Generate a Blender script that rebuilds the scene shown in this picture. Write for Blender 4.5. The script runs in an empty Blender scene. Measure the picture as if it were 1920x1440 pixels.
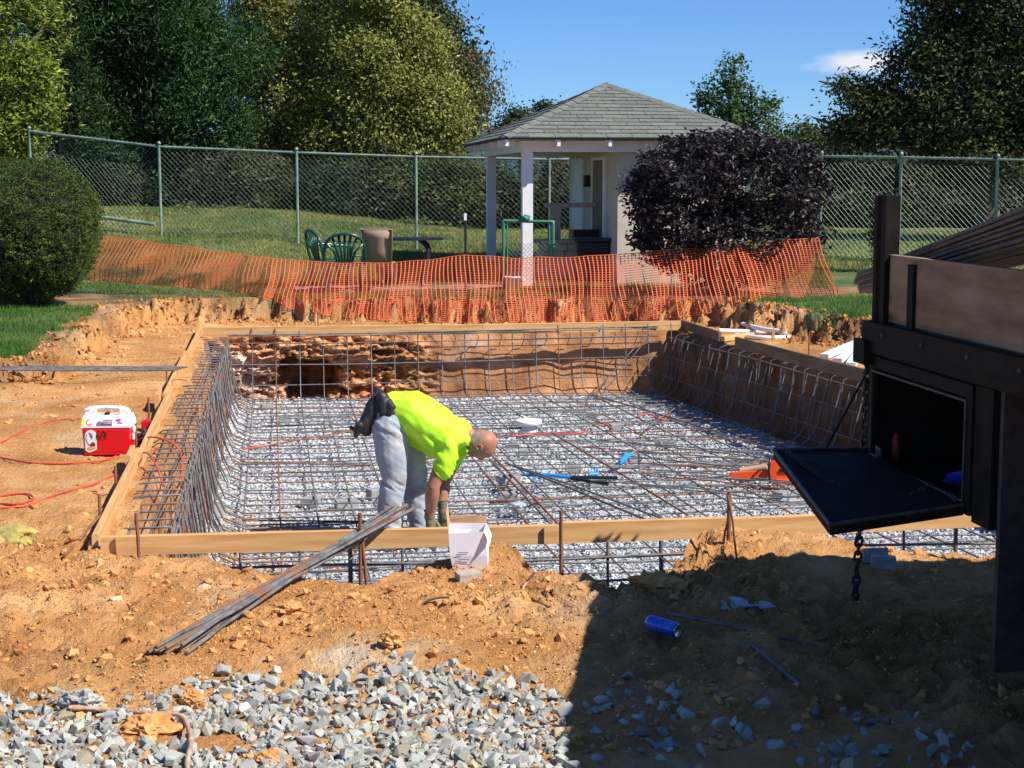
import bpy, bmesh, math, random
import numpy as np
from mathutils import Vector, Matrix

random.seed(7)
RNG = np.random.default_rng(11)
scene = bpy.context.scene
COL = scene.collection

# ------------------------------------------------------------------ camera
FPX, CAMZ, HORIZ = 3000.0, 2.0, 345.0
PITCH = math.atan((720 - HORIZ) / FPX)
cam_data = bpy.data.cameras.new('camera')
cam = bpy.data.objects.new('camera', cam_data)
COL.objects.link(cam)
cam.location = (0, 0, CAMZ)
cam.rotation_euler = (math.pi / 2 - PITCH, 0, 0)
cam_data.sensor_width = 36
cam_data.lens = FPX / 1920 * 36
cam_data.clip_start = 0.05
cam_data.clip_end = 6000
scene.camera = cam

# ------------------------------------------------------------------ light
SUNV = Vector((0.86, -0.42, 1.0)).normalized()
world = bpy.data.worlds.new('World')
scene.world = world
world.use_nodes = True
wn = world.node_tree
wn.nodes.clear()
w_out = wn.nodes.new('ShaderNodeOutputWorld')
w_bg = wn.nodes.new('ShaderNodeBackground')
w_sky = wn.nodes.new('ShaderNodeTexSky')
w_sky.sky_type = 'NISHITA'
w_sky.sun_disc = False
w_sky.sun_elevation = math.asin(SUNV.z)
w_sky.sun_rotation = math.atan2(SUNV.x, SUNV.y)
w_sky.air_density = 1.0
w_sky.altitude = 1500
w_sky.dust_density = 0.05
w_sky.ozone_density = 4.0
w_bg.inputs['Strength'].default_value = 0.074
# one small fair-weather cloud low over the right-hand trees (fixed direction in the sky)
w_tc = wn.nodes.new('ShaderNodeTexCoord')
w_map = wn.nodes.new('ShaderNodeMapping')
w_map.vector_type = 'POINT'
w_noise = wn.nodes.new('ShaderNodeTexNoise')
w_noise.inputs['Scale'].default_value = 30
w_noise.inputs['Detail'].default_value = 7
w_noise.inputs['Roughness'].default_value = 0.6
cd = Vector((0.213, 1.0, 0.0745)).normalized()
w_sub = wn.nodes.new('ShaderNodeVectorMath'); w_sub.operation = 'SUBTRACT'
w_sub.inputs[1].default_value = cd
w_scl = wn.nodes.new('ShaderNodeVectorMath'); w_scl.operation = 'MULTIPLY'
w_scl.inputs[1].default_value = (24, 24, 110)
w_len = wn.nodes.new('ShaderNodeVectorMath'); w_len.operation = 'LENGTH'
w_m1 = wn.nodes.new('ShaderNodeMath'); w_m1.operation = 'SUBTRACT'; w_m1.inputs[0].default_value = 1.0
w_m2 = wn.nodes.new('ShaderNodeMath'); w_m2.operation = 'ADD'
w_m3 = wn.nodes.new('ShaderNodeMapRange')
w_m3.inputs['From Min'].default_value = 0.66
w_m3.inputs['From Max'].default_value = 1.25
w_m3.inputs['To Max'].default_value = 0.85
w_mix = wn.nodes.new('ShaderNodeMix'); w_mix.data_type = 'RGBA'
w_mix.inputs['B'].default_value = (9.0, 8.8, 9.2, 1)
L = wn.links.new
L(w_tc.outputs['Generated'], w_sub.inputs[0])
L(w_sub.outputs[0], w_scl.inputs[0])
L(w_scl.outputs[0], w_len.inputs[0])
L(w_len.outputs['Value'], w_m1.inputs[1])
L(w_tc.outputs['Generated'], w_map.inputs['Vector'])
w_map.inputs['Scale'].default_value = (1, 1, 2.6)
L(w_map.outputs[0], w_noise.inputs['Vector'])
L(w_m1.outputs[0], w_m2.inputs[0])
L(w_noise.outputs['Fac'], w_m2.inputs[1])
L(w_m2.outputs[0], w_m3.inputs['Value'])
L(w_m3.outputs['Result'], w_mix.inputs['Factor'])
w_tint = wn.nodes.new('ShaderNodeMix'); w_tint.data_type = 'RGBA'; w_tint.blend_type = 'MULTIPLY'; w_tint.inputs['Factor'].default_value = 1
w_tint.inputs['B'].default_value = (.62, .90, 1.28, 1)
L(w_sky.outputs[0], w_tint.inputs['A'])
L(w_tint.outputs['Result'], w_mix.inputs['A'])
L(w_mix.outputs['Result'], w_bg.inputs['Color'])
L(w_bg.outputs[0], w_out.inputs[0])

sun_d = bpy.data.lights.new('sun', 'SUN')
sun_d.energy = 5.0
sun_d.angle = math.radians(0.5)
sun_d.color = (1.0, 0.955, 0.88)
sun = bpy.data.objects.new('sun', sun_d)
sun.rotation_euler = (-SUNV).to_track_quat('-Z', 'Y').to_euler()
sun.location = (10, -6, 20)
COL.objects.link(sun)

scene.render.engine = 'CYCLES'
scene.view_settings.view_transform = 'Standard'
scene.view_settings.look = 'None'
scene.view_settings.gamma = 1
scene.view_settings.exposure = 0.52
scene.view_settings.use_curve_mapping = False

# ------------------------------------------------------------------ pixel -> world (photo measured at 1920x1440)
cP, sP = math.cos(PITCH), math.sin(PITCH)
def ray(px, py):
    a, b = px - 960.0, 720.0 - py
    return Vector((a, FPX * cP + b * sP, -FPX * sP + b * cP))
def G(px, py, z):
    d = ray(px, py); t = (z - CAMZ) / d.z
    return Vector((d.x * t, d.y * t, z))
def P(px, py, Y):
    d = ray(px, py); t = Y / d.y
    return Vector((d.x * t, Y, CAMZ + d.z * t))

# pool frame
O2 = G(190, 1040, 0.05)
_n = math.hypot(1, 0.15)
EU = Vector((1 / _n, 0.15 / _n, 0)); EV = Vector((-0.15 / _n, 1 / _n, 0))
YAW = math.atan2(EU.y, EU.x)
def W(u, v, z=0.0):
    return Vector((O2.x + EU.x * u + EV.x * v, O2.y + EU.y * u + EV.y * v, z))
def UV(p):
    dx, dy = p[0] - O2.x, p[1] - O2.y
    return dx * EU.x + dy * EU.y, dx * EV.x + dy * EV.y
def uR(v):
    return 6.2 + (12 - min(max(v, 0), 12)) * 0.106

# ------------------------------------------------------------------ noise
def _hash(ix, iy, iz, seed):
    n = (ix.astype(np.int64) * 374761393 + iy.astype(np.int64) * 668265263 + iz.astype(np.int64) * 2147483647 + seed * 1274126177) & 0xffffffff
    n = ((n ^ (n >> 13)) * 1274126177) & 0xffffffff
    n = ((n ^ (n >> 16)) * 2246822519) & 0xffffffff
    return ((n ^ (n >> 15)) & 0xffffff) / float(0xffffff)
def vnoise(x, y, z=None, seed=0):
    x = np.asarray(x, float); y = np.asarray(y, float)
    z = np.zeros_like(x) if z is None else np.asarray(z, float)
    fx, fy, fz = np.floor(x), np.floor(y), np.floor(z)
    tx, ty, tz = x - fx, y - fy, z - fz
    tx, ty, tz = (t * t * (3 - 2 * t) for t in (tx, ty, tz))
    r = 0
    for i in (0, 1):
        for j in (0, 1):
            for k in (0, 1):
                w = (tx if i else 1 - tx) * (ty if j else 1 - ty) * (tz if k else 1 - tz)
                r = r + w * _hash(fx + i, fy + j, fz + k, seed)
    return r * 2 - 1
def fbm(x, y, z=None, oct=4, seed=0, gain=0.5):
    r = 0; a = 1; s = 1
    z = None if z is None else np.asarray(z)
    for o in range(oct):
        r = r + a * vnoise(np.asarray(x) * s, np.asarray(y) * s, None if z is None else z * s, seed + o * 17)
        a *= gain; s *= 2.03
    return r
def smooth01(t):
    t = np.clip(t, 0, 1); return t * t * (3 - 2 * t)

# ------------------------------------------------------------------ mesh helpers
def link_obj(name, me, parent=None):
    o = bpy.data.objects.new(name, me)
    COL.objects.link(o)
    if parent is not None: o.parent = parent
    return o
def tag(o, label=None, cat=None, group=None, kind=None):
    if label: o['label'] = label
    if cat: o['category'] = cat
    if group: o['group'] = group
    if kind: o['kind'] = kind
    return o
def empty(name, loc=(0, 0, 0), label=None, cat=None, group=None, rz=0):
    o = bpy.data.objects.new(name, None)
    COL.objects.link(o); o.location = loc; o.rotation_euler = (0, 0, rz)
    o.empty_display_size = 0.1
    return tag(o, label, cat, group)
def fast_mesh(name, V, F, mat=None, parent=None, col=None, smooth=False):
    """V (n,3), F (m,3|4) numpy; col (n,3) optional vertex tint"""
    V = np.asarray(V, np.float32); F = np.asarray(F, np.int32)
    me = bpy.data.meshes.new(name)
    k = F.shape[1]
    me.vertices.add(len(V)); me.vertices.foreach_set('co', V.ravel())
    me.loops.add(F.size); me.loops.foreach_set('vertex_index', F.ravel())
    me.polygons.add(len(F))
    me.polygons.foreach_set('loop_start', np.arange(0, F.size, k, dtype=np.int32))
    me.polygons.foreach_set('loop_total', np.full(len(F), k, np.int32))
    me.polygons.foreach_set('use_smooth', np.full(len(F), smooth, bool))
    me.update(calc_edges=True)
    if col is not None:
        a = me.color_attributes.new('vc', 'FLOAT_COLOR', 'POINT')
        c = np.ones((len(V), 4), np.float32); c[:, :3] = col
        a.data.foreach_set('color', c.ravel())
    if mat: me.materials.append(mat)
    return link_obj(name, me, parent)

class MB:
    """collects primitives, builds ONE mesh"""
    def __init__(s): s.v = []; s.f = []; s.sm = []
    def add(s, vs, fs, smooth=False):
        b = len(s.v); s.v += [tuple(p) for p in vs]
        for f in fs: s.f.append(tuple(i + b for i in f)); s.sm.append(smooth)
    def box(s, c, size, rot=None, taper=1.0, bevel=0.0):
        hx, hy, hz = (q / 2 for q in size)
        c = Vector(c)
        R = rot if rot is not None else Matrix.Identity(3)
        if bevel <= 0:
            vs = []
            for z in (-1, 1):
                t = 1 if z < 0 else taper
                for x, y in ((-1, -1), (1, -1), (1, 1), (-1, 1)):
                    vs.append(c + R @ Vector((x * hx * t, y * hy * t, z * hz)))
            s.add(vs, [(3, 2, 1, 0), (4, 5, 6, 7), (0, 1, 5, 4), (1, 2, 6, 5), (2, 3, 7, 6), (3, 0, 4, 7)])
        else:
            b = min(bevel, hx * .9, hy * .9, hz * .9)
            bm = bmesh.new(); bmesh.ops.create_cube(bm, size=1)
            for v in bm.verts: v.co = Vector((v.co.x * 2 * hx, v.co.y * 2 * hy, v.co.z * 2 * hz))
            bmesh.ops.bevel(bm, geom=bm.edges[:], offset=b, segments=2, affect='EDGES', profile=0.6)
            for v in bm.verts:
                if taper != 1.0:
                    t = 1 + (taper - 1) * (v.co.z / (2 * hz) + .5); v.co.x *= t; v.co.y *= t
            bm.verts.index_update()
            vs = [c + R @ v.co for v in bm.verts]
            fs = [[v.index for v in f.verts] for f in bm.faces]
            bm.free(); s.add(vs, fs)
        return s
    def tube(s, pts, r, n=8, caps=True, smooth=True):
        pts = [Vector(p) for p in pts]
        m = len(pts)
        rs = r if hasattr(r, '__len__') else [r] * m
        t0 = (pts[1] - pts[0]).normalized()
        a = Vector((0, 0, 1)) if abs(t0.z) < .9 else Vector((1, 0, 0))
        nrm = t0.cross(a).normalized()
        rings = []
        for i, p in enumerate(pts):
            t = (pts[min(i + 1, m - 1)] - pts[max(i - 1, 0)])
            t = t.normalized() if t.length > 1e-9 else t0
            nrm = (nrm - t * nrm.dot(t))
            nrm = nrm.normalized() if nrm.length > 1e-6 else t.orthogonal().normalized()
            bn = t.cross(nrm)
            rings.append([p + (nrm * math.cos(2 * math.pi * k / n) + bn * math.sin(2 * math.pi * k / n)) * rs[i] for k in range(n)])
        vs = [q for rg in rings for q in rg]
        fs = []
        for i in range(m - 1):
            for k in range(n):
                k2 = (k + 1) % n
                fs.append((i * n + k, i * n + k2, (i + 1) * n + k2, (i + 1) * n + k))
        s.add(vs, fs, smooth)
        if caps:
            s.add(rings[0], [tuple(reversed(range(n)))]); s.add(rings[-1], [tuple(range(n))])
        return s
    def lathe(s, prof, n=20, c=(0, 0, 0), rot=None, smooth=True):
        c = Vector(c); R = rot if rot is not None else Matrix.Identity(3)
        vs = []; fs = []
        for (r, z) in prof:
            for k in range(n):
                a = 2 * math.pi * k / n
                vs.append(c + R @ Vector((r * math.cos(a), r * math.sin(a), z)))
        for i in range(len(prof) - 1):
            for k in range(n):
                k2 = (k + 1) % n
                fs.append((i * n + k, i * n + k2, (i + 1) * n + k2, (i + 1) * n + k))
        fs.append(tuple(reversed(range(n)))); fs.append(tuple(range((len(prof) - 1) * n, len(prof) * n)))
        s.add(vs, fs, smooth)
        return s
    def poly(s, pts, thick=None):
        pts = [Vector(p) for p in pts]; n = len(pts)
        if thick is None:
            s.add(pts, [tuple(range(n))]); return s
        t = Vector(thick)
        vs = pts + [p + t for p in pts]
        fs = [tuple(reversed(range(n))), tuple(range(n, 2 * n))]
        for i in range(n):
            j = (i + 1) % n; fs.append((i, j, j + n, i + n))
        s.add(vs, fs); return s
    def strip(s, rows, thick=None, smooth=True):
        """rows: list of equal-length point rows; optional thickness vector"""
        m, n = len(rows), len(rows[0])
        vs = [Vector(p) for r in rows for p in r]
        fs = [(i * n + j, i * n + j + 1, (i + 1) * n + j + 1, (i + 1) * n + j) for i in range(m - 1) for j in range(n - 1)]
        if thick is not None:
            t = Vector(thick); b = len(vs)
            vs = vs + [v + t for v in vs]
            fs2 = [tuple(reversed([k + b for k in f])) for f in fs]
            edge = []
            for i in range(m - 1):
                edge.append((i * n, (i + 1) * n, (i + 1) * n + b, i * n + b))
                edge.append(((i + 1) * n + n - 1, i * n + n - 1, i * n + n - 1 + b, (i + 1) * n + n - 1 + b))
            for j in range(n - 1):
                edge.append((j + 1, j, j + b, j + 1 + b))
                edge.append(((m - 1) * n + j, (m - 1) * n + j + 1, (m - 1) * n + j + 1 + b, (m - 1) * n + j + b))
            fs = fs + fs2 + edge
        s.add(vs, fs, smooth); return s
    def build(s, name, mat, parent=None, origin=None):
        me = bpy.data.meshes.new(name)
        o = Vector(origin) if origin is not None else Vector((0, 0, 0))
        me.from_pydata([tuple(Vector(p) - o) for p in s.v], [], s.f)
        me.polygons.foreach_set('use_smooth', s.sm)
        me.validate(); me.update()
        if mat: me.materials.append(mat)
        ob = link_obj(name, me, parent)
        if origin is not None: ob.location = o
        return ob
def rotz(a): return Matrix.Rotation(a, 3, 'Z')
def place_local(o, parent):
    """keep world placement of geometry written in world coords under a moved empty"""
    o.parent = parent; o.location = o.location - parent.location
    return o
def wp(mb, name, mat, root):
    """build from world coordinates as child of root (root unrotated)"""
    o = mb.build(name, mat); o.parent = root
    o.data.transform(Matrix.Translation(-root.location))
    return o

# ------------------------------------------------------------------ materials
def mat(name, c1, c2=None, c3=None, scale=5.0, rough=0.7, bump=0.0, bscale=None, metal=0.0, spec=0.5, vc=False,
        stretch=(1, 1, 1), detail=6, spot=None, dist=0.01, trans=0.0, coords='Object', bias=(0.35, 0.65), coat=0.0):
    m = bpy.data.materials.new(name); m.use_nodes = True
    nt = m.node_tree; n = nt.nodes; lk = nt.links.new
    bs = n['Principled BSDF']
    bs.inputs['Roughness'].default_value = rough
    bs.inputs['Metallic'].default_value = metal
    bs.inputs['Specular IOR Level'].default_value = spec
    if coat: bs.inputs['Coat Weight'].default_value = coat
    out = None
    if c2 is not None or bump:
        tc = n.new('ShaderNodeTexCoord'); mp = n.new('ShaderNodeMapping')
        mp.inputs['Scale'].default_value = stretch
        lk(tc.outputs[coords], mp.inputs['Vector'])
    if c2 is not None:
        nz = n.new('ShaderNodeTexNoise'); nz.inputs['Scale'].default_value = scale
        nz.inputs['Detail'].default_value = detail; nz.inputs['Roughness'].default_value = 0.6
        lk(mp.outputs[0], nz.inputs['Vector'])
        cr = n.new('ShaderNodeValToRGB')
        cr.color_ramp.elements[0].position = bias[0]; cr.color_ramp.elements[1].position = bias[1]
        cr.color_ramp.elements[0].color = (*c1, 1); cr.color_ramp.elements[1].color = (*c2, 1)
        if c3 is not None:
            e = cr.color_ramp.elements.new((bias[0] + bias[1]) / 2); e.color = (*c3, 1)
        lk(nz.outputs['Fac'], cr.inputs['Fac'])
        out = cr.outputs['Color']
    if spot is not None:      # (colour, scale, low, high)
        n2 = n.new('ShaderNodeTexNoise'); n2.inputs['Scale'].default_value = spot[1]; n2.inputs['Detail'].default_value = 4
        lk(mp.outputs[0], n2.inputs['Vector'])
        mr = n.new('ShaderNodeMapRange'); mr.inputs['From Min'].default_value = spot[2]; mr.inputs['From Max'].default_value = spot[3]
        lk(n2.outputs['Fac'], mr.inputs['Value'])
        mx = n.new('ShaderNodeMix'); mx.data_type = 'RGBA'
        lk(mr.outputs['Result'], mx.inputs['Factor']); lk(out, mx.inputs['A']); mx.inputs['B'].default_value = (*spot[0], 1)
        out = mx.outputs['Result']
    if vc:
        at = n.new('ShaderNodeAttribute'); at.attribute_name = 'vc'
        mx = n.new('ShaderNodeMix'); mx.data_type = 'RGBA'; mx.blend_type = 'MULTIPLY'
        mx.inputs['Factor'].default_value = 1
        if out is None: mx.inputs['A'].default_value = (*c1, 1)
        else: lk(out, mx.inputs['A'])
        lk(at.outputs['Color'], mx.inputs['B'])
        out = mx.outputs['Result']
    if out is None: bs.inputs['Base Color'].default_value = (*c1, 1)
    else: lk(out, bs.inputs['Base Color'])
    if bump:
        nb = n.new('ShaderNodeTexNoise'); nb.inputs['Scale'].default_value = bscale or scale * 4; nb.inputs['Detail'].default_value = 8
        nb.inputs['Roughness'].default_value = 0.65
        lk(mp.outputs[0], nb.inputs['Vector'])
        bp = n.new('ShaderNodeBump'); bp.inputs['Strength'].default_value = bump; bp.inputs['Distance'].default_value = dist
        lk(nb.outputs['Fac'], bp.inputs['Height']); lk(bp.outputs[0], bs.inputs['Normal'])
    if trans:
        tr = n.new('ShaderNodeBsdfTranslucent')
        if out is None: tr.inputs['Color'].default_value = (*c1, 1)
        else: lk(out, tr.inputs['Color'])
        ms = n.new('ShaderNodeMixShader'); ms.inputs[0].default_value = trans
        lk(bs.outputs[0], ms.inputs[1]); lk(tr.outputs[0], ms.inputs[2])
        lk(ms.outputs[0], n['Material Output'].inputs['Surface'])
    return m

M = {}
M['soil'] = mat('orange_soil', (.50, .225, .075), (.72, .40, .16), (.61, .305, .11), scale=2.2, rough=.95, bump=1.0, bscale=30, dist=.045, spec=.15,
                spot=((.60, .42, .25), 1.1, .58, .78), coords='Object', vc=True)
M['clod'] = mat('soil_clod', (.50, .225, .075), (.70, .385, .15), scale=6, rough=.95, bump=.6, bscale=60, spec=.15, vc=True)
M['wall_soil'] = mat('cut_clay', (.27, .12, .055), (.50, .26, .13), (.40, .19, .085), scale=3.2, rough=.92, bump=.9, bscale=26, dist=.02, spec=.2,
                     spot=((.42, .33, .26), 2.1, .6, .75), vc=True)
M['mulch'] = mat('brown_mulch', (.17, .10, .06), (.33, .21, .13), scale=20, rough=.95, bump=1, bscale=60, dist=.02, spec=.1, vc=True)
M['lawn'] = mat('lawn_grass', (.165, .20, .05), (.31, .32, .11), (.235, .255, .075), scale=2.6, rough=.9, bump=1, bscale=60, dist=.03, spec=.1,
                spot=((.24, .24, .09), 1.3, .55, .8), vc=True)
M['blade'] = mat('grass_blade', (.10, .19, .03), rough=.6, spec=.3, vc=True, trans=.25)
M['gravel'] = mat('white_gravel', (.46, .47, .49), (.60, .61, .62), scale=14, rough=.85, bump=.5, bscale=50, spec=.3, vc=True)
M['gravelbed'] = mat('gravel_bed_dust', (.42, .42, .43), (.62, .62, .62), scale=30, rough=.9, bump=1, bscale=40, dist=.03)
M['stone'] = mat('grey_crushed_stone', (.27, .28, .25), (.46, .45, .40), scale=16, rough=.8, bump=.35, bscale=70, spec=.35, vc=True)
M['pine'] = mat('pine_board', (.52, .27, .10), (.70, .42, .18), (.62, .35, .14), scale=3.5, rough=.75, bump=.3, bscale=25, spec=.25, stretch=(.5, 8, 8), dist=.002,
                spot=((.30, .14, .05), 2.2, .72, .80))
M['pine_dark'] = mat('shade_darkened_board', (.13, .075, .04), (.22, .135, .075), scale=4, rough=.85, bump=.3, bscale=25, stretch=(.6, 3, 3))  # darker copy of pine: the right side's shade is put into the colour
M['bar'] = mat('grey_steel_rebar', (.10, .097, .097), (.235, .235, .235), scale=12, rough=.6, metal=.2, spec=.3, spot=((.27, .13, .07), 5, .56, .68), bump=.4, bscale=120, dist=.002)
M['rust'] = mat('rusty_rebar', (.20, .075, .03), (.32, .15, .08), scale=14, rough=.8, metal=.2, bump=.4, bscale=100, dist=.002)
M['black_steel'] = mat('black_steel', (.009, .008, .007), (.018, .015, .012), scale=9, rough=.75, metal=0, spec=.12, bump=.1, bscale=40)
M['load'] = mat('bundled_rebar', (.07, .06, .055), (.15, .12, .10), scale=9, rough=.6, metal=.4, bump=.3, bscale=90)
M['old_board'] = mat('weathered_plank', (.17, .12, .07), (.33, .25, .16), (.25, .18, .11), scale=4, rough=.85, bump=.7, bscale=14, dist=.004, stretch=(2.4, .35, 2.4),
                     spot=((.055, .04, .03), 3.2, .60, .72), spec=.15)
M['white_paint'] = mat('white_paint', (.74, .73, .71), (.82, .81, .80), scale=5, rough=.6)
M['stucco'] = mat('cream_stucco', (.50, .44, .36), (.58, .52, .43), scale=4, rough=.9, bump=.4, bscale=60)
M['shingle'] = mat('grey_green_shingle', (.125, .135, .12), (.20, .21, .185), scale=18, rough=.95, bump=.5, bscale=120, spec=.15, vc=True)
M['roofdeck'] = mat('roof_felt', (.06, .06, .06), rough=.95)
M['bark'] = mat('bark', (.07, .05, .035), (.16, .12, .09), scale=9, rough=.95, bump=.8, bscale=14, stretch=(3, 3, .6))
M['birch'] = mat('pale_bark', (.42, .38, .32), (.60, .56, .50), scale=6, rough=.9, bump=.4, bscale=14)
M['wire'] = mat('green_galvanised_wire', (.20, .25, .20), rough=.4, metal=.3)
M['post'] = mat('green_fence_post', (.14, .23, .16), (.32, .38, .31), scale=6, rough=.5, metal=.2)
M['net'] = mat('orange_plastic_net', (.88, .22, .09), rough=.45, spec=.5, trans=.3)
M['gplastic'] = mat('green_plastic', (.003, .06, .042), rough=.3, spec=.6)
M['tan'] = mat('tan_sling', (.30, .21, .13), (.36, .26, .17), scale=30, rough=.8)
M['dark'] = mat('dark_plastic', (.012, .013, .017), rough=.35)
M['bluegrey'] = mat('slate_blue_metal', (.02, .022, .035), rough=.35, metal=.3)
M['gpipe'] = mat('green_pipe', (.035, .16, .10), (.07, .24, .16), scale=8, rough=.4)
M['whitepvc'] = mat('white_pvc', (.80, .80, .80), rough=.35)
M['red'] = mat('red_plastic', (.70, .003, .012), rough=.3, spec=.5)
M['whitep'] = mat('white_plastic', (.82, .81, .80), rough=.35)
M['blackr'] = mat('black_rubber', (.02, .02, .022), (.04, .04, .042), scale=20, rough=.7, bump=.3, bscale=60)
M['concrete'] = mat('concrete_block', (.24, .24, .245), (.38, .38, .38), scale=18, rough=.9, bump=.5, bscale=70)
M['brick_tan'] = mat('tan_concrete_brick', (.36, .31, .25), (.50, .44, .36), scale=12, rough=.9, bump=.5, bscale=60)
M['cord'] = mat('orange_red_cord', (.62, .06, .03), rough=.5)
M['card'] = mat('brown_card', (.52, .30, .17), (.60, .36, .21), scale=6, rough=.85)
M['cardw'] = mat('white_card', (.78, .76, .80), (.84, .82, .85), scale=5, rough=.6)
M['ink'] = mat('printed_ink', (.16, .13, .17), rough=.7)
M['chain'] = mat('dark_chain', (.03, .028, .028), (.07, .06, .055), scale=30, rough=.5, metal=.6)
M['orange'] = mat('orange_saw_plastic', (.80, .09, .015), rough=.35)
M['blue'] = mat('bright_blue_plastic', (.02, .30, .75), rough=.4)
M['root'] = mat('peeled_root', (.36, .20, .13), (.58, .40, .30), scale=14, rough=.9, bump=.6, bscale=40)
def leafmat(nm, c, tr=.3, rough=.55, spec=.35):
    return mat(nm, c, rough=rough, spec=spec, vc=True, trans=tr)
M['leaf'] = leafmat('leaf', (1, 1, 1), .28)
M['leaf_dark'] = leafmat('purple_leaf', (1, 1, 1), .05, .5, .35)
# ================================================================== GROUND
FLOORZ = -0.76
# lawn edge (top of the cut bank), measured in the photo: px, py, z
EDGE = [(-900, 740, .3), (-300, 700, .3), (0, 676, .3), (60, 668, .3), (110, 640, .33), (150, 600, .40), (235, 566, .42), (330, 561, .42), (450, 560, .42), (600, 562, .40),
        (800, 562, .40), (1000, 562, .40), (1250, 562, .40), (1380, 566, .44), (1432, 571, .47), (1470, 577, .44), (1550, 592, .43),
        (1620, 600, .42), (1750, 610, .42), (1950, 625, .42), (3200, 700, .42)]
EW = np.array([[*G(a, b, z).xy] for a, b, z in EDGE])
EWZ = np.array([e[2] for e in EDGE])
def edge_info(x, y):
    """signed distance (positive on the lawn side) and height of the nearest lawn edge"""
    best = np.full(x.shape, 1e9); sg = np.ones(x.shape); hz = np.zeros(x.shape)
    for i in range(len(EW) - 1):
        ax, ay = EW[i]; bx, by = EW[i + 1]
        dx, dy = bx - ax, by - ay
        L2 = dx * dx + dy * dy
        t = np.clip(((x - ax) * dx + (y - ay) * dy) / L2, 0, 1)
        qx, qy = ax + t * dx, ay + t * dy
        d = np.hypot(x - qx, y - qy)
        side = (dx * (y - ay) - dy * (x - ax))
        m = d < best - 1e-9
        best = np.where(m, d, best); sg = np.where(m, np.sign(side), sg)
        hz = np.where(m, EWZ[i] * (1 - t) + EWZ[i + 1] * t, hz)
    return best * sg, hz
# near pit edge, measured in the photo
NE = [(190, 1042), (380, 1043), (450, 1060), (560, 1078), (640, 1098), (700, 1098), (760, 1078), (840, 1064), (940, 1048), (1000, 1080), (1060, 1100),
      (1160, 1106), (1195, 1092), (1250, 1066), (1330, 1024), (1400, 1012), (1550, 1012), (1600, 1026), (1700, 1036), (1850, 1040), (2300, 1040)]
NEU = np.array([UV(G(a, b, .06)) for a, b in NE])
def nearE(u):
    return np.interp(u, NEU[:, 0], NEU[:, 1], left=0, right=NEU[-1, 1])
def sdfH(x, y, fine=True):
    x = np.asarray(x, float); y = np.asarray(y, float)
    d, ez = edge_info(x, y)
    dn = d + .17 * fbm(x * 1.3, y * 1.3, oct=3, seed=5) + .13 * fbm(x * 6, y * 6, oct=4, seed=6, gain=.7)
    k = smooth01((dn + .24) / .32)
    A = np.interp(x, [-9, -5, -1, 3, 10], [1.05, .95, .5, .5, .5])
    far = np.clip((y - 23.5) / 12, 0, 1)
    lawn = np.where(y > 22, .41, ez) + A * smooth01(far) - .35 * smooth01((y - 60) / 60) - .02 * np.maximum(np.hypot(x, y) - 120, 0) ** .5
    lawn = lawn + .02 * fbm(x * .8, y * .8, oct=2, seed=9)
    u = (x - O2.x) * EU.x + (y - O2.y) * EU.y; v = (x - O2.x) * EV.x + (y - O2.y) * EV.y
    shelf = .055 + .05 * smooth01((v - 1) / 10) - .05 * smooth01((-v - .8) / 2)
    rough_ = np.clip(1.0 - .75 * smooth01(v / 2.0), .25, 1)
    # mounds of spoil beside the front edge
    for (mx, my, mr, mh) in MOUNDS:
        shelf = shelf + mh * np.exp(-((x - mx) ** 2 + (y - my) ** 2) / (mr * mr))
    nz = .030 * fbm(x * 1.4, y * 1.4, oct=3, seed=21)
    b1 = np.abs(fbm(x * 5.5, y * 5.5, oct=4, seed=31))
    b2 = np.abs(fbm(x * 17, y * 17, oct=3, seed=33))
    amp = .35 + .65 * smooth01(fbm(x * .9, y * .9, oct=2, seed=44) * .9 + .5)
    nz = nz + rough_ * amp * (.062 * (b1 - .25) + .042 * (b2 - .25)) + np.where(v < 1.5, .010 * (np.abs(fbm(x * 42, y * 42, oct=2, seed=35)) - .3), 0)
    shelf = shelf + nz
    bank = (k > .02) & (k < .98)
    h = shelf * (1 - k) + lawn * k
    h = h + np.where(bank, .115 * (np.abs(fbm(x * 3.3, y * 3.3, oct=5, seed=51, gain=.62)) - .25), 0) * np.sin(np.pi * np.clip(k, 0, 1))
    return h, d, k
MOUNDS = []
for (a, b, r, h) in [(940, 1062, .22, .05), (1330, 1040, .2, .05), (1450, 1040, .5, .07), (640, 1190, .4, .05), (720, 1230, .35, .06), (500, 1160, .5, .03), (140, 1120, .5, .03)]:
    g = G(a, b, .05); MOUNDS.append((g.x, g.y, r, h))
def H(x, y):
    h, d, k = sdfH(np.array([x]), np.array([y]))
    return float(h[0])
def on(px, py, dz=0.0):
    z = .05
    for _ in range(4):
        p = G(px, py, z); z = H(p.x, p.y) + dz
    return G(px, py, z)

def geo(a, b, n, p=2.2):
    t = np.linspace(0, 1, n + 1)[1:]
    return a + (b - a) * t ** p
ul = np.concatenate([geo(-4, -1500, 34, 4.2)[::-1], np.arange(-4, 8.001, .0265), geo(8, 1500, 34, 4.2)])
vl = np.concatenate([geo(-3.2, -14, 14)[::-1], np.arange(-3.2, -.0001, .020), np.arange(0, 11.4, .06), np.arange(11.4, 15.2, .035), geo(15.165, 2600, 84, 3.6)])
vl[np.argmin(abs(vl))] = 0.0
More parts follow.
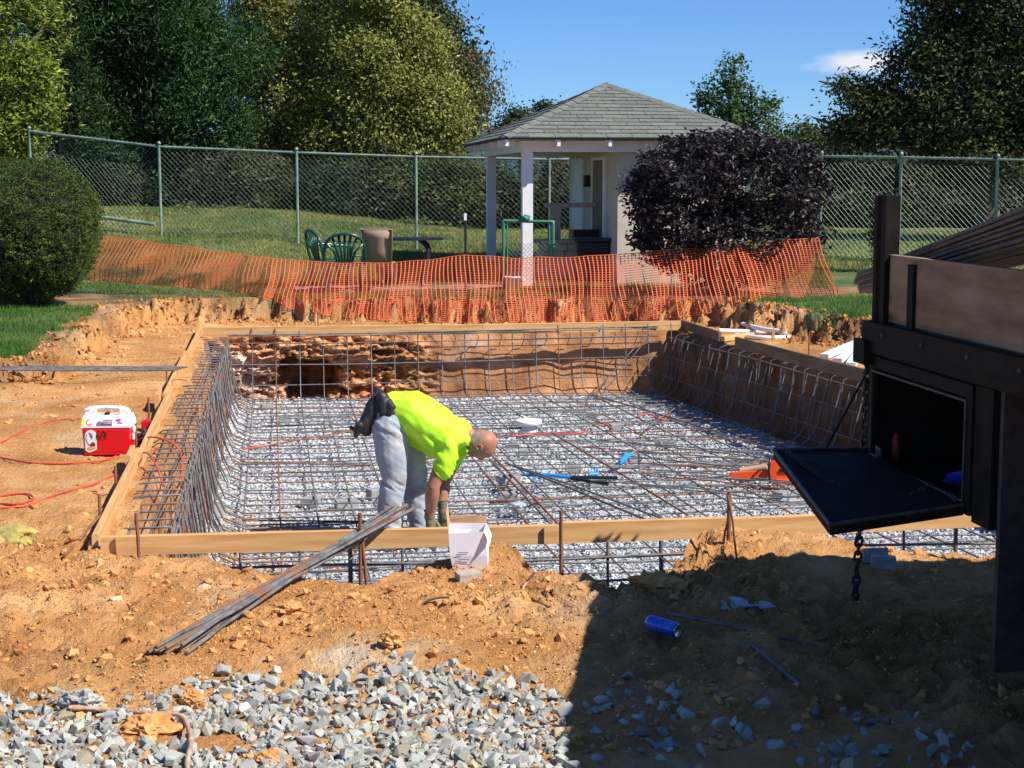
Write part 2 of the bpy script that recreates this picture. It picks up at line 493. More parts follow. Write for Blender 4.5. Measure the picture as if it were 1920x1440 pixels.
# make sure pit borders are grid lines
UL0, UR0, VB = .12, 6.12, 12.02
iu0, iu1 = int(np.argmin(abs(ul - UL0))), int(np.argmin(abs(ul - UR0)))
iv0, iv1 = int(np.argmin(abs(vl))), int(np.argmin(abs(vl - VB)))
UU, VV = np.meshgrid(ul, vl)
def warpU(U, V):
    w = np.clip((U - 2) / 4.2, 0, 1)
    return U + w * (12 - np.clip(V, 0, 12)) * .106
Ux = warpU(UU, VV)
E = nearE(Ux)
Vx = VV + np.where(VV <= 0, E * smooth01(1 - (-VV) / 2.6), E * smooth01(1 - VV / 1.2))
Vx = Vx + np.where(abs(VV) < .6, (1 - abs(VV) / .6) * (.05 * fbm(Ux * 4, Ux * 0 + 3, oct=3, seed=61)) * ((Ux > .3) & (Ux < 7)), 0)
# ragged left / right / back lips
lip = lambda q, s: .030 * fbm(q * 3.2, q * 0 + s, oct=3, seed=63)
Ux = Ux + np.exp(-((UU - UL0) / .12) ** 2) * lip(VV, 1) + np.exp(-((UU - UR0) / .15) ** 2) * 1.6 * lip(VV, 2)
Vx = Vx + np.exp(-((VV - VB) / .15) ** 2) * .8 * lip(UU, 3) * (VV > 6)
X = O2.x + EU.x * Ux + EV.x * Vx; Y = O2.y + EU.y * Ux + EV.y * Vx
Z, Dd, Kk = sdfH(X.ravel(), Y.ravel())
Z = Z.reshape(X.shape); Dd = Dd.reshape(X.shape); Kk = Kk.reshape(X.shape)
nv_, nu_ = X.shape
idx = np.arange(nv_ * nu_).reshape(nv_, nu_)
Q = np.stack([idx[:-1, :-1], idx[:-1, 1:], idx[1:, 1:], idx[1:, :-1]], -1)
keep = np.ones(Q.shape[:2], bool)
keep[iv0:iv1, iu0:iu1] = False
YB = G(60, 566, .42)      # yew base
PB = P(1360, 548, 23.2)   # purple bush base
def grass_mask(x, y, d):
    n = fbm(x * 2.2, y * 2.2, oct=4, seed=71) * .22
    m = d > (.10 + n * .8 + .04)
    bare = ((x - YB.x) ** 2 + (y - YB.y) ** 2 * 1.0) < (1.45 + n) ** 2
    bare |= ((x - PB.x) ** 2 / 2.4 ** 2 + (y - PB.y - .3) ** 2 / 1.2 ** 2) < 1 + n
    # the strip of crumbled earth along the net on the left
    g1 = G(330, 552, .42)
    bare |= ((x - g1.x + .2) ** 2 / 1.6 ** 2 + (y - g1.y) ** 2 / .22 ** 2) < (1 + 4 * n)
    return m & ~bare
GM = grass_mask(X.ravel(), Y.ravel(), Dd.ravel()).reshape(X.shape)
fg = GM[:-1, :-1] & GM[1:, 1:]
# vertex tint: soil colour patches
xr, yr = X.ravel(), Y.ravel()
tint = 1 + .16 * fbm(xr * 1.1, yr * 1.1, oct=4, seed=81)[:, None] * np.array([[.9, 1.0, 1.1]])
dust = smooth01((fbm(xr * 2.1, yr * 2.1, oct=3, seed=83) - .25) * 3)[:, None]
tint = tint * (1 - .14 * dust * np.array([[0, -.3, -1.2]]))
dr = Dd.ravel()
# darker topsoil crumbs on the bank and mulch round the bushes
gch = G(740, 1250, .03)
chk = np.exp(-((xr - gch.x) / .42) ** 2 - ((yr - gch.y) / .16) ** 2) * smooth01(fbm(xr * 6, yr * 6, oct=3, seed=88) + .6)
tint = tint * (1 - chk[:, None]) + chk[:, None] * np.array([[1.05, 1.5, 2.4]])
top = smooth01((dr + .35) / .5)[:, None]
tint = tint * (1 - top * (.52 + .25 * fbm(xr * 3, yr * 3, oct=3, seed=85)[:, None]) * np.array([[1, .82, .45]]))
def submesh(name, sel, m, kind='structure'):
    F = Q[sel]; used = np.unique(F); rm = np.zeros(nv_ * nu_, np.int64); rm[used] = np.arange(len(used))
    V = np.stack([xr, yr, Z.ravel()], 1)[used]
    o = fast_mesh(name, V, rm[F], m, col=np.clip(tint[used], .2, 4), smooth=True)
    return tag(o, kind=kind)
ground = submesh('ground', keep & ~fg, M['soil'])
lawn = submesh('lawn', keep & fg, M['lawn'])

# ------------------------------------------------------------------ pit walls
def wallgrid(name, edge_pts, inward, amp, seed, undercut=0.0, dzf=None, nz=34, m=None):
    """edge_pts: list of (x,y,z) on the lip; inward: unit vector towards the pit"""
    n = len(edge_pts)
    s = np.array([[*p] for p in edge_pts])
    t = np.linspace(0, 1, nz)
    A_ = np.arange(n)
    X_ = np.zeros((nz, n)); Y_ = np.zeros((nz, n)); Z_ = np.zeros((nz, n))
    arc = np.concatenate([[0], np.cumsum(np.hypot(np.diff(s[:, 0]), np.diff(s[:, 1])))])
    for i, tt in enumerate(t):
        z = s[:, 2] * (1 - tt) + (FLOORZ - .08) * tt
        base = .02 + (.16 * tt if m == 'back' else .10 * tt ** 1.5) + (.10 * max(0, (tt - .75) / .25) ** 2)     # batter, coved foot
        am2 = amp * (1 - .82 * smooth01((arc - 2.6) * 1.5)) if m == 'back' else amp
        dd = am2 * fbm(arc * 2.0, z * 2.6, oct=3, seed=seed) + am2 * .6 * np.abs(fbm(arc * 7, z * 7, oct=3, seed=seed + 1))
        dd = dd * min(1, tt * 6)
        if dzf is not None: dd = dd - dzf(arc, z, tt)
        off = base * min(1, tt * 5) + dd
        X_[i] = s[:, 0] + inward.x * off; Y_[i] = s[:, 1] + inward.y * off; Z_[i] = z
    ii = np.arange(nz * n).reshape(nz, n)
    F = np.stack([ii[:-1, :-1], ii[:-1, 1:], ii[1:, 1:], ii[1:, :-1]], -1).reshape(-1, 4)
    tn = 1 + .22 * fbm(np.tile(arc, nz) * 1.4, Z_.ravel() * 3, oct=3, seed=seed + 5)[:, None] * np.array([[1, 1, 1]])
    if m == 'back':
        # grey-white rubble at the left foot, clean brown clay further right
        a = np.tile(arc, nz); zz = Z_.ravel()
        g = smooth01((1.0 - a) * 2.2 + .6 * fbm(a * 5, zz * 5, oct=2, seed=3)) * smooth01((-.12 - zz) * 5 + .5)
        tn = tn * (1 - g[:, None]) + g[:, None] * np.array([[1.45, 2.1, 3.9]]) * (.75 + .25 * fbm(a * 9, zz * 9, oct=2, seed=4)[:, None])
        w = smooth01((2.9 - a) * 1.5)
        tn = tn * (1 + .35 * w[:, None] * np.array([[1.0, .9, .5]]))
        tb = smooth01((zz + .12) * 6)
        tn = tn * (1 + .12 * tb[:, None] * np.array([[1, .95, .7]]))
    if m == 'dark': tn = tn * np.array([[.42, .44, .48]])  # right wall: its shade is deepened in the tint
    o = fast_mesh(name, np.stack([X_.ravel(), Y_.ravel(), Z_.ravel()], 1), F, M['wall_soil'], col=np.clip(tn, .15, 5), smooth=True)
    return tag(o, kind='structure')
lipP = np.stack([X, Y, Z], -1)
def cave(arc, z, tt):
    # hollow washed out behind the left part of the back wall, and a broken, blocky face beside it
    n = fbm(arc * 5, z * 6, oct=4, seed=92, gain=.6)
    g = smooth01((1 - ((arc - 1.28) / .46) ** 2 - ((z + .50) / .30) ** 2 + .55 * n) * 2.2) * .85
    w = smooth01((3.1 - arc) * 1.3) * min(1, tt * 8)
    cell = np.abs(fbm(arc * 4.2, z * 6.5, oct=5, seed=91, gain=.68))
    st = np.floor(cell * 6) / 6 * .5 + cell * .5
    g2 = w * (.17 * st - .05)
    seam = .05 * np.exp(-((z + .12 - .03 * np.sin(arc * 2.3)) / .022) ** 2) * w
    # faint bucket-tooth marks and a few joints on the clean clay
    c = smooth01((arc - 2.9) * 2)
    g3 = c * (.004 * np.abs(np.sin(arc * 9 + .8 * fbm(arc, z * 2, oct=2, seed=7))) + .010 * smooth01(.06 - np.abs(fbm(arc * 1.1, z * 1.6, oct=3, seed=95))) * 8)
    return g + g2 + seam + g3
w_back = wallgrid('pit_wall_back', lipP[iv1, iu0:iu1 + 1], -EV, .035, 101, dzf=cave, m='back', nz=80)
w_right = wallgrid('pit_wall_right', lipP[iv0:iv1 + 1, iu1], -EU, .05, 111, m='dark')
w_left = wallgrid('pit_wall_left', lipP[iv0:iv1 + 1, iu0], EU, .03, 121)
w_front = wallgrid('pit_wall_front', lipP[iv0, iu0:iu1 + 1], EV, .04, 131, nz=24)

# ------------------------------------------------------------------ gravel floor
gu = np.arange(-.2, 8.2, .06); gv = np.arange(-1.2, 12.5, .06)
GU, GV = np.meshgrid(gu, gv)
gx = O2.x + EU.x * GU + EV.x * GV; gy = O2.y + EU.y * GU + EV.y * GV
def floorz(x, y):
    return FLOORZ + .03 * fbm(x * .9, y * .9, oct=2, seed=141) + .008 * fbm(x * 12, y * 12, oct=2, seed=142)
gz = floorz(gx.ravel(), gy.ravel()) - .012
ii = np.arange(gx.size).reshape(gx.shape)
F = np.stack([ii[:-1, :-1], ii[:-1, 1:], ii[1:, 1:], ii[1:, :-1]], -1).reshape(-1, 4)
pit_floor = tag(fast_mesh('pit_floor', np.stack([gx.ravel(), gy.ravel(), gz], 1), F, M['gravelbed'], smooth=True), kind='structure')

# ------------------------------------------------------------------ rocks
def hull_proto(n, seed, flat=.75, sharp=0.0):
    r = np.random.default_rng(seed)
    bm = bmesh.new()
    for _ in range(n):
        p = r.normal(size=3); p /= np.linalg.norm(p); p *= r.uniform(.82, 1.0)
        bm.verts.new((p[0] * r.uniform(.9, 1.1), p[1] * .8, p[2] * flat))
    bmesh.ops.convex_hull(bm, input=bm.verts[:])
    for v in [v for v in bm.verts if not v.link_faces]: bm.verts.remove(v)
    bmesh.ops.triangulate(bm, faces=bm.faces[:])
    bm.verts.index_update()
    V = np.array([v.co[:] for v in bm.verts]); F = np.array([[v.index for v in f.verts] for f in bm.faces])
    bm.free(); return V, F
PROTO = [hull_proto(11, 200 + i, flat=.62 + .1 * (i % 3)) for i in range(10)]
PROTO_G = [hull_proto(8, 350 + i, flat=.5) for i in range(8)]
PROTO_S = [hull_proto(8, 300 + i, flat=.7) for i in range(8)]
def jag_proto(seed):
    bm = bmesh.new(); bmesh.ops.create_icosphere(bm, subdivisions=1, radius=1); bm.verts.index_update()
    V = np.array([v.co[:] for v in bm.verts]); F = np.array([[v.index for v in f.verts] for f in bm.faces]); bm.free()
    r = np.random.default_rng(seed)
    V = V * (1 + .28 * fbm(V[:, 0] * 1.6 + seed, V[:, 1] * 1.6, V[:, 2] * 1.6, oct=2, seed=seed) + .16 * r.normal(size=len(V)))[:, None]
    return V * np.array([1, .85, .62]), F
PROTO_C = [jag_proto(400 + i) for i in range(10)]
def rots(n, rng, tilt=1.0):
    a = rng.uniform(0, 2 * np.pi, n); b = rng.normal(0, tilt, n); c = rng.normal(0, tilt, n)
    ca, sa, cb, sb, cc, sc = np.cos(a), np.sin(a), np.cos(b), np.sin(b), np.cos(c), np.sin(c)
    R = np.zeros((n, 3, 3))
    R[:, 0, 0] = ca * cb; R[:, 0, 1] = ca * sb * sc - sa * cc; R[:, 0, 2] = ca * sb * cc + sa * sc
    R[:, 1, 0] = sa * cb; R[:, 1, 1] = sa * sb * sc + ca * cc; R[:, 1, 2] = sa * sb * cc - ca * sc
    R[:, 2, 0] = -sb; R[:, 2, 1] = cb * sc; R[:, 2, 2] = cb * cc
    return R
def scatter(name, pos, size, mt, protos, rng, tints, parent=None, kind='stuff', tilt=.6, smooth=False):
    n = len(pos); R = rots(n, rng, tilt); which = rng.integers(0, len(protos), n)
    Vs, Fs, Cs = [], [], []; base = 0
    sc = size[:, None] * rng.uniform(.75, 1.2, (n, 3))
    for k, (pv, pf) in enumerate(protos):
        s = np.where(which == k)[0]
        if not len(s): continue
        v = pv[None] * sc[s][:, None, :]
        v = np.einsum('nij,nkj->nki', R[s], v) + pos[s][:, None, :]
        nvp = len(pv)
        f = pf[None] + (base + np.arange(len(s)) * nvp)[:, None, None]
        Vs.append(v.reshape(-1, 3)); Fs.append(f.reshape(-1, 3)); Cs.append(np.repeat(tints[s], nvp, 0)); base += nvp * len(s)
    o = fast_mesh(name, np.concatenate(Vs), np.concatenate(Fs), mt, parent, np.concatenate(Cs), smooth)
    if kind: o['kind'] = kind
    return o
# white gravel over the pit floor (jittered grid: no clumps, no repeats)
r_ = np.random.default_rng(5)
PV = []
for v0, v1, st in ((-1.1, 3, .034), (3, 7, .040), (7, 12.25, .050)):
    a, b = np.meshgrid(np.arange(-.05, 7.9, st), np.arange(v0, v1, st))
    a = a.ravel() + r_.uniform(-.5, .5, a.size) * st; b = b.ravel() + r_.uniform(-.5, .5, b.size) * st
    ok = a < (6.25 + (12 - np.clip(b, 0, 12)) * .106)
    PV.append(np.stack([a[ok], b[ok], np.full(ok.sum(), st)], 1))
PV = np.concatenate(PV)
x_ = O2.x + EU.x * PV[:, 0] + EV.x * PV[:, 1]; y_ = O2.y + EU.y * PV[:, 0] + EV.y * PV[:, 1]
pos = np.stack([x_, y_, floorz(x_, y_) + r_.uniform(-.012, .010, len(x_))], 1)
br = r_.uniform(.88, 1.07, len(x_))[:, None] * (1 + .05 * r_.normal(size=(len(x_), 3)))
orange = (np.exp(-((PV[:, 0] - .75) / .35) ** 2) * np.exp(-((PV[:, 1] - 3.2) / 2.0) ** 2) > r_.uniform(.2, 1.2, len(x_)))
br[orange] *= np.array([[1.0, .58, .28]])
scatter('gravel', pos, PV[:, 2] * r_.uniform(.40, .78, len(x_)), M['gravel'], PROTO_G, r_, br, parent=pit_floor, tilt=.35)

# dirt clods
def clods(n, region, smin, smax, seed, name='clod', pw=3.0):
    r = np.random.default_rng(seed)
    u = r.uniform(region[0], region[1], n); v = r.uniform(region[2], region[3], n)
    x = O2.x + EU.x * u + EV.x * v; y = O2.y + EU.y * u + EV.y * v
    d = fbm(x * 1.3, y * 1.3, oct=3, seed=44)
    ok = r.uniform(-.7, .9, n) < d
    inside = (u > -.02) & (u < 6.4 + .8) & (v > nearE(u) - .03) & (v < 12.15)
    ok &= ~inside
    x, y = x[ok], y[ok]
    h, dd, k = sdfH(x, y)
    ok2 = dd < .15
    x, y, h = x[ok2], y[ok2], h[ok2]
    s = smin + (smax - smin) * r.random(len(x)) ** pw
    t = r.uniform(.84, 1.14, len(x))[:, None] * (1 + .02 * r.normal(size=(len(x), 3)))
    pale = r.random(len(x)) < .012
    t[pale] *= np.array([[1.15, 1.6, 2.6]])
    return np.stack([x, y, h + s * .12], 1), s, t
pp, ss, tt = clods(60000, (-1.2, 5.5, -3.2, .3), .003, .012, 11, pw=2)
scatter('soil_crumbs', pp, ss, M['clod'], PROTO_S, np.random.default_rng(1), tt, parent=ground, tilt=1.2)
pp, ss, tt = clods(5500, (-1.2, 5.5, -3.2, .3), .009, .036, 1, pw=4)
scatter('soil_crumbs', pp, ss, M['clod'], PROTO_C, np.random.default_rng(1), tt, parent=ground)
pp, ss, tt = clods(9000, (-4, 0, 0, 13.5), .005, .04, 2, pw=7)
pp2, ss2, tt2 = clods(5000, (-3, 9, 12, 15.5), .008, .05, 3, pw=4)
pp3, ss3, tt3 = clods(1500, (6, 9, 3, 12.5), .012, .05, 4, pw=3)
scatter('soil_crumbs', np.concatenate([pp, pp2, pp3]), np.concatenate([ss, ss2, ss3]), M['clod'], PROTO_C, np.random.default_rng(2), np.concatenate([tt, tt2, tt3]), parent=ground)

# crumbs of topsoil and roots down the face of the cut bank
r_ = np.random.default_rng(77)
ei = r_.integers(1, len(EW) - 3, 7000); tq = r_.random(7000)
bx_ = EW[ei] * (1 - tq[:, None]) + EW[ei + 1] * tq[:, None]
en = EW[ei + 1] - EW[ei]; en = np.stack([en[:, 1], -en[:, 0]], 1) / np.linalg.norm(en, axis=1)[:, None]
bx_ = bx_ + en * r_.normal(.12, .17, 7000)[:, None]
hb_ = sdfH(bx_[:, 0], bx_[:, 1])[0]
sb_ = .006 + .045 * r_.random(7000) ** 5
tb_ = r_.uniform(.45, 1.1, 7000)[:, None] * np.array([[1, .86, .72]]) * np.ones((7000, 3))
scatter('bank_crumbs', np.stack([bx_[:, 0], bx_[:, 1], hb_ + sb_ * .2], 1), sb_, M['clod'], PROTO_S, r_, tb_, parent=ground)

# crushed stone in the foreground: upper limit of the bed measured in the photo
SB = [(-400, 1275), (0, 1285), (120, 1300), (210, 1310), (300, 1290), (400, 1262), (470, 1255), (560, 1262), (640, 1250), (700, 1225), (800, 1232), (930, 1240), (1060, 1280), (1200, 1268), (1330, 1262), (1500, 1290), (1700, 1330), (1900, 1370), (2400, 1400)]
def stone_field(n, seed, stray=0.0):
    r = np.random.default_rng(seed)
    out = []
    a = r.uniform(-150, 2100, n); b = r.uniform(1215, 1560, n)
    lim = np.interp(a, [s[0] for s in SB], [s[1] for s in SB]) + r.normal(0, 12 + stray, n)
    ok = b > lim
    # sparse on the bare soil patches and inside the shade
    patch = (((a - 285) / 70) ** 2 + ((b - 1372) / 26) ** 2 < 1) | (((a - 410) / 60) ** 2 + ((b - 1385) / 22) ** 2 < .8)
    ok &= ~patch
    ok &= (a < 1060) | (r.random(n) < np.interp(b, [1260, 1330, 1440], [.03, .02, .015]) * (1 + 2.5 * (fbm(a * .006, b * .012, oct=2, seed=19) > .1)))
    return np.stack([a[ok], b[ok]], 1)
sf = stone_field(22000, 3)
def keep_below(xy):
    h = sdfH(xy[:, 0], xy[:, 1])[0]
    yy, dz = xy[:, 1], h - CAMZ
    den = yy * cP - dz * sP; py = 720 - FPX * (yy * sP + dz * cP) / den; px = 960 + FPX * xy[:, 0] / den
    lim = np.interp(px, [s[0] for s in SB], [s[1] for s in SB]) + 16 * fbm(px * .012, px * 0, oct=3, seed=4)
    return py > lim + np.random.default_rng(1).normal(0, 9, len(px)) + 20
xy = np.array([[*G(a, b, .02).xy] for a, b in sf]); _k = keep_below(xy); sf = sf[_k]; xy = xy[_k]
# dart-throwing so that stones lie side by side, then a second loose layer
def thin(xy, rad, cap=None):
    cell = {}; keepi = []
    for i, (x, y) in enumerate(xy):
        c = (int(x / rad), int(y / rad)); okk = True
        for dx in (-1, 0, 1):
            for dy in (-1, 0, 1):
                for j in cell.get((c[0] + dx, c[1] + dy), ()):
                    if (xy[j][0] - x) ** 2 + (xy[j][1] - y) ** 2 < rad * rad: okk = False
        if okk:
            cell.setdefault(c, []).append(i); keepi.append(i)
    return np.array(keepi)
k1 = thin(xy, .037)
xy1 = xy[k1]
r_ = np.random.default_rng(8)
h1 = sdfH(xy1[:, 0], xy1[:, 1])[0]
s1 = .017 + .031 * r_.random(len(xy1)) ** 1.5
STONE_MESH = []
order = np.argsort(xy1[:, 1] - .0 * s1)        # nearest first
def stone_tint(r, n):
    t = r.uniform(.62, 1.25, n)[:, None] * (1 + .018 * r.normal(size=(n, 3)))
    br = r.random(n) < .07
    t[br] *= np.array([[1.2, .93, .66]])
    wh = r.random(n) < .06
    t[wh] *= 1.3
    return t
tn1 = stone_tint(r_, len(xy1))
near_ids = [i for i in order if 0 < (960 + FPX * xy1[i][0] / xy1[i][1]) < 1060 and xy1[i][1] < 6.75]
near_ids = sorted(near_ids, key=lambda i: -s1[i] / xy1[i][1])[:290]
near_set = set(near_ids)
protos_me = []
for k in range(14):
    pv, pf = hull_proto(12, 500 + k, flat=.6 + .12 * (k % 3))
    t = stone_tint(r_, 1)[0]
    if k % 7 == 3: t = np.array([1.0, .88, .7]) * r_.uniform(.8, 1.1)
    me_o = fast_mesh('stone', pv, pf, M['stone'], None, np.repeat(t[None], len(pv), 0))
    protos_me.append(me_o.data); bpy.data.objects.remove(me_o)
for c, i in enumerate(near_ids):
    o = bpy.data.objects.new('stone', protos_me[c % 14]); COL.objects.link(o); o.parent = ground
    s = s1[i]
    o.location = (xy1[i][0], xy1[i][1], h1[i] + s * .30)
    o.rotation_euler = (r_.normal(0, .45), r_.normal(0, .45), r_.uniform(0, 6.28))
    o.scale = (s * r_.uniform(.85, 1.25), s * r_.uniform(.8, 1.2), s * r_.uniform(.75, 1.1))
rest = np.array([i for i in range(len(xy1)) if i not in near_set])
posr = np.stack([xy1[rest, 0], xy1[rest, 1], h1[rest] + s1[rest] * .25], 1)
# chips between and beneath
sf2 = stone_field(9000, 9, stray=14)
xy2 = np.array([[*G(a, b, .02).xy] for a, b in sf2]); xy2 = xy2[keep_below(xy2)]; h2 = sdfH(xy2[:, 0], xy2[:, 1])[0]
s2 = r_.uniform(.008, .026, len(xy2))
pos2 = np.stack([xy2[:, 0], xy2[:, 1], h2 + s2 * .3], 1)
lay = r_.permutation(len(sf))[:1500]; lay = lay[sf[lay, 0] < 1060]
xyl = xy[lay]; sl = r_.uniform(.020, .040, len(lay)); posl = np.stack([xyl[:, 0], xyl[:, 1], sdfH(xyl[:, 0], xyl[:, 1])[0] + .004], 1)
pos2 = np.concatenate([pos2, posl]); s2 = np.concatenate([s2, sl]); xy2 = np.concatenate([xy2, xyl])
scatter('crushed_stone', np.concatenate([posr, pos2]), np.concatenate([s1[rest], s2]), M['stone'], PROTO, r_, np.concatenate([tn1[rest], stone_tint(r_, len(xy2))]), parent=ground)
# ================================================================== FORMWORK
def board(root, a, b, h, th, name='board', m=None, zoff=0.0):
    """plank between lower-edge points a and b (Vectors), height h, thickness th away from the pit"""
    a = Vector(a); b = Vector(b); d = (b - a); Ln = d.length; d.normalize()
    side = Vector((d.y, -d.x, 0)).normalized()
    up = side.cross(d).normalized()
    if up.z < 0: up = -up
    R = Matrix((d, side, up)).transposed()
    mb = MB()
    n = max(2, int(Ln / .25))
    rr = random.Random(hash((round(a.x, 3), round(b.y, 3))) & 0xffff)
    bow = rr.uniform(-.006, .006)
    top, bot = [], []
    vs = []; fs = []
    for i in range(n + 1):
        t = i / n; w = bow * math.sin(math.pi * t)
        for (s_, z_) in ((-th / 2, 0), (th / 2, 0), (th / 2, h - .004), (th / 2 - .004, h), (-th / 2 + .004, h), (-th / 2, h - .004)):
            vs.append(Vector((Ln * (t - .5), s_ + w, z_ - h / 2)))
    for i in range(n):
        for k in range(6):
            k2 = (k + 1) % 6
            fs.append((i * 6 + k, i * 6 + k2, (i + 1) * 6 + k2, (i + 1) * 6 + k))
    fs.append(tuple(reversed(range(6)))); fs.append(tuple(range(n * 6, n * 6 + 6)))
    mb.add(vs, fs)
    o = mb.build(name, m or M['pine'])
    o.parent = root
    Mx = Matrix.Translation((a + b) / 2 + up * h / 2 + Vector((0, 0, zoff)) - root.location) @ R.to_4x4()
    o.matrix_local = Mx
    return o
def G2(px, py, z): return G(px, py, z)
fr = empty('timber_form', W(3, 0, .05), 'long pine form boards set on edge across the near side of the pit', 'formwork', 'timber forms round the pit')
fb = [(190, 1041, .05), (1048, 1018, .055), (1366, 1008, .05), (1900, 984, .04)]
fpts = [G(*p) for p in fb]
board(fr, fpts[0] + Vector((.0, 0, 0)), fpts[1] - (fpts[1] - fpts[0]).normalized() * .002, .104, .036)
board(fr, fpts[1] + (fpts[2] - fpts[1]).normalized() * .002, fpts[2], .118, .036)
board(fr, fpts[2] + (fpts[3] - fpts[2]).normalized() * .002, fpts[3], .112, .036)
fl = empty('timber_form', W(0, 6, .05), 'pine form boards running away along the left side beside the red cooler', 'formwork', 'timber forms round the pit')
lp = [(0.0, .05), (2.55, .06), (5.6, .075), (8.9, .09), (12.1, .10)]
offs = [-.02, .03, -.01, .035, 0]
for i in range(4):
    a = W(offs[i] * .6 - .02, lp[i][0] + .02, lp[i][1]); b = W(offs[i] * .6 - .02 + .004, lp[i + 1][0] + .25, lp[i + 1][1])
    board(fl, a, b, .108, .034)
# overlapping splice block where two boards meet
board(fl, W(-.06, 2.35, .06), W(-.06, 2.75, .065), .13, .034, 'splice_block')
board(fl, W(-.075, 5.35, .07), W(-.075, 5.8, .07), .14, .034, 'splice_block')
bk = empty('timber_form', W(3, 12.15, .1), 'pine form boards across the far side of the pit below the orange net', 'formwork', 'timber forms round the pit')
bx = [380, 640, 905, 1276]; by = [632, 629, 626, 619]
bp = [G(bx[i], by[i], .10) for i in range(4)]
for i in range(3):
    a = bp[i]; b = bp[i + 1]; d = (b - a).normalized()
    board(bk, a + d * .003, b, .125, .034)
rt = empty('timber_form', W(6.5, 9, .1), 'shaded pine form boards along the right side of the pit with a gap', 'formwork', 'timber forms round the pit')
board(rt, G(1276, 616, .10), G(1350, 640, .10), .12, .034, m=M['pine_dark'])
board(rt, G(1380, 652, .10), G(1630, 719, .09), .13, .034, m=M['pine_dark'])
board(rt, G(1352, 640, .10), G(1408, 632, .10), .06, .10, 'cross_block')

# ------------------------------------------------------------------ stakes
def stake(px, py, h, lean=(0, 0), m=None, r=.010, label='', dz=0):
    p = G(px, py, .05) if dz < 0 else on(px, py)
    mb = MB()
    lx, ly = lean
    mb.tube([(0, 0, -.12), (lx * .5 * h, ly * .5 * h, h * .5), (lx * h, ly * h, h)], r, 7)
    o = mb.build('rebar_stake', m or M['rust'])
    o.location = (p.x, p.y, p.z + dz)
    return tag(o, label, 'stake', 'rebar stakes holding the forms')
stake(262, 1046, .24, (-.05, 0), label='rusty stake at the near left corner of the front form board')
stake(676, 1046, .56, (.0, .0), dz=-.32, label='rusty upright stake in front of the board beside the leaning steel bundle', r=.011)
stake(694, 1046, .54, (-.10, .0), dz=-.32, label='stake tilted left across the board behind the leaning steel bundle')
stake(1052, 1026, .45, (0, 0), dz=-.25, label='rusty stake at the joint in the front board right of the white box')
stake(1366, 1018, .27, (.0, 0), label='rusty upright stake in front of the knotted board, left of the truck', r=.012)
stake(1384, 1026, .27, (-.22, .0), label='thin stake leaning against the upright stake left of the truck', r=.006)
stake(1352, 1018, .13, (.3, .0), label='short stake splayed beside the upright stake left of the truck', r=.006)
def stakeW(u, v, z, h, label, lean=(0, 0), r=.009):
    mb = MB(); mb.tube([(0, 0, -.1), (lean[0] * h, lean[1] * h, h)], r, 6)
    o = mb.build('rebar_stake', M['rust']); o.location = W(u, v, z)
    return tag(o, label, 'stake', 'rebar stakes holding the forms')
stakeW(-.06, .55, .05, .22, 'stake outside the left boards nearest the front corner')
stakeW(-.07, 1.6, .05, .2, 'stake outside the left boards below the red cords')
stakeW(-.09, 3.4, .06, .26, 'stake outside the left boards just right of the red cooler')
stakeW(-.07, 4.4, .07, .24, 'stake outside the left boards behind the red cooler')
stakeW(-.06, 6.5, .07, .22, 'stake outside the left boards near the long loose bars')
for i, (u, v) in enumerate([(1.5, 12.2), (3.1, 12.2), (4.6, 12.2)]):
    stakeW(u, v, .1, .27, ['stake behind the far board, left one of three', 'stake behind the far board, middle one of three', 'stake behind the far board, right one of three'][i])
stakeW(6.75, 8.3, .1, .28, 'stake behind the right board near the white foam pipes')
stakeW(7.0, 6.0, .1, .2, 'stake behind the right board close to the truck')

# ================================================================== REBAR CAGE
cage = empty('rebar_cage', W(3, 6, FLOORZ), 'grid of tied grey steel bars lining the floor and sides of the pit', 'rebar')
def bar(pts, r=.0075, m=None, n=5, name='bar'):
    mb = MB(); mb.tube(pts, r, n)
    return wp(mb, name, m or M['bar'], cage)
rb = random.Random(3)
jj = lambda s: rb.uniform(-s, s)
FZ = FLOORZ + .075
# cross bars: wall - floor - wall
v = .18
k = 0
while v < 11.75:
    uu0, uu1 = .42 + jj(.03), uR(v) - .34 + jj(.03)
    z0 = FZ + jj(.012)
    skew = jj(.05)
    pts = [W(uu0 - .06, v, .06 + jj(.03)), W(uu0 - .02, v + jj(.02), -.28), W(uu0 + .02, v, FZ + .22), W(uu0 + .08, v, FZ + .08), W(uu0 + .24, v, z0 + .005)]
    nn = 7
    for i in range(1, nn):
        t = i / nn
        pts.append(W(uu0 + .24 + (uu1 - uu0 - .5) * t, v + skew * t + jj(.012), z0 - .012 * math.sin(t * 9 + v) + jj(.004)))
    pts += [W(uu1 - .24, v + skew, z0), W(uu1 - .08, v + skew, FZ + .10), W(uu1, v + skew, FZ + .26), W(uu1 + .10, v + skew, .0 + jj(.03))]
    bar(pts, .0072 + jj(.0008), M['rust'] if k % 9 == 3 else M['bar'])
    k += 1
    v += .262 + jj(.03)
# second, looser layer of splice bars on the floor
for i in range(44):
    v0 = rb.uniform(.3, 11.3); a = rb.uniform(.75, 5.2); Ln = rb.uniform(1.0, 3.8)
    b = min(a + Ln, uR(v0) - .6)
    s = jj(.07)
    bar([W(a, v0, FZ + .02), W((a + b) / 2, v0 + s / 2, FZ + .012), W(b, v0 + s, FZ + .02)], .0068, M['rust'] if i % 7 == 0 else M['bar'])
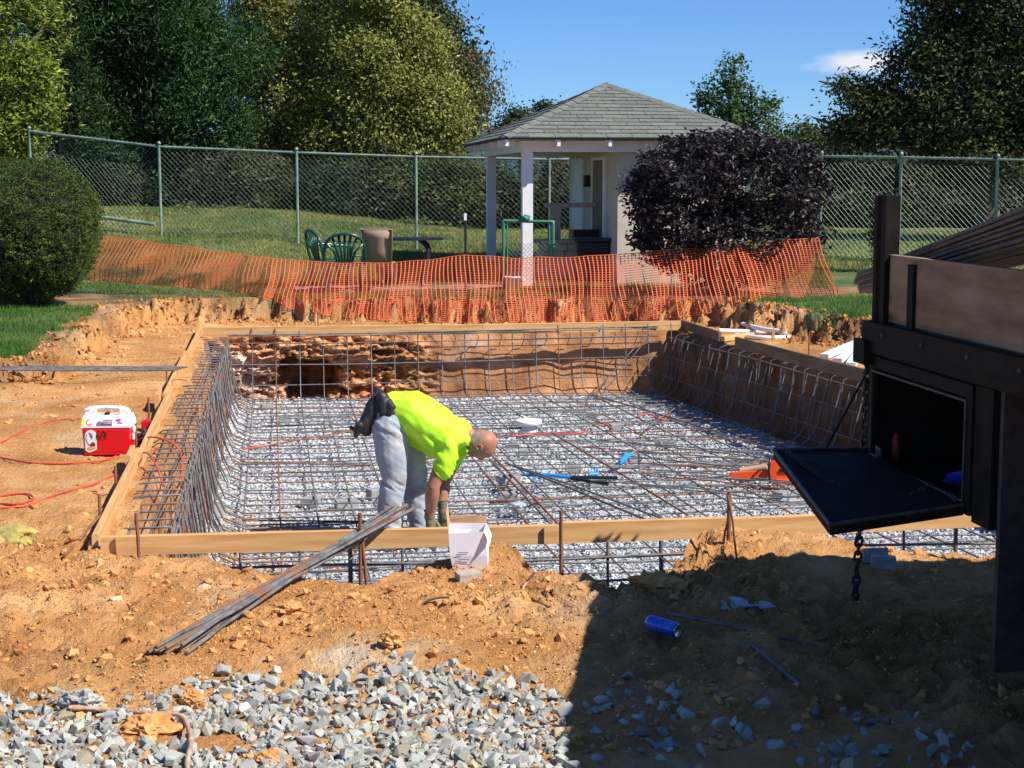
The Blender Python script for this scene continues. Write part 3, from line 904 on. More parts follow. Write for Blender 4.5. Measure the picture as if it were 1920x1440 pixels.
# L-bars at the near-left: turned from floor into the left side
for i in range(14):
    v0 = .2 + i * .30 + jj(.05); e = rb.uniform(1.5, 2.8); s = jj(.25)
    bar([W(.40 + jj(.02), v0, .02 + jj(.05)), W(.46, v0, FZ + .25), W(.52, v0 + .02, FZ + .11), W(.68, v0 + .04, FZ + .03), W(e, v0 + s, FZ + .03)], .0072)
# long bars: floor - back wall
u = .66
k = 0
while u < 6.6:
    fan = (u - 3.2) * .0
    z0 = FZ + .015
    vend = 11.62 + jj(.02)
    ue = lambda v_: u + (12 - v_) * .106 * min(1, max(0, (u - 2) / 4.2))
    pts = [W(ue(v_), v_, z0 + jj(.006)) for v_ in (-.35, 1.5, 3, 5, 7, 9, 10.6, 11.35)]
    pts += [W(u, 11.52, FZ + .07), W(u, vend, FZ + .22), W(u, vend + .04, -.2), W(u + .0, vend + .07, .10 + jj(.04)), W(u + .0, vend + .09, .20)]
    bar(pts, .0075 + jj(.0008), M['rust'] if k % 6 == 1 else M['bar'])
    k += 1
    u += .30 + jj(.012)
# horizontal bars of the back wall
for z, r in ((.14, .009), (.115, .007), (.02, .007), (-.25, .008), (-.50, .007)):
    bar([W(.36, 11.62, z + jj(.01)), W(1.8, 11.66, z - .012), W(3.2, 11.64, z + .0), W(4.7, 11.66, z + .015), W(5.85, 11.62, z + .03)], r)
for z in (.10, -.02, -.10):
    bar([W(1.4, 11.78, z - .03), W(2.6, 11.80, z + .02), W(4.2, 11.78, z + .03), W(5.9, 11.74, z + .05)], .006)
# short hooks joining the bond beam to the bank behind
for i in range(18):
    u0 = .5 + i * .30
    bar([W(u0, 11.68, .09), W(u0 + .05, 11.88, .04), W(u0 + .02, 11.96, -.10)], .006)
# left wall: long rails and upright bars
for uu_, z, r in ((.34, .08, .008), (.36, .05, .008), (.38, -.14, .0075), (.40, -.34, .0075), (.43, -.53, .0075), (.10, .075, .007), (.22, .07, .0065)):
    bar([W(uu_ + jj(.01), v_, z + jj(.012)) for v_ in (.05, 2, 4, 6, 8, 10, 11.7)], r)
for i in range(58):
    v0 = .12 + i * .20 + jj(.03)
    bar([W(.34 + jj(.03), v0 + jj(.03), .11 + jj(.03)), W(.37, v0, -.25), W(.41 + jj(.02), v0 + jj(.06), FZ + .06)], .0068, M['rust'] if i % 9 == 0 else M['bar'])
# rungs of the bond beam along the left side
for i in range(50):
    v0 = .22 + i * .232 + jj(.03)
    bar([W(.03 + jj(.02), v0 + jj(.03), .055), W(.06, v0, .085), W(.33, v0 + jj(.02), .09), W(.37, v0, .04), W(.375, v0, -.12)], .0068)
# right wall
for z, du in ((.02, .20), (-.22, .24), (-.48, .28)):
    bar([W(uR(v_) - du + jj(.012), v_, z + jj(.012)) for v_ in (3, 5, 7, 9, 10.5, 11.7)], .0072)
for i in range(34):
    v0 = 1.6 + i * .30 + jj(.02); U = uR(v0)
    bar([W(U + .02, v0, .07), W(U - .10, v0, .085), W(U - .19, v0, .05), W(U - .22, v0, -.25), W(U - .28, v0, FZ + .05)], .0070)
# squared hoops at the skimmer gap
for v0, h in ((8.75, .12), (8.1, .14)):
    U = uR(v0)
    bar([W(U - .26, v0, -.42), W(U - .24, v0, .06), W(U - .02, v0 + .02, .10), W(U - .0, v0 + .02, -.1)], .008)
# long braces in the far right corner
bar([W(5.05, 11.35, FZ), W(5.75, 11.55, .08)], .008)
bar([W(4.9, 11.25, FZ), W(5.65, 11.5, .05)], .008)
bar([W(uR(4.4) - .35, 4.4, -.62), W(uR(2.8) - .2, 3.1, .05)], .008)
# near side: a curtain of black bars below the front board
for z, dv in ((-.07, .05), (-.20, .02), (-.42, -.02)):
    bar([W(u_, dv + .02 + jj(.01), z + .012 * math.sin(u_ * 2)) for u_ in (.3, 1.2, 2.2, 3.2, 4.2, 5.4, 6.8)], .0085)
for i in range(22):
    u0 = .45 + i * .29 + jj(.02)
    bar([W(u0, .08, .04), W(u0, .06, -.3), W(u0 + .01, .10, FZ + .02)], .0085 if i % 3 else .013)
# heavy diagonal laps on the floor
def fbar(a, b, r=.011, m=None):
    A = G(a[0], a[1], FZ + .05); B = G(b[0], b[1], FZ + .04)
    bar([A, (A + B) / 2 + Vector((0, 0, .01)), B], r, m)
fbar((918, 862), (1032, 982)); fbar((926, 858), (1046, 982), m=M['rust'])
fbar((948, 868), (1214, 976)); fbar((962, 872), (1240, 972), .009)
fbar((1035, 812), (1290, 966), .009, M['rust'])
fbar((1210, 805), (1292, 748), .008)
fbar((1110, 740), (1460, 846), .010)
fbar((470, 842), (660, 808), .008, M['rust']); fbar((440, 870), (700, 872), .008, M['rust'])
for i in range(12):
    y0 = 812 + i * 9 + jj(3)
    fbar((1150 + jj(60), y0), (1490 + jj(20), y0 + 26 + jj(8)), .0065, M['bar'] if i % 3 else M['rust'])

# ------------------------------------------------------------------ concrete blocks under the mat
def block(px, py, z, size, rz, label, m='concrete', name='concrete_block', tilt=(0, 0), grp='grey blocks propping the rebar mat'):
    mb = MB(); mb.box((0, 0, size[2] / 2), size, bevel=.004)
    o = mb.build(name, M[m]); p = G(px, py, z); o.location = p; o.rotation_euler = (tilt[0], tilt[1], rz)
    return tag(o, label, 'block', grp)
BL = [(650, 954, .15, .10, .07, .3, 'pale block between the bars just left of the worker'), (585, 950, .13, .10, .07, -.2, 'block second left of the worker, near the front board'),
      (706, 938, .12, .10, .09, .5, 'block touching the worker\'s rear trouser leg'), (534, 796, .11, .09, .07, .2, 'small block on the gravel left of the tool belt'),
      (955, 916, .14, .10, .10, .6, 'dark-sided block standing on end below the worker\'s head'), (952, 938, .14, .11, .06, -.1, 'flat block in front of the dark-sided block'),
      (1020, 944, .12, .10, .06, .3, 'block right of the clear plastic near the front board'), (1120, 915, .12, .09, .07, .1, 'block under the black handle of the bolt cutter'),
      (1185, 868, .14, .10, .09, .2, 'tan block beside the blue blade tool'), (1075, 884, .12, .09, .06, 0, 'block above the bolt cutter handles'),
      (1320, 880, .15, .10, .06, .4, 'block left of the orange saw bar'), (1400, 905, .10, .08, .06, .1, 'block just below the orange saw bar'),
      (1470, 940, .15, .10, .08, .7, 'block casting a long shadow below the orange saw'), (1155, 812, .11, .09, .09, .2, 'upright block right of the white drain'),
      (1110, 788, .11, .09, .09, -.3, 'block between the white drain and the far right corner'), (985, 855, .11, .09, .06, .1, 'block below the white drain'),
      (960, 843, .11, .09, .05, .1, 'darker block just right of the worker\'s crown'), (1255, 838, .11, .09, .06, -.2, 'block halfway between the blue blade and the right wall'),
      (1070, 742, .11, .09, .07, .2, 'block close to the middle of the far wall'), (760, 905, .13, .1, .08, .2, 'block behind the worker\'s shins'), (400, 968, .16, .12, .09, .6, 'large block at the near left corner of the floor'),
      (500, 770, .11, .09, .07, .4, 'block near the far left corner under the mat'), (1240, 790, .1, .09, .07, .4, 'block at the edge of the shade along the right wall')]
for (a, b, sx, sy, sz, rz, lb) in BL:
    block(a, b, FLOORZ, (sx * 1.25, sy * 1.25, sz * 1.15), rz, lb)
block(878, 1092, .06, (.115, .085, .055), .35, 'tan concrete brick lying against the foot of the white box', 'brick_tan', 'brick', (.05, -.04), None)
g = on(1640, 1060); 
b1 = block(1641, 1056, g.z, (.13, .06, .075), .1, 'grey paver leaning behind the other by the hanging chain', 'concrete', 'paver_brick', (-.35, .0), 'two grey pavers by the chain')
b2 = block(1655, 1066, g.z, (.12, .07, .065), -.15, 'front grey paver with its shaded face to the camera, by the hanging chain', 'concrete', 'paver_brick', (0, .06), 'two grey pavers by the chain')

# ------------------------------------------------------------------ drain, tools and scraps on the floor
d0 = G(990, 818, FLOORZ)
dr = empty('main_drain', d0, 'white plastic pool drain with two stacked rims standing on the gravel', 'drain')
mb = MB(); mb.lathe([(.10, 0), (.11, .02), (.11, .06), (.07, .08), (.07, .11)], 24); mb.build('lower_rim', M['whitepvc'], dr)
mb = MB(); mb.lathe([(.05, .11), (.13, .13), (.15, .135), (.155, .17), (.145, .185), (.10, .187)], 24); mb.build('upper_rim', M['whitepvc'], dr)
# bolt cutter: black tubes with blue grips
bc = empty('bolt_cutter', G(1090, 892, FZ + .03), 'long black and blue bolt cutter lying on the bars', 'bolt cutter')
A, B, C_ = G(985, 890, FZ + .03), G(1070, 895, FZ + .035), G(1158, 896, FZ + .03)
mb = MB(); mb.tube([B, C_], .017, 8); wp(mb, 'handle', M['dark'], bc)
mb = MB(); mb.tube([B + Vector((0, -.06, 0)), G(1140, 908, FZ + .03)], .015, 8); wp(mb, 'handle', M['dark'], bc)
mb = MB(); mb.tube([A, (A + B) / 2 + Vector((0, 0, .01)), B], .018, 8); wp(mb, 'cutter_head', M['blue'], bc)
mb = MB()
for q in (1000, 1010, 1018): mb.tube([G(q, 890, FZ + .03), G(q + 2, 902, FZ + .03)], .008, 6)
wp(mb, 'jaw', M['blue'], bc)
mb = MB()
for q in (1108, 1114, 1120): mb.tube([G(q, 894, FZ + .03), G(q + 2, 878, FZ + .10)], .007, 6)
mb.tube([G(1104, 890, FZ + .05), G(1122, 889, FZ + .05)], .018, 8)
wp(mb, 'ratchet', M['blue'], bc)
tb = empty('hand_saw', G(1180, 862, FZ + .03), 'blue handled saw with a pale blade pointing up right of the bolt cutter', 'saw')
a, b, c = G(1162, 868, FZ + .04), G(1182, 852, FZ + .05), G(1206, 836, FZ + .06)
mb = MB(); mb.tube([a, a.lerp(b, .5) + Vector((0, 0, .012)), b], [.022, .03, .022], 10); mb.tube([a + Vector((0, -.05, 0)), b + Vector((-.02, -.05, -.01))], .012, 8)
wp(mb, 'handle', M['blue'], tb)
mb = MB(); mb.poly([b + Vector((0, -.03, 0)), c + Vector((0, -.02, 0)), c + Vector((0, .02, .0)), b + Vector((0, .04, 0))], (0, 0, .004)); wp(mb, 'blade', M['concrete'], tb)
# orange cut-off saw
s0 = G(1470, 905, FZ)
sw = empty('chainsaw', s0, 'orange power saw with grey front handle and orange bar cover lying on the bars', 'saw')
mb = MB()
prof = [(1446, 868), (1462, 864), (1474, 872), (1488, 880), (1506, 892), (1508, 899), (1496, 905), (1448, 906), (1443, 890)]
yy = s0.y
pf = [P(a, b, yy - .07) for a, b in prof]
mb.poly(pf, (0, .15, 0)); mb.box(P(1470, 900, yy + .0), (.18, .20, .05), bevel=.015)
wp(mb, 'body', M['orange'], sw)
mb = MB(); mb.box(P(1470, 882, yy - .075), (.08, .02, .035), bevel=.008); wp(mb, 'starter_cover', M['dark'], sw)
mb = MB(); mb.tube([P(1444, 905, yy - .1), P(1441, 880, yy - .11), P(1444, 862, yy - .09), P(1450, 858, yy + .02), P(1448, 870, yy + .1)], .011, 8); wp(mb, 'front_handle', M['bluegrey'], sw)
mb = MB(); mb.tube([P(1492, 884, yy), P(1512, 884, yy), P(1520, 900, yy), P(1500, 905, yy)], .013, 8); wp(mb, 'rear_handle', M['orange'], sw)
mb = MB(); mb.poly([P(1368, 893, yy - .02), P(1372, 887, yy - .02), P(1440, 883, yy - .02), P(1440, 897, yy - .02), P(1374, 898, yy - .02)], (0, .05, 0)); wp(mb, 'bar_cover', M['orange'], sw)
mb = MB(); mb.tube([P(1346, 893, yy), P(1376, 891, yy)], .010, 8); wp(mb, 'guide_bar', M['bar'], sw)
mb = MB(); mb.tube([P(1388, 884, yy + .25), P(1438, 876, yy + .2)], .035, 10); o = mb.build('paper_roll', M['card']); tag(o, 'short pale roll lying behind the orange bar cover', 'roll')
# clear plastic scrap near the blocks, plastic scrap in the shade
def crumple(name, c, r, m, seed, flat=.4, sub=3):
    bm = bmesh.new(); bmesh.ops.create_icosphere(bm, subdivisions=sub, radius=1)
    V = np.array([v.co[:] for v in bm.verts]); F = np.array([[v.index for v in f.verts] for f in bm.faces]); bm.free()
    n = 1 + .35 * fbm(V[:, 0] * 2.2 + seed, V[:, 1] * 2.2, V[:, 2] * 2.2, oct=3, seed=seed) - .25 * np.abs(fbm(V[:, 0] * 5, V[:, 1] * 5 + seed, V[:, 2] * 5, oct=2, seed=seed))
    V = V * n[:, None] * np.array([[r, r * .8, r * flat]])
    o = fast_mesh(name, V, F, m, col=np.ones((len(V), 3))); o.location = c
    return o
M['film'] = mat('clear_film', (.62, .66, .72), rough=.18, spec=.8, trans=.35)
tag(crumple('plastic_scrap', G(972, 950, FZ), .10, M['film'], 5), 'crumpled clear plastic on the gravel near the front board', 'plastic')
tag(crumple('plastic_scrap', on(1372, 1132, .01), .10, M['film'], 6, .25), 'crumpled clear plastic lying in the truck shade', 'plastic')
tag(crumple('plastic_scrap', on(1430, 1135, .01), .05, M['film'], 8, .3), 'tiny scrap of plastic right of the bigger one in the shade', 'plastic')
# white pipes and foam on the right bank
def tubething(name, pts, r, m, label, cat, group=None, n=10):
    c = pts[0]
    mb = MB(); mb.tube(pts, r, n); o = mb.build(name, m, origin=c)
    return tag(o, label, cat, group)
zz = .16
def smoothpath(pts, n=6):
    out = []
    P_ = [Vector(p) for p in pts]
    for i in range(len(P_) - 1):
        p0 = P_[max(i - 1, 0)]; p1 = P_[i]; p2 = P_[i + 1]; p3 = P_[min(i + 2, len(P_) - 1)]
        for k in range(n):
            t = k / n
            out.append(.5 * ((2 * p1) + (p2 - p0) * t + (2 * p0 - 5 * p1 + 4 * p2 - p3) * t * t + (3 * p1 - p0 - 3 * p2 + p3) * t ** 3))
    out.append(P_[-1]); return out
gp = 'white foam pipes on the right bank'
tubething('foam_pipe', smoothpath([G(1348, 620, .17), G(1400, 622, .15), G(1450, 624, .14), G(1476, 618, .17)]), .030, M['whitep'], 'white pipe lying flat behind the right boards, lowest in front', 'pipe', gp)
tubething('foam_pipe', smoothpath([G(1392, 608, .22), G(1430, 617, .20), G(1466, 622, .19), G(1474, 628, .16)]), .030, M['whitep'], 'white pipe crossing over the others with its end raised to the left', 'pipe', gp)
tubething('foam_pipe', smoothpath([G(1380, 628, .13), G(1430, 633, .13), G(1480, 632, .13)]), .028, M['whitep'], 'white pipe nearest the boards, ending furthest right', 'pipe', gp)
gp = 'white foam strips beside the truck post'
for i, (a, b) in enumerate([((1545, 672, .14), (1612, 644, .20)), ((1570, 680, .13), (1618, 655, .2)), ((1595, 688, .13), (1622, 650, .22))]):
    A, B = G(*a), G(*b)
    mb = MB(); d = (B - A).normalized(); s = Vector((d.y, -d.x, 0)) * .05
    mb.poly([A - s, A + s, B + s * 1.1, B - s * 1.1], (0, 0, .045))
    tag(mb.build('foam_strip', M['whitep'], origin=A), ['longest white strip by the truck post, furthest left', 'middle white strip by the truck post', 'shortest white strip, nearest the truck post'][i], 'foam strip', gp)
A, B = G(1524, 826, FLOORZ + .05), P(1540, 782, G(1524, 826, FLOORZ).y + .1)
mb = MB(); mb.poly([A + Vector((-.03, 0, 0)), A + Vector((.03, 0, 0)), B + Vector((.01, 0, 0))], (0, .01, 0)); tag(mb.build('foam_strip', M['whitep'], origin=A), 'pointed white strip standing at the foot of the right wall', 'foam strip')

# red twine bits on the mat
for i, pts in enumerate([[(1115, 790), (1135, 796), (1150, 806)], [(1195, 782), (1215, 776), (1240, 786), (1252, 778)], [(960, 818), (1010, 814), (1085, 812), (1100, 806)], [(456, 842), (480, 838), (520, 834)]]):
    tubething('red_cord', smoothpath([G(a, b, FZ + .03) for a, b in pts]), .009, M['cord'],
              ['short red cord right of the white drain', 'looped red cord near the shaded right wall', 'red cord running past the front of the drain', 'red cord end on the mat near the left side'][i], 'cord', None, 6)

# ================================================================== things on the left and in front
# cooler
cz = on(206, 852).z
c0 = G(206, 850, cz); S = c0.y / FPX
ck = empty('cooler', c0, 'red cooler with a white stickered lid standing left of the pit, marked 69', 'cooler', rz=.05)
wd, dp, hh = .345, .24, .195
mb = MB(); mb.box((0, .0, hh / 2 + .012), (wd * .93, dp, hh), taper=1.07, bevel=.022); body = mb.build('body', M['red'], ck)
mb = MB(); mb.box((0, 0, .018), (wd * .93, dp * .98, .022), bevel=.006); mb.build('base', M['red'], ck)
# lid: tent-like, with a handle cut-out
zl = hh + .012
mb = MB()
def lidsec(w, d, z): return [Vector((-w / 2, -d / 2, z)), Vector((w / 2, -d / 2, z)), Vector((w / 2, d / 2, z)), Vector((-w / 2, d / 2, z))]
secs = [lidsec(wd * 1.02, dp * 1.06, zl), lidsec(wd * 1.02, dp * 1.06, zl + .018), lidsec(wd * .99, dp * .80, zl + .06), lidsec(wd * .97, dp * .5, zl + .085)]
vs = [p for s in secs for p in s]; fs = []
for i in range(3):
    for k_ in range(4): fs.append((i * 4 + k_, i * 4 + (k_ + 1) % 4, (i + 1) * 4 + (k_ + 1) % 4, (i + 1) * 4 + k_))
fs += [(3, 2, 1, 0), (12, 13, 14, 15)]
mb.add(vs, fs); lid = mb.build('lid', M['whitep'], ck)
mb = MB()
mb.tube([(-.155, -.052, zl + .06), (-.150, -.045, zl + .118), (-.12, -.04, zl + .132), (0, -.04, zl + .138), (.12, -.04, zl + .130), (.152, -.045, zl + .112), (.158, -.052, zl + .055)], .016, 8)
mb.box((-.115, -.045, zl + .10), (.085, .03, .07), bevel=.01); mb.box((.12, -.045, zl + .10), (.075, .03, .07), bevel=.01)
handle = mb.build('handle', M['whitep'], ck)
mb = MB(); mb.box((.0, -.045, zl + .092), (.035, .034, .018), bevel=.005); mb.build('latch_button', M['dark'], ck)
for s in (-1, 1):
    mb = MB(); mb.lathe([(.032, 0), (.032, .012), (.02, .016)], 16, c=(s * (wd / 2 + .0), 0, zl - .03), rot=Matrix.Rotation(s * math.pi / 2, 3, 'Y')); mb.box((s * (wd / 2 + .003), 0, zl - .06), (.014, .05, .09), bevel=.005); mb.build('hinge_arm', M['whitep'], ck)
# printed stickers lie on body and lid
def sticker(parent, name, pts2, m, yfun, th=.0012):
    mb = MB(); mb.poly([Vector((x, yfun(z) - .0015, z)) for x, z in pts2], (0, -th, 0)); return mb.build(name, m, parent)
fy = lambda z: -(dp / 2) * (1 + .07 * (z - .012) / hh)
def circ(cx, cz, rx, rz, n=18, a0=0, a1=2 * math.pi): return [(cx + rx * math.cos(a0 + (a1 - a0) * i / n), cz + rz * math.sin(a0 + (a1 - a0) * i / n)) for i in range(n)]
arch = [(-.148, .045), (-.125, .028), (-.095, .036), (-.066, .050), (-.066, .105), (-.062, .13), (-.062, .16), (-.075, .182), (-.10, .194), (-.128, .188), (-.146, .168), (-.15, .14)]
sticker(body, 'sticker', arch[::-1], M['whitep'], fy)
M['tanink'] = mat('tan_print', (.65, .38, .14), rough=.6); M['maroon'] = mat('maroon_print', (.22, .02, .05), rough=.6)
M['yellow'] = mat('yellow_print', (.8, .62, .02), rough=.5); M['pink'] = mat('pink_print', (.75, .03, .30), rough=.5); M['navy'] = mat('navy_print', (.02, .05, .28), rough=.5)
fy2 = lambda z: fy(z) - .0022
sticker(body, 'sticker_print', [(-.137, .055), (-.118, .043), (-.075, .056), (-.076, .070), (-.105, .072), (-.13, .068)][::-1], M['tanink'], fy2)
sticker(body, 'sticker_print', [(-.115, .075), (-.078, .075), (-.075, .092), (-.092, .108), (-.105, .095), (-.118, .088)][::-1], M['maroon'], fy2)
sticker(body, 'sticker_print', [(-.12, .176), (-.10, .166), (-.092, .145), (-.097, .128), (-.108, .14), (-.112, .16)][::-1], M['ink'], fy2)
mb = MB(); mb.tube([(-.136, fy2(.16), .165), (-.141, fy2(.13), .13), (-.132, fy2(.1), .098), (-.12, fy2(.08), .084)], .003, 5); mb.build('sticker_print', M['ink'], body)
# number 69
def stroke(parent, pts, r, m, y=None):
    mb = MB(); mb.tube([Vector((x, (y if y is not None else fy(z)) - .002, z)) for x, z in pts], r, 6); return mb.build('number', m, parent)
M['num'] = mat('dark_red_number', (.07, .0, .0), rough=.5)
stroke(body, circ(-.052, .138, .014, .015, 14) + [circ(-.052, .138, .014, .015, 14)[0]] , .0040, M['num'])
stroke(body, [(-.066, .142), (-.064, .158), (-.055, .176), (-.046, .188)], .0042, M['num'])
stroke(body, circ(-.012, .168, .014, .015, 14) + [circ(-.012, .168, .014, .015, 14)[0]], .0040, M['num'])
stroke(body, [(.002, .164), (.0, .148), (-.008, .130), (-.017, .118)], .0042, M['num'])
# lid print on the sloping front
def lidpt(x, t, off=.002):    # t: 0 bottom .. 1 top of sloping front face
    z0, y0, z1, y1 = zl + .018, -dp * .53, zl + .06, -dp * .40
    n = Vector((0, -(z1 - z0), (y0 - y1) * -1)).normalized()
    n = Vector((0, -.8, .35)).normalized()
    return Vector((x, y0 + (y1 - y0) * t, z0 + (z1 - z0) * t)) + n * off
def lidprint(pts, m): 
    mb = MB(); mb.poly([lidpt(x, t) for x, t in pts], (0, -.001, .0004)); mb.build('lid_sticker', m, lid)
lidprint([(-.172, .05), (-.15, .05), (-.15, .9), (-.172, .9)], M['yellow'])
for k_ in range(7):
    a = math.pi * (.6 + k_ * .2); 
    lidprint([(-.115 + .022 * math.cos(a) - .005, .5 + .42 * math.sin(a) - .09), (-.115 + .022 * math.cos(a) + .005, .5 + .42 * math.sin(a) - .09), (-.115 + .022 * math.cos(a) + .005, .5 + .42 * math.sin(a) + .09), (-.115 + .022 * math.cos(a) - .005, .5 + .42 * math.sin(a) + .09)], M['red'])
lidprint([(-.065, .1), (-.03, .1), (-.03, .5), (-.045, .75), (-.065, .4)], M['ink']); lidprint([(-.062, .0), (.048, .0), (.048, .1), (-.062, .1)], M['navy'])
lidprint([(-.028, .12), (.045, .12), (.045, .6), (-.028, .6)], M['maroon']); lidprint([(-.024, .2), (.038, .2), (.038, .52), (-.024, .52)], M['whitep'])
lidprint([(-.02, .72), (.05, .72), (.05, .86), (-.02, .86)], M['ink']) 
lidprint([(.072, .62), (.095, .5), (.11, .75), (.105, 1.0), (.085, 1.05), (.07, .9)], M['pink'])
lidprint([(.085, .2), (.10, .3), (.12, .2), (.125, .42), (.1, .5), (.08, .36)], M['ink'])
mb = MB(); mb.tube([(-.160, -.063, zl + .105), (-.150, -.062, zl + .115), (-.125, -.058, zl + .119)], .003, 5); mb.build('lid_sticker', M['ink'], lid)
# black bag and red bag behind the cooler
tag(crumple('black_bag', on(270, 822, .05), .06, M['blackr'], 12, 1.1), 'small black bag squeezed between the cooler and the form board', 'bag')
mb = MB(); mb.box((0, 0, .05), (.09, .07, .10), bevel=.012); mb.tube([(-.02, 0, .10), (0, 0, .125), (.02, 0, .10)], .005, 6)
o = mb.build('fuel_can', M['red']); o.location = on(277, 812); tag(o, 'small red can half hidden behind the black bag and form board', 'can')

# cords
def cordpath(pix, r=.006, lift=.004):
    return smoothpath([on(a, b, r + lift) if len(pp_) == 2 else G(a, b, pp_[2]) for pp_ in pix for a, b in [pp_[:2]]], 8)
tubething('extension_cord', cordpath([(-60, 852), (0, 858), (60, 868), (130, 868), (200, 862), (236, 842), (262, 824, .12), (292, 820, .20), (325, 832, .17), (340, 855, .10), (338, 900, .05), (325, 925, -.1)]), .0065, M['cord'], 'orange red cord passing in front of the cooler and over the form board', 'cord', 'extension cords left of the pit', 6)
tubething('extension_cord', cordpath([(-40, 955), (10, 952), (60, 946), (110, 926), (170, 910), (215, 890), (250, 862), (262, 850, .14), (280, 852, .17), (296, 880, .10), (306, 912, .0)]), .0065, M['cord'], 'orange red cord running along the outside of the left boards', 'cord', 'extension cords left of the pit', 6)
tubething('extension_cord', cordpath([(-30, 940), (10, 928), (50, 926), (62, 936), (30, 945), (-10, 944), (-50, 948)]), .0065, M['cord'], 'coiled loop of orange red cord at the left edge of the frame', 'cord', 'extension cords left of the pit', 6)
tubething('extension_cord', cordpath([(-40, 842), (0, 830), (50, 806), (100, 788), (150, 784)]), .0055, M['cord'], 'thin cord running behind the cooler to the left edge', 'cord', 'extension cords left of the pit', 6)
tubething('extension_cord', cordpath([(262, 762), (290, 748), (312, 730), (326, 712, .2), (350, 714, .15)]), .0055, M['cord'], 'thin cord from behind the cooler up over the left boards', 'cord', 'extension cords left of the pit', 6)
# long loose bars lying on the left
lb_ = empty('bar_bundle', on(100, 688), 'long grey bars lying from the left edge to the left form board', 'rebar', 'loose bundles of steel bars')
for i in range(5):
    a = G(-120, 683 + i * 2.0, .24 + .012 * (i % 2)); b = G(352 - i * 6, 690 + i * 1.6 - 2, .215)
    mb = MB(); mb.tube([a, a.lerp(b, .5) + Vector((0, 0, -.01)), b], .009, 6); wp(mb, 'bar', M['bar'], lb_)
tubething('branch', [on(240, 560, .05), on(400, 556, .08)], .012, M['root'], 'thin broken branch lying on the bank behind the left boards', 'branch')
# foreground bundle
fbn = empty('bar_bundle', on(300, 1220), 'bundle of grey steel bars leaning on the front board next to the worker', 'rebar', 'loose bundles of steel bars')
rb = random.Random(9)
mid = on(520, 1118, .0)
for i in range(13):
    e0 = (285 + rb.uniform(-12, 70) , 1222 + rb.uniform(-3, 4))
    off = i / 12
    a = on(278 + off * 70 + rb.uniform(-8, 8), 1226 - off * 4 + rb.uniform(-3, 3), .012)
    xe = 742 + rb.uniform(-6, 50); 
    b = P(xe, 984 + (xe - 742) * .05 + off * 16, 8.74 + off * .06)
    crest = P(700 + off * 20, 1010 + off * 22, 8.42)
    t = .80
    crest.z = max(crest.z, .185)
    crest = Vector((a.x + (b.x - a.x) * t, a.y + (b.y - a.y) * t, a.z + (b.z - a.z) * t + .02))
    m1 = a.lerp(b, .4) + Vector((0, 0, .012 + .01 * (i % 3)))
    q_ = [a.lerp(b, w_ / 14) for w_ in range(15)]
    hs_ = sdfH(np.array([p.x for p in q_]), np.array([p.y for p in q_]))[0]
    for w_, p in enumerate(q_):
        t_ = w_ / 14
        p.z = max(a.z * (1 - t_) + (.190 + .012 * (i % 4)) * t_ ** .9, (hs_[w_] + .014 + .012 * (i % 3)) if p.y < 7.7 else -9)
    for w_ in range(1, 14): q_[w_].z = max(q_[w_].z, (q_[w_ - 1].z + q_[w_ + 1].z) / 2 - .001)
    mb = MB(); mb.tube(q_, .0085, 7); wp(mb, 'bar', M['bar'] if i % 5 else M['rust'], fbn)
# box
bxp = G(879, 1076, .05); bS = bxp.y / FPX
bx_ = empty('cardboard_box', bxp, 'open white cardboard box standing between the front board and the tan brick', 'box', rz=0)
mb = MB()
w1, w2, dpt, hb = .155, .195, .14, .235
# walls as four leaning panels
c_b = [Vector((-w1 / 2 + .01, -dpt / 2, 0)), Vector((w1 / 2 + .02, -dpt / 2 - .01, -.01)), Vector((w1 / 2 + .02, dpt / 2, 0)), Vector((-w1 / 2 + .01, dpt / 2, 0))]
c_t = [Vector((-w2 / 2, -dpt / 2 - .012, hb - .01)), Vector((w2 / 2 - .02, -dpt / 2 - .015, hb - .0)), Vector((w2 / 2 - .01, dpt / 2, hb + .01)), Vector((-w2 / 2, dpt / 2, hb + .01))]
c_m = [c_b[i].lerp(c_t[i], .5) + Vector((0.008 * (1 if i in (1, 2) else -1.2), -.006 if i < 2 else .004, 0)) for i in range(4)]
fs = [(3, 2, 1, 0)]
for i in range(4):
    j = (i + 1) % 4; fs += [(i, j, 4 + j, 4 + i), (4 + i, 4 + j, 8 + j, 8 + i)]
mb.add(c_b + c_m + c_t, fs)
bb = mb.build('carton', M['cardw'], bx_); md = bb.modifiers.new('t', 'SOLIDIFY'); md.thickness = .003
def flap(p0, p1, out, m):
    mb = MB(); mb.poly([p0, p1, p1 + out, p0 + out * .9], (0.001, .002, .001)); return mb.build('flap', m, bx_)
flap(c_t[3], c_t[0], Vector((-.012, -.0, .115)), M['card']); 
flap(c_t[0] + Vector((0, 0, .001)), c_t[0].lerp(c_t[1], .55), Vector((.015, .02, .01)), M['cardw'])
flap(c_t[2], c_t[1], Vector((.03, -.05, -.055)), M['cardw']); flap(c_t[2], c_t[3], Vector((0, .06, .03)), M['card'])
for (x, z, wd_) in ((-.03, .13, .05), (-.04, .12, .03), (-.03, .095, .055), (-.045, .085, .03), (-.02, .07, .04), (.045, .02, .02), (.05, .03, .012)):
    mb = MB(); mb.box((x + wd_ / 2 - .02, -dpt / 2 - .0185 + (.12 - z) * .02, z), (wd_, .001, .0035)); mb.build('print_line', M['ink'], bx_)
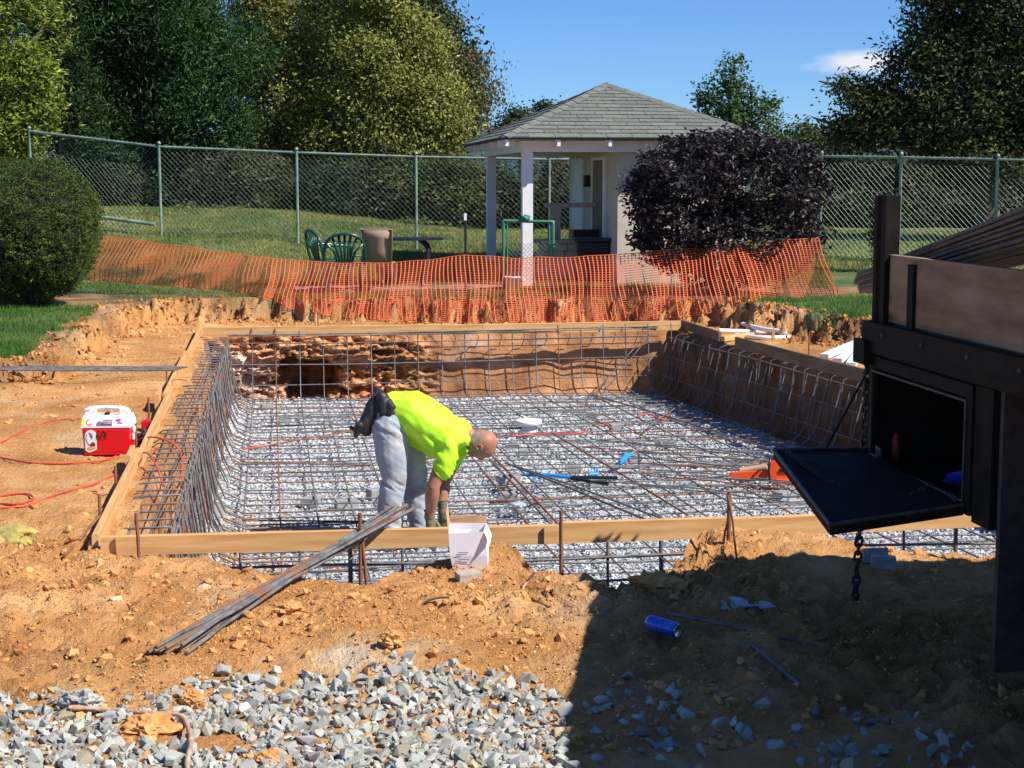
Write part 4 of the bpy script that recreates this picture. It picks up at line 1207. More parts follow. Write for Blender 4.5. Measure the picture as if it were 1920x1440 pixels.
# blue can in the shade
cp = on(1243, 1190, .0)
cn = empty('drink_can', cp + Vector((0, 0, .038)), 'blue aluminium can lying on its side in the truck shade', 'can')
ax = Vector((1, -.85, -.10)).normalized(); Rm = Matrix((ax.cross(Vector((0, 0, 1))).normalized(), Vector((0, 0, 1)), ax)).transposed()
Rm = Vector((0, 0, 1)).rotation_difference(ax).to_matrix()
M['canblue'] = mat('can_blue_paint', (.02, .10, .62), (.10, .22, .75), scale=25, rough=.3, metal=.25, spec=.6, bias=(.45, .6))
M['alu'] = mat('aluminium', (.7, .7, .7), rough=.25, metal=1)
mb = MB(); mb.lathe([(.031, -.072), (.033, -.066), (.033, .066), (.031, .072)], 24, rot=Rm); mb.build('can_body', M['canblue'], cn)
mb = MB(); mb.lathe([(.027, .0722), (.0285, .078), (.0265, .078), (.024, .073)], 24, rot=Rm); mb.build('rim', M['alu'], cn)
mb = MB(); mb.lathe([(.024, -.077), (.0285, -.077), (.031, -.0722)], 24, rot=Rm); mb.build('rim', M['alu'], cn)
# loose thin bars in the shade
tubething('steel_bar', [on(1250, 1150, .01), on(1390, 1178, .01), on(1530, 1210, .01)], .007, M['bar'], 'thin bar lying above the other in the shade right of the blue can', 'rebar')
tubething('steel_bar', [on(1370, 1176, .012), on(1440, 1235, .01), on(1500, 1285, .012)], .008, M['bar'], 'bar lying diagonally in the shade right of the blue can', 'rebar')
# roots and twigs
tubething('root', smoothpath([on(128, 1326, .012), on(200, 1330, .014), on(270, 1336, .02), on(335, 1341, .03), on(352, 1362, .05), on(358, 1392, .045), on(352, 1425, .03), on(350, 1470, .02)]), [.0075 + .004 * math.sin(i * .9) ** 2 for i in range(43)], M['root'], 'crooked peeled root lying across the grey stones', 'root', None, 8)
tubething('twig', smoothpath([on(972, 1120, .01), on(985, 1095, .03), on(1004, 1072, .09)]), .006, M['root'], 'bent twig sticking out of the soil right of the brick', 'twig', None, 6)
tubething('twig', smoothpath([on(792, 1132, .008), on(815, 1122, .014), on(842, 1120, .02)]), .005, M['bark'], 'dark twig on the soil below the brick', 'twig', None, 6)
tubething('twig', smoothpath([on(212, 1160, .004), on(235, 1142, .006), on(262, 1128, .006)]), .002, M['bark'], 'thin rootlet on the soil left of the leaning bars', 'twig', None, 5)
tubething('twig', smoothpath([on(120, 1042, .01), on(150, 1010, .03), on(186, 968, .1)]), .008, M['rust'], 'rusty rod lying against the outside of the front left corner', 'rod', None, 6)
# named larger rocks / soil lumps
def rock(px, py, r, m, label, seed, flat=.7, name='rock', cat='rock'):
    p = on(px, py)
    o = crumple(name, (p.x, p.y, p.z + r * flat * .45), r, m, seed, flat, 4)
    return tag(o, label, cat)
rock(150, 1328, .075, M['stone'], 'largest pale rock at the end of the crooked root', 21, .75)
rock(282, 1378, .13, M['clod'], 'wide flat orange lump of clay among the grey stones under the root', 22, .38, 'clay_lump', 'clay lump')
rock(1075, 1392, .04, M['clod'], 'small clay lump on the shadow edge at the bottom of the frame', 23, .9, 'clay_lump', 'clay lump')
rock(1232, 1108, .13, M['clod'], 'big crumbly clay lump on the pit edge right of the gap', 24, .5, 'clay_lump', 'clay lump')
rock(360, 1318, .045, M['clod'], 'orange clay lump on the upper edge of the stones', 25, .8, 'clay_lump', 'clay lump')
rock(510, 1436, .06, M['clod'], 'orange clay lump at the bottom of the frame in the sun', 26, .6, 'clay_lump', 'clay lump')
rock(735, 1208, .055, M['clod'], 'crumbly clay lump in the middle of the foreground', 27, .7, 'clay_lump', 'clay lump')
rock(545, 1148, .07, M['clod'], 'smooth clay lump tucked under the leaning bars', 28, .5, 'clay_lump', 'clay lump')
# work gloves at the left edge
M['glove_y'] = mat('dirty_yellow_leather', (.20, .17, .05), (.52, .42, .10), scale=14, rough=.8, bump=.5, bscale=40)
def glove(px, py, rz, label):
    p = on(px, py, .012); root = empty('work_glove', p, label, 'glove', 'pair of dropped work gloves', rz=rz)
    mb = MB()
    mb.tube([(-.13, 0, .02), (-.06, 0, .02), (0, 0, .025), (.05, 0, .02)], [.035, .042, .05, .03], 10)
    mb.build('palm', M['glove_y'], root)
    for i in range(4):
        a = (i - 1.5) * .22
        mb = MB(); s = Vector((.03, (i - 1.5) * .022, .018)); d = Vector((math.cos(a), math.sin(a), 0))
        mb.tube([s, s + d * .045 + Vector((0, 0, .008)), s + d * (.08 + .01 * (i % 2)) + Vector((0, 0, -.006))], [.014, .013, .008], 8); mb.build('finger', M['glove_y'], root)
    mb = MB(); mb.tube([(-.03, -.04, .018), (.0, -.07, .02), (.035, -.085, .012)], [.015, .013, .009], 8); mb.build('thumb', M['glove_y'], root)
    return root
glove(20, 1022, .0, 'dirty yellow work glove lying in front, fingers to the right')
glove(30, 1004, .35, 'darker yellow glove lying behind the other at the left edge')
# ================================================================== TRUCK (right foreground)
TD = Vector((-.133, 1, 0)).normalized()          # points to the rear of the truck
TR = Vector((TD.y, -TD.x, 0))                    # points to the far side of the truck
def TW(x_side, t, z):
    """point on the truck: t = world y along the near side plane, x_side = metres inboard"""
    base = Vector((1.60 + .133 * (7.3 - t), t, z))
    return base + TR * x_side
def tbox(mb, s0, s1, t0, t1, z0, z1):
    q = [TW(s0, t0, z0), TW(s1, t0, z0), TW(s1, t1, z0), TW(s0, t1, z0), TW(s0, t0, z1), TW(s1, t0, z1), TW(s1, t1, z1), TW(s0, t1, z1)]
    mb.add(q, [(3, 2, 1, 0), (4, 5, 6, 7), (0, 1, 5, 4), (1, 2, 6, 5), (2, 3, 7, 6), (3, 0, 4, 7)]); return mb
tk = empty('flatbed_truck', TW(1, 5, 0), 'dark flatbed truck with wooden side board and open tool box at the right edge', 'truck')
MS = M['black_steel']
mb = MB(); tbox(mb, .0, 2.3, 1.2, 7.28, 1.245, 1.37); wp(mb, 'bed_frame', MS, tk)
mb = MB(); tbox(mb, -.012, .03, 1.2, 7.26, 1.30, 1.385); wp(mb, 'rub_rail', MS, tk)
M['deck'] = mat('deck_planks', (.10, .07, .045), (.18, .13, .09), scale=5, rough=.9, bump=.4)
for i in range(15):
    mb = MB(); tbox(mb, .06 + i * .148, .06 + i * .148 + .142, 1.3, 7.2, 1.372, 1.40); wp(mb, 'plank', M['deck'], tk)
mb = MB(); tbox(mb, .035, .073, 1.2, 7.10, 1.395, 1.69); wp(mb, 'side_board', M['old_board'], tk)
mb = MB(); tbox(mb, .010, .095, 7.11, 7.165, 1.30, 1.95); tbox(mb, .010, .035, 7.06, 7.2, 1.26, 1.95); wp(mb, 'corner_post', MS, tk)
mb = MB(); tbox(mb, 2.2, 2.27, 7.10, 7.16, 1.30, 1.95); wp(mb, 'corner_post', MS, tk)
mb = MB(); tbox(mb, 2.21, 2.25, 1.2, 7.08, 1.395, 1.69); wp(mb, 'side_board', M['old_board'], tk)
mb = MB(); tbox(mb, .78, 2.18, 7.13, 7.17, 1.40, 1.72); wp(mb, 'tailboard', M['old_board'], tk)
mb = MB(); tbox(mb, -.03, .03, 7.18, 7.32, 1.19, 1.30); wp(mb, 'corner_bracket', MS, tk)
# tool box hung under the bed: five panels so that it is open to the left
Bz0, Bz1, Bt0, Bt1, Bd = .72, 1.235, 6.12, 7.20, .55
mb = MB(); tbox(mb, .03, Bd, Bt0, Bt1, Bz1 - .02, Bz1); tbox(mb, .03, Bd, Bt0, Bt1, Bz0, Bz0 + .02); tbox(mb, Bd, Bd + .02, Bt0, Bt1, Bz0, Bz1)
tbox(mb, .03, Bd, Bt0 - .02, Bt0, Bz0, Bz1); tbox(mb, .03, Bd, Bt1, Bt1 + .02, Bz0, Bz1)
wp(mb, 'tool_box', MS, tk)
mb = MB()
fr_ = .045
for (t0, t1, z0, z1) in ((Bt0 - .02, Bt1 + .02, Bz1 - fr_ - .012, Bz1 - .004), (Bt0 - .02, Bt1 + .02, Bz0, Bz0 + fr_), (Bt0 - .02, Bt0 + fr_, Bz0 + fr_, Bz1 - fr_ - .012), (Bt1 - fr_, Bt1 + .02, Bz0 + fr_, Bz1 - fr_ - .012)):
    tbox(mb, .012, .032, t0, t1, z0, z1)
wp(mb, 'box_frame', MS, tk)
# gasket
mb = MB(); gk = [TW(.008, Bt0 + .03, Bz1 - .07), TW(.008, Bt1 - .03, Bz1 - .07), TW(.008, Bt1 - .03, Bz0 + .05), TW(.008, Bt0 + .03, Bz0 + .05), TW(.008, Bt0 + .03, Bz1 - .07)]
mb.tube(gk, .006, 6); M['gask'] = mat('worn_edge', (.035, .033, .028), (.10, .095, .07), scale=20, rough=.7); wp(mb, 'gasket', M['gask'], tk)
# drop-down door
door = MB()
oL, iL = TW(-.44, Bt1 - .02, .805), TW(-.0, Bt1 - .02, .80)
oN, iN = TW(-.535, Bt0 + .0, .69), TW(-.0, Bt0 + .0, .755)
q = [iN, iL, oL, oN]
door.add([p for p in q] + [p + Vector((0, 0, -.035)) for p in q], [(0, 1, 2, 3), (7, 6, 5, 4), (0, 4, 5, 1), (1, 5, 6, 2), (2, 6, 7, 3), (3, 7, 4, 0)])
dd = wp(door, 'box_door', MS, tk)
dm = MB(); 
for (a, b) in ((iN, oN), (oN, oL), (oL, iL)):
    dm.tube([a + Vector((0, 0, .006)), b + Vector((0, 0, .006))], .008, 6)
M['edge'] = mat('worn_black_edge', (.035, .033, .03), (.10, .09, .075), scale=18, rough=.5, metal=.3)
o = dm.build('door_lip', M['edge']); o.parent = dd; o.data.transform(Matrix.Translation(-tk.location))
for (t_, z_) in ((Bt0 + .12, .735), (Bt1 - .14, .79)):
    mb = MB(); mb.tube([TW(-.012, t_ - .05, z_), TW(-.012, t_ + .05, z_)], .012, 8); mb.box(TW(.006, t_, z_ + .02), (.01, .09, .05)); wp(mb, 'hinge', M['edge'], tk)
for t_ in np.arange(1.6, 7.2, .45):
    mb = MB(); mb.lathe([(.012, -.006), (.012, .0), (.006, .006)], 8, c=TW(-.016, t_, 1.342), rot=Vector((0, 0, 1)).rotation_difference(-TR).to_matrix()); wp(mb, 'bolt', M['edge'], tk)
for t_ in (2.4, 4.0, 5.6, 6.75):
    mb = MB(); tbox(mb, .018, .034, t_, t_ + .06, 1.386, 1.66); wp(mb, 'stake_pocket', MS, tk)
mb = MB(); tbox(mb, .1, 2.2, -1.4, .9, .75, 2.45); wp(mb, 'cab_blocker', MS, tk)  # unseen cab, added to block sky light and deepen the truck's shade
# rear wheel and mudflap, chassis
mb = MB(); tbox(mb, .55, .65, 1.2, 7.2, .98, 1.235); tbox(mb, 1.6, 1.7, 1.2, 7.2, .98, 1.235); tbox(mb, .55, 1.7, 5.0, 5.1, 1.0, 1.2); wp(mb, 'chassis_rail', MS, tk)
mb = MB(); tbox(mb, .04, .62, 5.88, 5.91, .16, 1.24); wp(mb, 'mudflap', M['blackr'], tk)
mb = MB(); tbox(mb, .02, .66, 5.93, 6.09, .70, 1.235); wp(mb, 'fender_box', MS, tk)
def wheel(s, t):
    c = TW(s, t, .48); Rw = Vector((0, 0, 1)).rotation_difference(TR).to_matrix()
    mb = MB(); mb.lathe([(.28, -.13), (.40, -.14), (.47, -.11), (.485, -.06), (.485, .06), (.47, .11), (.40, .14), (.28, .13)], 36, c=c, rot=Rw)
    w = wp(mb, 'wheel', M['blackr'], tk)
    mb = MB(); mb.lathe([(.10, -.10), (.24, -.12), (.29, -.145), (.285, -.10)], 28, c=c, rot=Rw); o = mb.build('rim', M['edge']); o.parent = w; o.data.transform(Matrix.Translation(-tk.location))
wheel(.22, 5.3); wheel(2.1, 5.3); wheel(.25, 2.4)
mb = MB(); mb.tube([TW(.3, 5.3, .48), TW(2.05, 5.3, .48)], .06, 10); wp(mb, 'axle', MS, tk)
# red and white tin and blue tarp in the box
mb = MB(); mb.lathe([(.02, 0), (.022, .01), (.022, .10), (.014, .13), (.008, .14)], 14); o = mb.build('spray_bottle', mat('dark_red_plastic', (.25, .01, .01), rough=.5)); o.location = TW(.12, 7.14, .745); tag(o, 'red bottle standing inside the far end of the tool box', 'bottle')
tag(crumple('folded_tarp', TW(.26, 6.35, .81), .22, mat('blue_tarp', (.01, .03, .35), rough=.4), 31, .28), 'crumpled blue tarp inside the open tool box', 'tarp')
# chains: individual links
def chain(pts, label, ln=.042, r=.006):
    Pth = smoothpath(pts, 10)
    d = [0]
    for i in range(len(Pth) - 1): d.append(d[-1] + (Pth[i + 1] - Pth[i]).length)
    root = empty('chain', Pth[0], label, 'chain')
    pitch = ln * .72
    n = int(d[-1] / pitch)
    lk = MB(); ring = []
    N = 10
    for k in range(N + 1):
        a = 2 * math.pi * k / N
        ring.append(Vector((math.cos(a) * ln * .30, 0, math.sin(a) * ln * .30 + (ln * .2 if math.sin(a) > 0 else -ln * .2))))
    lk.tube(ring, r, 6, caps=False)
    proto = None
    for i in range(n):
        s = (i + .5) * pitch; j = max(k for k in range(len(d)) if d[k] <= s); j = min(j, len(Pth) - 2)
        t = (s - d[j]) / max(1e-6, d[j + 1] - d[j]); p = Pth[j].lerp(Pth[j + 1], t)
        dr_ = (Pth[j + 1] - Pth[j]).normalized()
        q = Vector((0, 0, 1)).rotation_difference(dr_)
        Mx = Matrix.Translation(p - Pth[0]) @ q.to_matrix().to_4x4() @ Matrix.Rotation(math.pi / 2 * (i % 2) + .4, 4, 'Z')
        if proto is None: o = lk.build('link', M['chain'], root); proto = o.data
        else: o = bpy.data.objects.new('link', proto); COL.objects.link(o); o.parent = root
        o.matrix_local = Mx
    return root
ct = P(1627, 668, 7.34)
chain([ct, P(1622, 800, 7.36), P(1614, 960, 7.37), P(1606, 1080, 7.38), P(1604, 1140, 7.40)], 'heavy chain hanging from the rear corner of the truck almost to the ground', .052, .0075)
chain([oL + Vector((.04, -.05, .02)), oL.lerp(oN, .45) + Vector((.12, 0, .012)), oL.lerp(oN, .75) + Vector((.28, .0, .010)), iN.lerp(oN, .35) + Vector((0, .22, .012)), TW(-.02, Bt0 + .25, .80)], 'thin chain lying slack across the folded down box door', .03, .0035)
mb = MB(); mb.tube([P(1622, 705, 7.28), P(1548, 842, 7.22)], .005, 6); o = wp(mb, 'door_stay', MS, tk)
# steel load
ld = empty('steel_load', TW(.3, 6.5, 1.5), 'thick bundle of dark steel bars carried on the truck and sticking out behind', 'rebar')
rb = random.Random(5)
A = Vector((1.83, 7.85, 1.545)); B = Vector((2.17, 5.2, 2.01))
ax_ = (B - A).normalized(); up_ = Vector((0, 0, 1)); sd_ = ax_.cross(up_).normalized(); up2 = sd_.cross(ax_).normalized()
B = B + ax_ * 1.9
for i in range(112):
    row = i // 16; cl = i % 16
    oz = (row - 3) * .019; os_ = (cl - 7.5) * .021 + (row % 2) * .01
    a = A + up2 * (oz * .7 - .02) + sd_ * os_ * .8 - ax_ * rb.uniform(-.02, .10) * (1 + .5 * (row > 3))
    b = B + up2 * (oz * 1.8 + .03) + sd_ * os_ * 1.25
    m_ = a.lerp(b, .45) + Vector((rb.uniform(-.006, .006), 0, -.03 + rb.uniform(-.008, .008)))
    mb = MB(); mb.tube([a, m_, b], .0095, 6); wp(mb, 'bar', M['load'], ld)

# ================================================================== CHAIN LINK FENCE
def chainlink(mb, a, b, za0, za1, zb0, zb1, cell=.10, r=.0023):
    Ln = (Vector(b) - Vector(a)).length; n = int(Ln / cell); hgt = za1 - za0; k = max(1, int(round(hgt / cell)))
    def pt(s, q):
        t = s / n
        return Vector((a[0] + (b[0] - a[0]) * t, a[1] + (b[1] - a[1]) * t, (za0 + (zb0 - za0) * t) + ((za1 + (zb1 - za1) * t) - (za0 + (zb0 - za0) * t)) * q))
    for i in range(-k, n + 1):
        s0, s1 = i, i + k; q0, q1 = 0, 1
        if s0 < 0: q0 = -s0 / k; s0 = 0
        if s1 > n: q1 = (n - i) / k; s1 = n
        if s1 <= s0: continue
        mb.tube([pt(s0, q0), pt(s1, q1)], r, 3, caps=False, smooth=False)
        mb.tube([pt(s0, 1 - q0) + Vector((0, .005, 0)), pt(s1, 1 - q1) + Vector((0, .005, 0))], r, 3, caps=False, smooth=False)
fnA = empty('chain_link_fence', P(550, 466, 30), 'tall green chain link fence running behind the lawn and the pavilion', 'fence')
FP = [(55, 244, 31.5), (298, 273, 30.4), (556, 284, 30.2), (780, 292, 30.2), (1030, 297, 30.2), (1290, 296, 30.0), (1541, 291, 29.5), (1690, 293, 28.6), (1871, 297, 27.6), (2060, 302, 26.8)]
fps = []
for i, (a, b, yy) in enumerate(FP):
    p = P(a, b, yy); zb = H(p.x, p.y); fps.append((p.x, p.y, zb, p.z))
    mb = MB(); mb.tube([(p.x, p.y, zb - .1), (p.x, p.y, p.z + .02)], .026, 10); mb.lathe([(.036, 0), (.038, .03), (.015, .06)], 10, c=(p.x, p.y, p.z + .02))
    wp(mb, 'post', M['post'], fnA)
for i in range(len(fps) - 1):
    a, b = fps[i], fps[i + 1]
    mb = MB(); mb.tube([(a[0], a[1], a[3] - .02), (b[0], b[1], b[3] - .02)], .022, 8); wp(mb, 'top_rail', M['post'], fnA)
    mb = MB(); n = int((Vector(b) - Vector(a)).length / .075)
    chainlink(mb, a[:2] + (0,), b[:2] + (0,), a[2] + .03, a[3] + .02, b[2] + .03, b[3] + .02)
    wp(mb, 'wire_mesh', M['wire'], fnA)['kind'] = 'stuff'
mb = MB(); mb.box(P(1539, 378, 29.4), (.05, .05, .20)); wp(mb, 'marker', M['yellow'], fnA)
a, b = P(182, 406, 28.5), P(291, 421, 28.2)
tubething('fallen_rail', [a, b], .035, M['post'], 'loose green fence rail lying slanted in the grass beside the round bush', 'pipe')

# ================================================================== PAVILION
PVo = P(988, 541, 24.7); ZB = .40
def PW(u, v, z): return Vector((PVo.x + EU.x * u + EV.x * v, PVo.y + EU.y * u + EV.y * v, z))
def pbox(mb, u0, u1, v0, v1, z0, z1):
    q = [PW(u0, v0, z0), PW(u1, v0, z0), PW(u1, v1, z0), PW(u0, v1, z0), PW(u0, v0, z1), PW(u1, v0, z1), PW(u1, v1, z1), PW(u0, v1, z1)]
    mb.add(q, [(3, 2, 1, 0), (4, 5, 6, 7), (0, 1, 5, 4), (1, 2, 6, 5), (2, 3, 7, 6), (3, 0, 4, 7)]); return mb
pv = empty('pavilion', PW(0, 0, ZB), 'small cream pavilion with a grey shingled hip roof on white posts beyond the net', 'pavilion')
zc = 2 - (286 - 345) * 24.7 / FPX        # underside of the beam
SL = 4.1; SW = 3.45
mb = MB(); pbox(mb, -.4, SW + .3, -.4, SL + .4, ZB - .10, ZB + .02); wp(mb, 'concrete_slab', M['concrete'], pv)
for (u_, v_) in ((0, 0), (0, SL - .05)):
    mb = MB(); pbox(mb, u_ - .08, u_ + .08, v_ - .08, v_ + .08, ZB + .02, zc); wp(mb, 'post', M['white_paint'], pv)
# beams
mb = MB(); pbox(mb, -.09, SW + .1, -.095, -.02, zc, zc + .17); wp(mb, 'beam', M['white_paint'], pv)
mb = MB(); pbox(mb, -.095, -.02, -.02, SL + .1, zc, zc + .17); wp(mb, 'beam', M['white_paint'], pv)
mb = MB(); pbox(mb, -.02, SW + .1, SL + .02, SL + .095, zc, zc + .17); wp(mb, 'beam', M['white_paint'], pv)
mb = MB(); pbox(mb, 0, SW, 0, SL, zc + .12, zc + .135); wp(mb, 'ceiling', M['white_paint'], pv)
# room
RU, RV0, RV1 = 1.42, .0, SL
mb = MB(); pbox(mb, RU, RU + .12, RV0 + .0, RV1, ZB + .02, zc + .12); wp(mb, 'wall', M['stucco'], pv)
mb = MB(); pbox(mb, RU + .12, SW, RV0, RV0 + .12, ZB + .02, zc); wp(mb, 'wall', M['stucco'], pv)
mb = MB(); pbox(mb, SW - .12, SW, RV0 + .12, RV1, ZB + .02, zc); wp(mb, 'wall', M['stucco'], pv)
mb = MB(); pbox(mb, RU + .12, SW - .12, RV1 - .12, RV1, ZB + .02, zc); wp(mb, 'wall', M['stucco'], pv)
M['doorb'] = mat('brown_door', (.14, .09, .06), (.20, .13, .09), scale=5, rough=.6)
for (v0, v1, m_) in ((.95, 1.8, M['doorb']), (2.75, 3.6, M['white_paint'])):
    mb = MB(); pbox(mb, RU - .03, RU - .002, v0, v1, ZB + .03, ZB + 1.98); dr_ = wp(mb, 'door', m_, pv)
    mb = MB(); pbox(mb, RU - .045, RU - .003, v0 - .08, v0 - .003, ZB + .03, ZB + 2.04); pbox(mb, RU - .045, RU - .003, v1 + .003, v1 + .08, ZB + .03, ZB + 2.04); pbox(mb, RU - .045, RU - .003, v0 - .003, v1 + .003, ZB + 1.985, ZB + 2.04)
    wp(mb, 'door_frame', M['white_paint'], pv)
mb = MB(); pbox(mb, RU - .10, RU - .003, 2.15, 2.27, ZB + 1.55, ZB + 1.75); wp(mb, 'wall_lamp', M['dark'], pv)
# roof
OV = .43; ze = zc + .205; rise = None
cu, cv = SW / 2 - .1, SL / 2
u0r, u1r, v0r, v1r = -OV, SW - .15 + OV, -OV, SL + OV
cu = (u0r + u1r) / 2; cv = (v0r + v1r) / 2
apx = PW(cu, cv, 0); Dap = apx.y
zap = 2 - (163 - 345) * Dap / FPX
cor = [PW(u0r, v0r, ze), PW(u1r, v0r, ze), PW(u1r, v1r, ze), PW(u0r, v1r, ze)]
AP = PW(cu, cv, zap)
mb = MB(); mb.add(cor + [AP], [(0, 1, 4), (1, 2, 4), (2, 3, 4), (3, 0, 4)])
rf = wp(mb, 'roof', M['roofdeck'], pv)
mb = MB()
for a, b in ((0, 1), (1, 2), (2, 3), (3, 0)):
    A_, B_ = cor[a], cor[b]; nrm = Vector((0, 0, -.030)); inn = (AP - (A_ + B_) / 2); inn.z = 0; inn.normalize()
    q = [A_ + inn * .001, B_ + inn * .001, B_ + nrm + inn * .001, A_ + nrm + inn * .001]
    mb.poly(q, inn * .02)
o = mb.build('drip_edge', M['roofdeck']); o.parent = pv; o.data.transform(Matrix.Translation(-pv.location))
mb = MB(); pbox(mb, u0r + .03, u1r - .03, v0r + .03, v1r - .03, ze - .026, ze - .012); wp(mb, 'soffit', M['white_paint'], pv)
for i in range(6):
    u_ = -.41 + i * .79 + .04
    mb = MB(); pbox(mb, u_ - .025, u_ + .025, v0r + .015, v0r + .30, ze - .125, ze - .030); wp(mb, 'rafter_tail', M['whitep'], pv)
for i in range(5):
    v_ = .3 + i * .95
    mb = MB(); pbox(mb, u0r + .015, u0r + .28, v_ - .025, v_ + .025, ze - .12, ze - .030); wp(mb, 'rafter_tail', M['white_paint'], pv)
# shingles on the two visible slopes, each its own slab
def clip_poly(poly, planes):
    for (a, b, c) in planes:
        out = []
        for i in range(len(poly)):
            p, q = poly[i], poly[(i + 1) % len(poly)]
            dp_, dq = a * p[0] + b * p[1] + c, a * q[0] + b * q[1] + c
            if dp_ >= 0: out.append(p)
            if (dp_ >= 0) != (dq >= 0):
                t = dp_ / (dp_ - dq); out.append((p[0] + (q[0] - p[0]) * t, p[1] + (q[1] - p[1]) * t))
        poly = out
        if len(poly) < 3: return []
    return poly
rs_ = random.Random(2)
def shingle_face(A_, B_, rows, wtab):
    e = (B_ - A_); Wd = e.length; e.normalize()
    up = AP - A_; h0 = up.dot(e); up = up - e * h0; Ht = up.length; up.normalize()
    nrm = e.cross(up).normalized()
    if nrm.z < 0: nrm = -nrm
    pl = [(Ht, -h0, 0), (-Ht, -(Wd - h0), Ht * Wd)]
    rh = Ht / rows
    cols = [M['shingle']]
    for r in range(rows):
        off = (r % 3) * wtab * .37 + rs_.uniform(-.01, .01)
        x = -off
        while x < Wd:
            g = .004
            q = clip_poly([(x + g, r * rh - (.02 if r == 0 else 0)), (x + wtab - g, r * rh - (.02 if r == 0 else 0)), (x + wtab - g, (r + 1) * rh + .01), (x + g, (r + 1) * rh + .01)], pl)
            if len(q) >= 3:
                lo, hi = .022 + rs_.uniform(-.002, .003), .008
                V_ = []; 
                for (a, b) in q:
                    t = min(1, max(0, (b - r * rh) / rh)); V_.append(A_ + e * a + up * b + nrm * (lo + (hi - lo) * t))
                V2 = [A_ + e * a + up * b + nrm * .002 for (a, b) in q]
                n = len(q); fs = [tuple(range(n)), tuple(reversed(range(n, 2 * n)))] + [(i, i + n, (i + 1) % n + n, (i + 1) % n) for i in range(n)]
                vs = np.array([list(v - pv.location) for v in V_ + V2])
                me = bpy.data.meshes.new('shingle'); me.from_pydata(vs.tolist(), [], fs)
                at = me.color_attributes.new('vc', 'FLOAT_COLOR', 'POINT'); k_ = rs_.uniform(.86, 1.12)
                at.data.foreach_set('color', np.tile([k_, k_, k_ * .98, 1], len(vs)).astype(np.float32))
                me.materials.append(M['shingle']); o = link_obj('shingle', me, rf)
            x += wtab
shingle_face(cor[0], cor[1], 15, .40)
shingle_face(cor[3], cor[0], 12, .62)
shingle_face(cor[1], cor[2], 6, 2.2)
for a in (0, 1, 3):
    c_ = cor[a]; d = (AP - c_); Ln = d.length; d.normalize(); s = d.cross(Vector((0, 0, 1))).normalized(); n_ = s.cross(d).normalized()
    k_ = 14
    for i in range(k_):
        p0 = c_ + d * (Ln * i / k_); p1 = c_ + d * (Ln * (i + 1.15) / k_)
        mb = MB(); z0 = n_ * .040; z1 = n_ * .030
        dn = n_ * -.045
        mb.add([p0 - s * .12 + dn + z0, p0 + z0, p0 + s * .12 + dn + z0, p1 - s * .12 + dn + z1, p1 + z1, p1 + s * .12 + dn + z1], [(0, 1, 4, 3), (1, 2, 5, 4), (0, 2, 1), (0, 3, 5, 2)])
        o = mb.build('hip_cap', M['shingle']); o.parent = rf; o.data.transform(Matrix.Translation(-pv.location))
        at = o.data.color_attributes.new('vc', 'FLOAT_COLOR', 'POINT'); kk = rs_.uniform(.85, 1.05); at.data.foreach_set('color', np.tile([kk, kk, kk, 1], len(o.data.vertices)).astype(np.float32))

# ------------------------------------------------------------------ brick grill, bin, bucket, gate, T-post
gg = PW(.80, 1.5, ZB + .02)
def gbox(mb, cx, cy, z0, z1, sx, sy):
    c = gg + EU * cx + EV * cy; mb.box((c.x, c.y, ZB + .02 + (z0 + z1) / 2), (sx, sy, z1 - z0), rot=rotz(YAW)); return mb
gr = empty('brick_grill', gg, 'tan block barbecue grill built under the pavilion roof', 'grill')
for r in range(5):
    for c in range(2):
        mb = MB(); gbox(mb, -.18 + c * .40 + (.0 if r % 2 else .04), 0, r * .125 + .004, r * .125 + .119, .385, .5); wp(mb, 'block', M['stucco'], gr)
mb = MB(); gbox(mb, .02, 0, .625, .68, .95, .6); wp(mb, 'capstone', M['brick_tan'], gr)
mb = MB(); gbox(mb, -.08, .1, .682, 1.2, .16, .16); wp(mb, 'pillar', M['brick_tan'], gr)
mb = MB(); gbox(mb, .35, .15, 1.2, 1.27, 1.15, .2); wp(mb, 'lintel', M['brick_tan'], gr)
mb = MB(); gbox(mb, .42, .0, .70, .84, .5, .4); wp(mb, 'grill_hood', M['dark'], gr)
bp_ = PW(1.18, .75, ZB + .02)
bn = empty('rubbish_bin', bp_, 'black wheeled bin standing against the pavilion wall beside the bush', 'bin')
mb = MB(); mb.box((0, 0, .33), (.42, .42, .66), taper=1.2, bevel=.02); mb.build('bin_body', M['dark'], bn)
mb = MB(); mb.box((0, 0, .70), (.60, .56, .07), bevel=.02); mb.build('lid', M['dark'], bn)
bw = P(962, 541, 24.3)
bk_ = empty('bucket', (bw.x - .02, 23.95, .42), 'white bucket with a wire handle at the foot of the white post', 'bucket')
mb = MB(); mb.lathe([(.10, 0), (.135, .19), (.145, .195), (.145, .21), (.13, .21), (.125, .195)], 20); mb.build('bucket_body', M['whitep'], bk_)
mb = MB(); mb.tube([(-.13, 0, .15), (-.10, -.03, .20), (.0, -.05, .21), (.10, -.03, .20), (.13, 0, .15)], .004, 6); mb.build('handle', M['alu'], bk_)
tag(crumple('white_rag', P(975, 524, 24.2), .10, M['whitep'], 41, .45), 'crumpled white rag draped over the bucket by the post', 'rag')
gt = empty('pipe_gate', P(990, 541, 23.9), 'low green pipe gate with wire mesh standing before the pavilion posts', 'gate')
gy_ = 23.9
a, b, c, d = P(944, 540, gy_), P(944, 414, gy_), P(1037, 416, gy_), P(1037, 540, gy_)
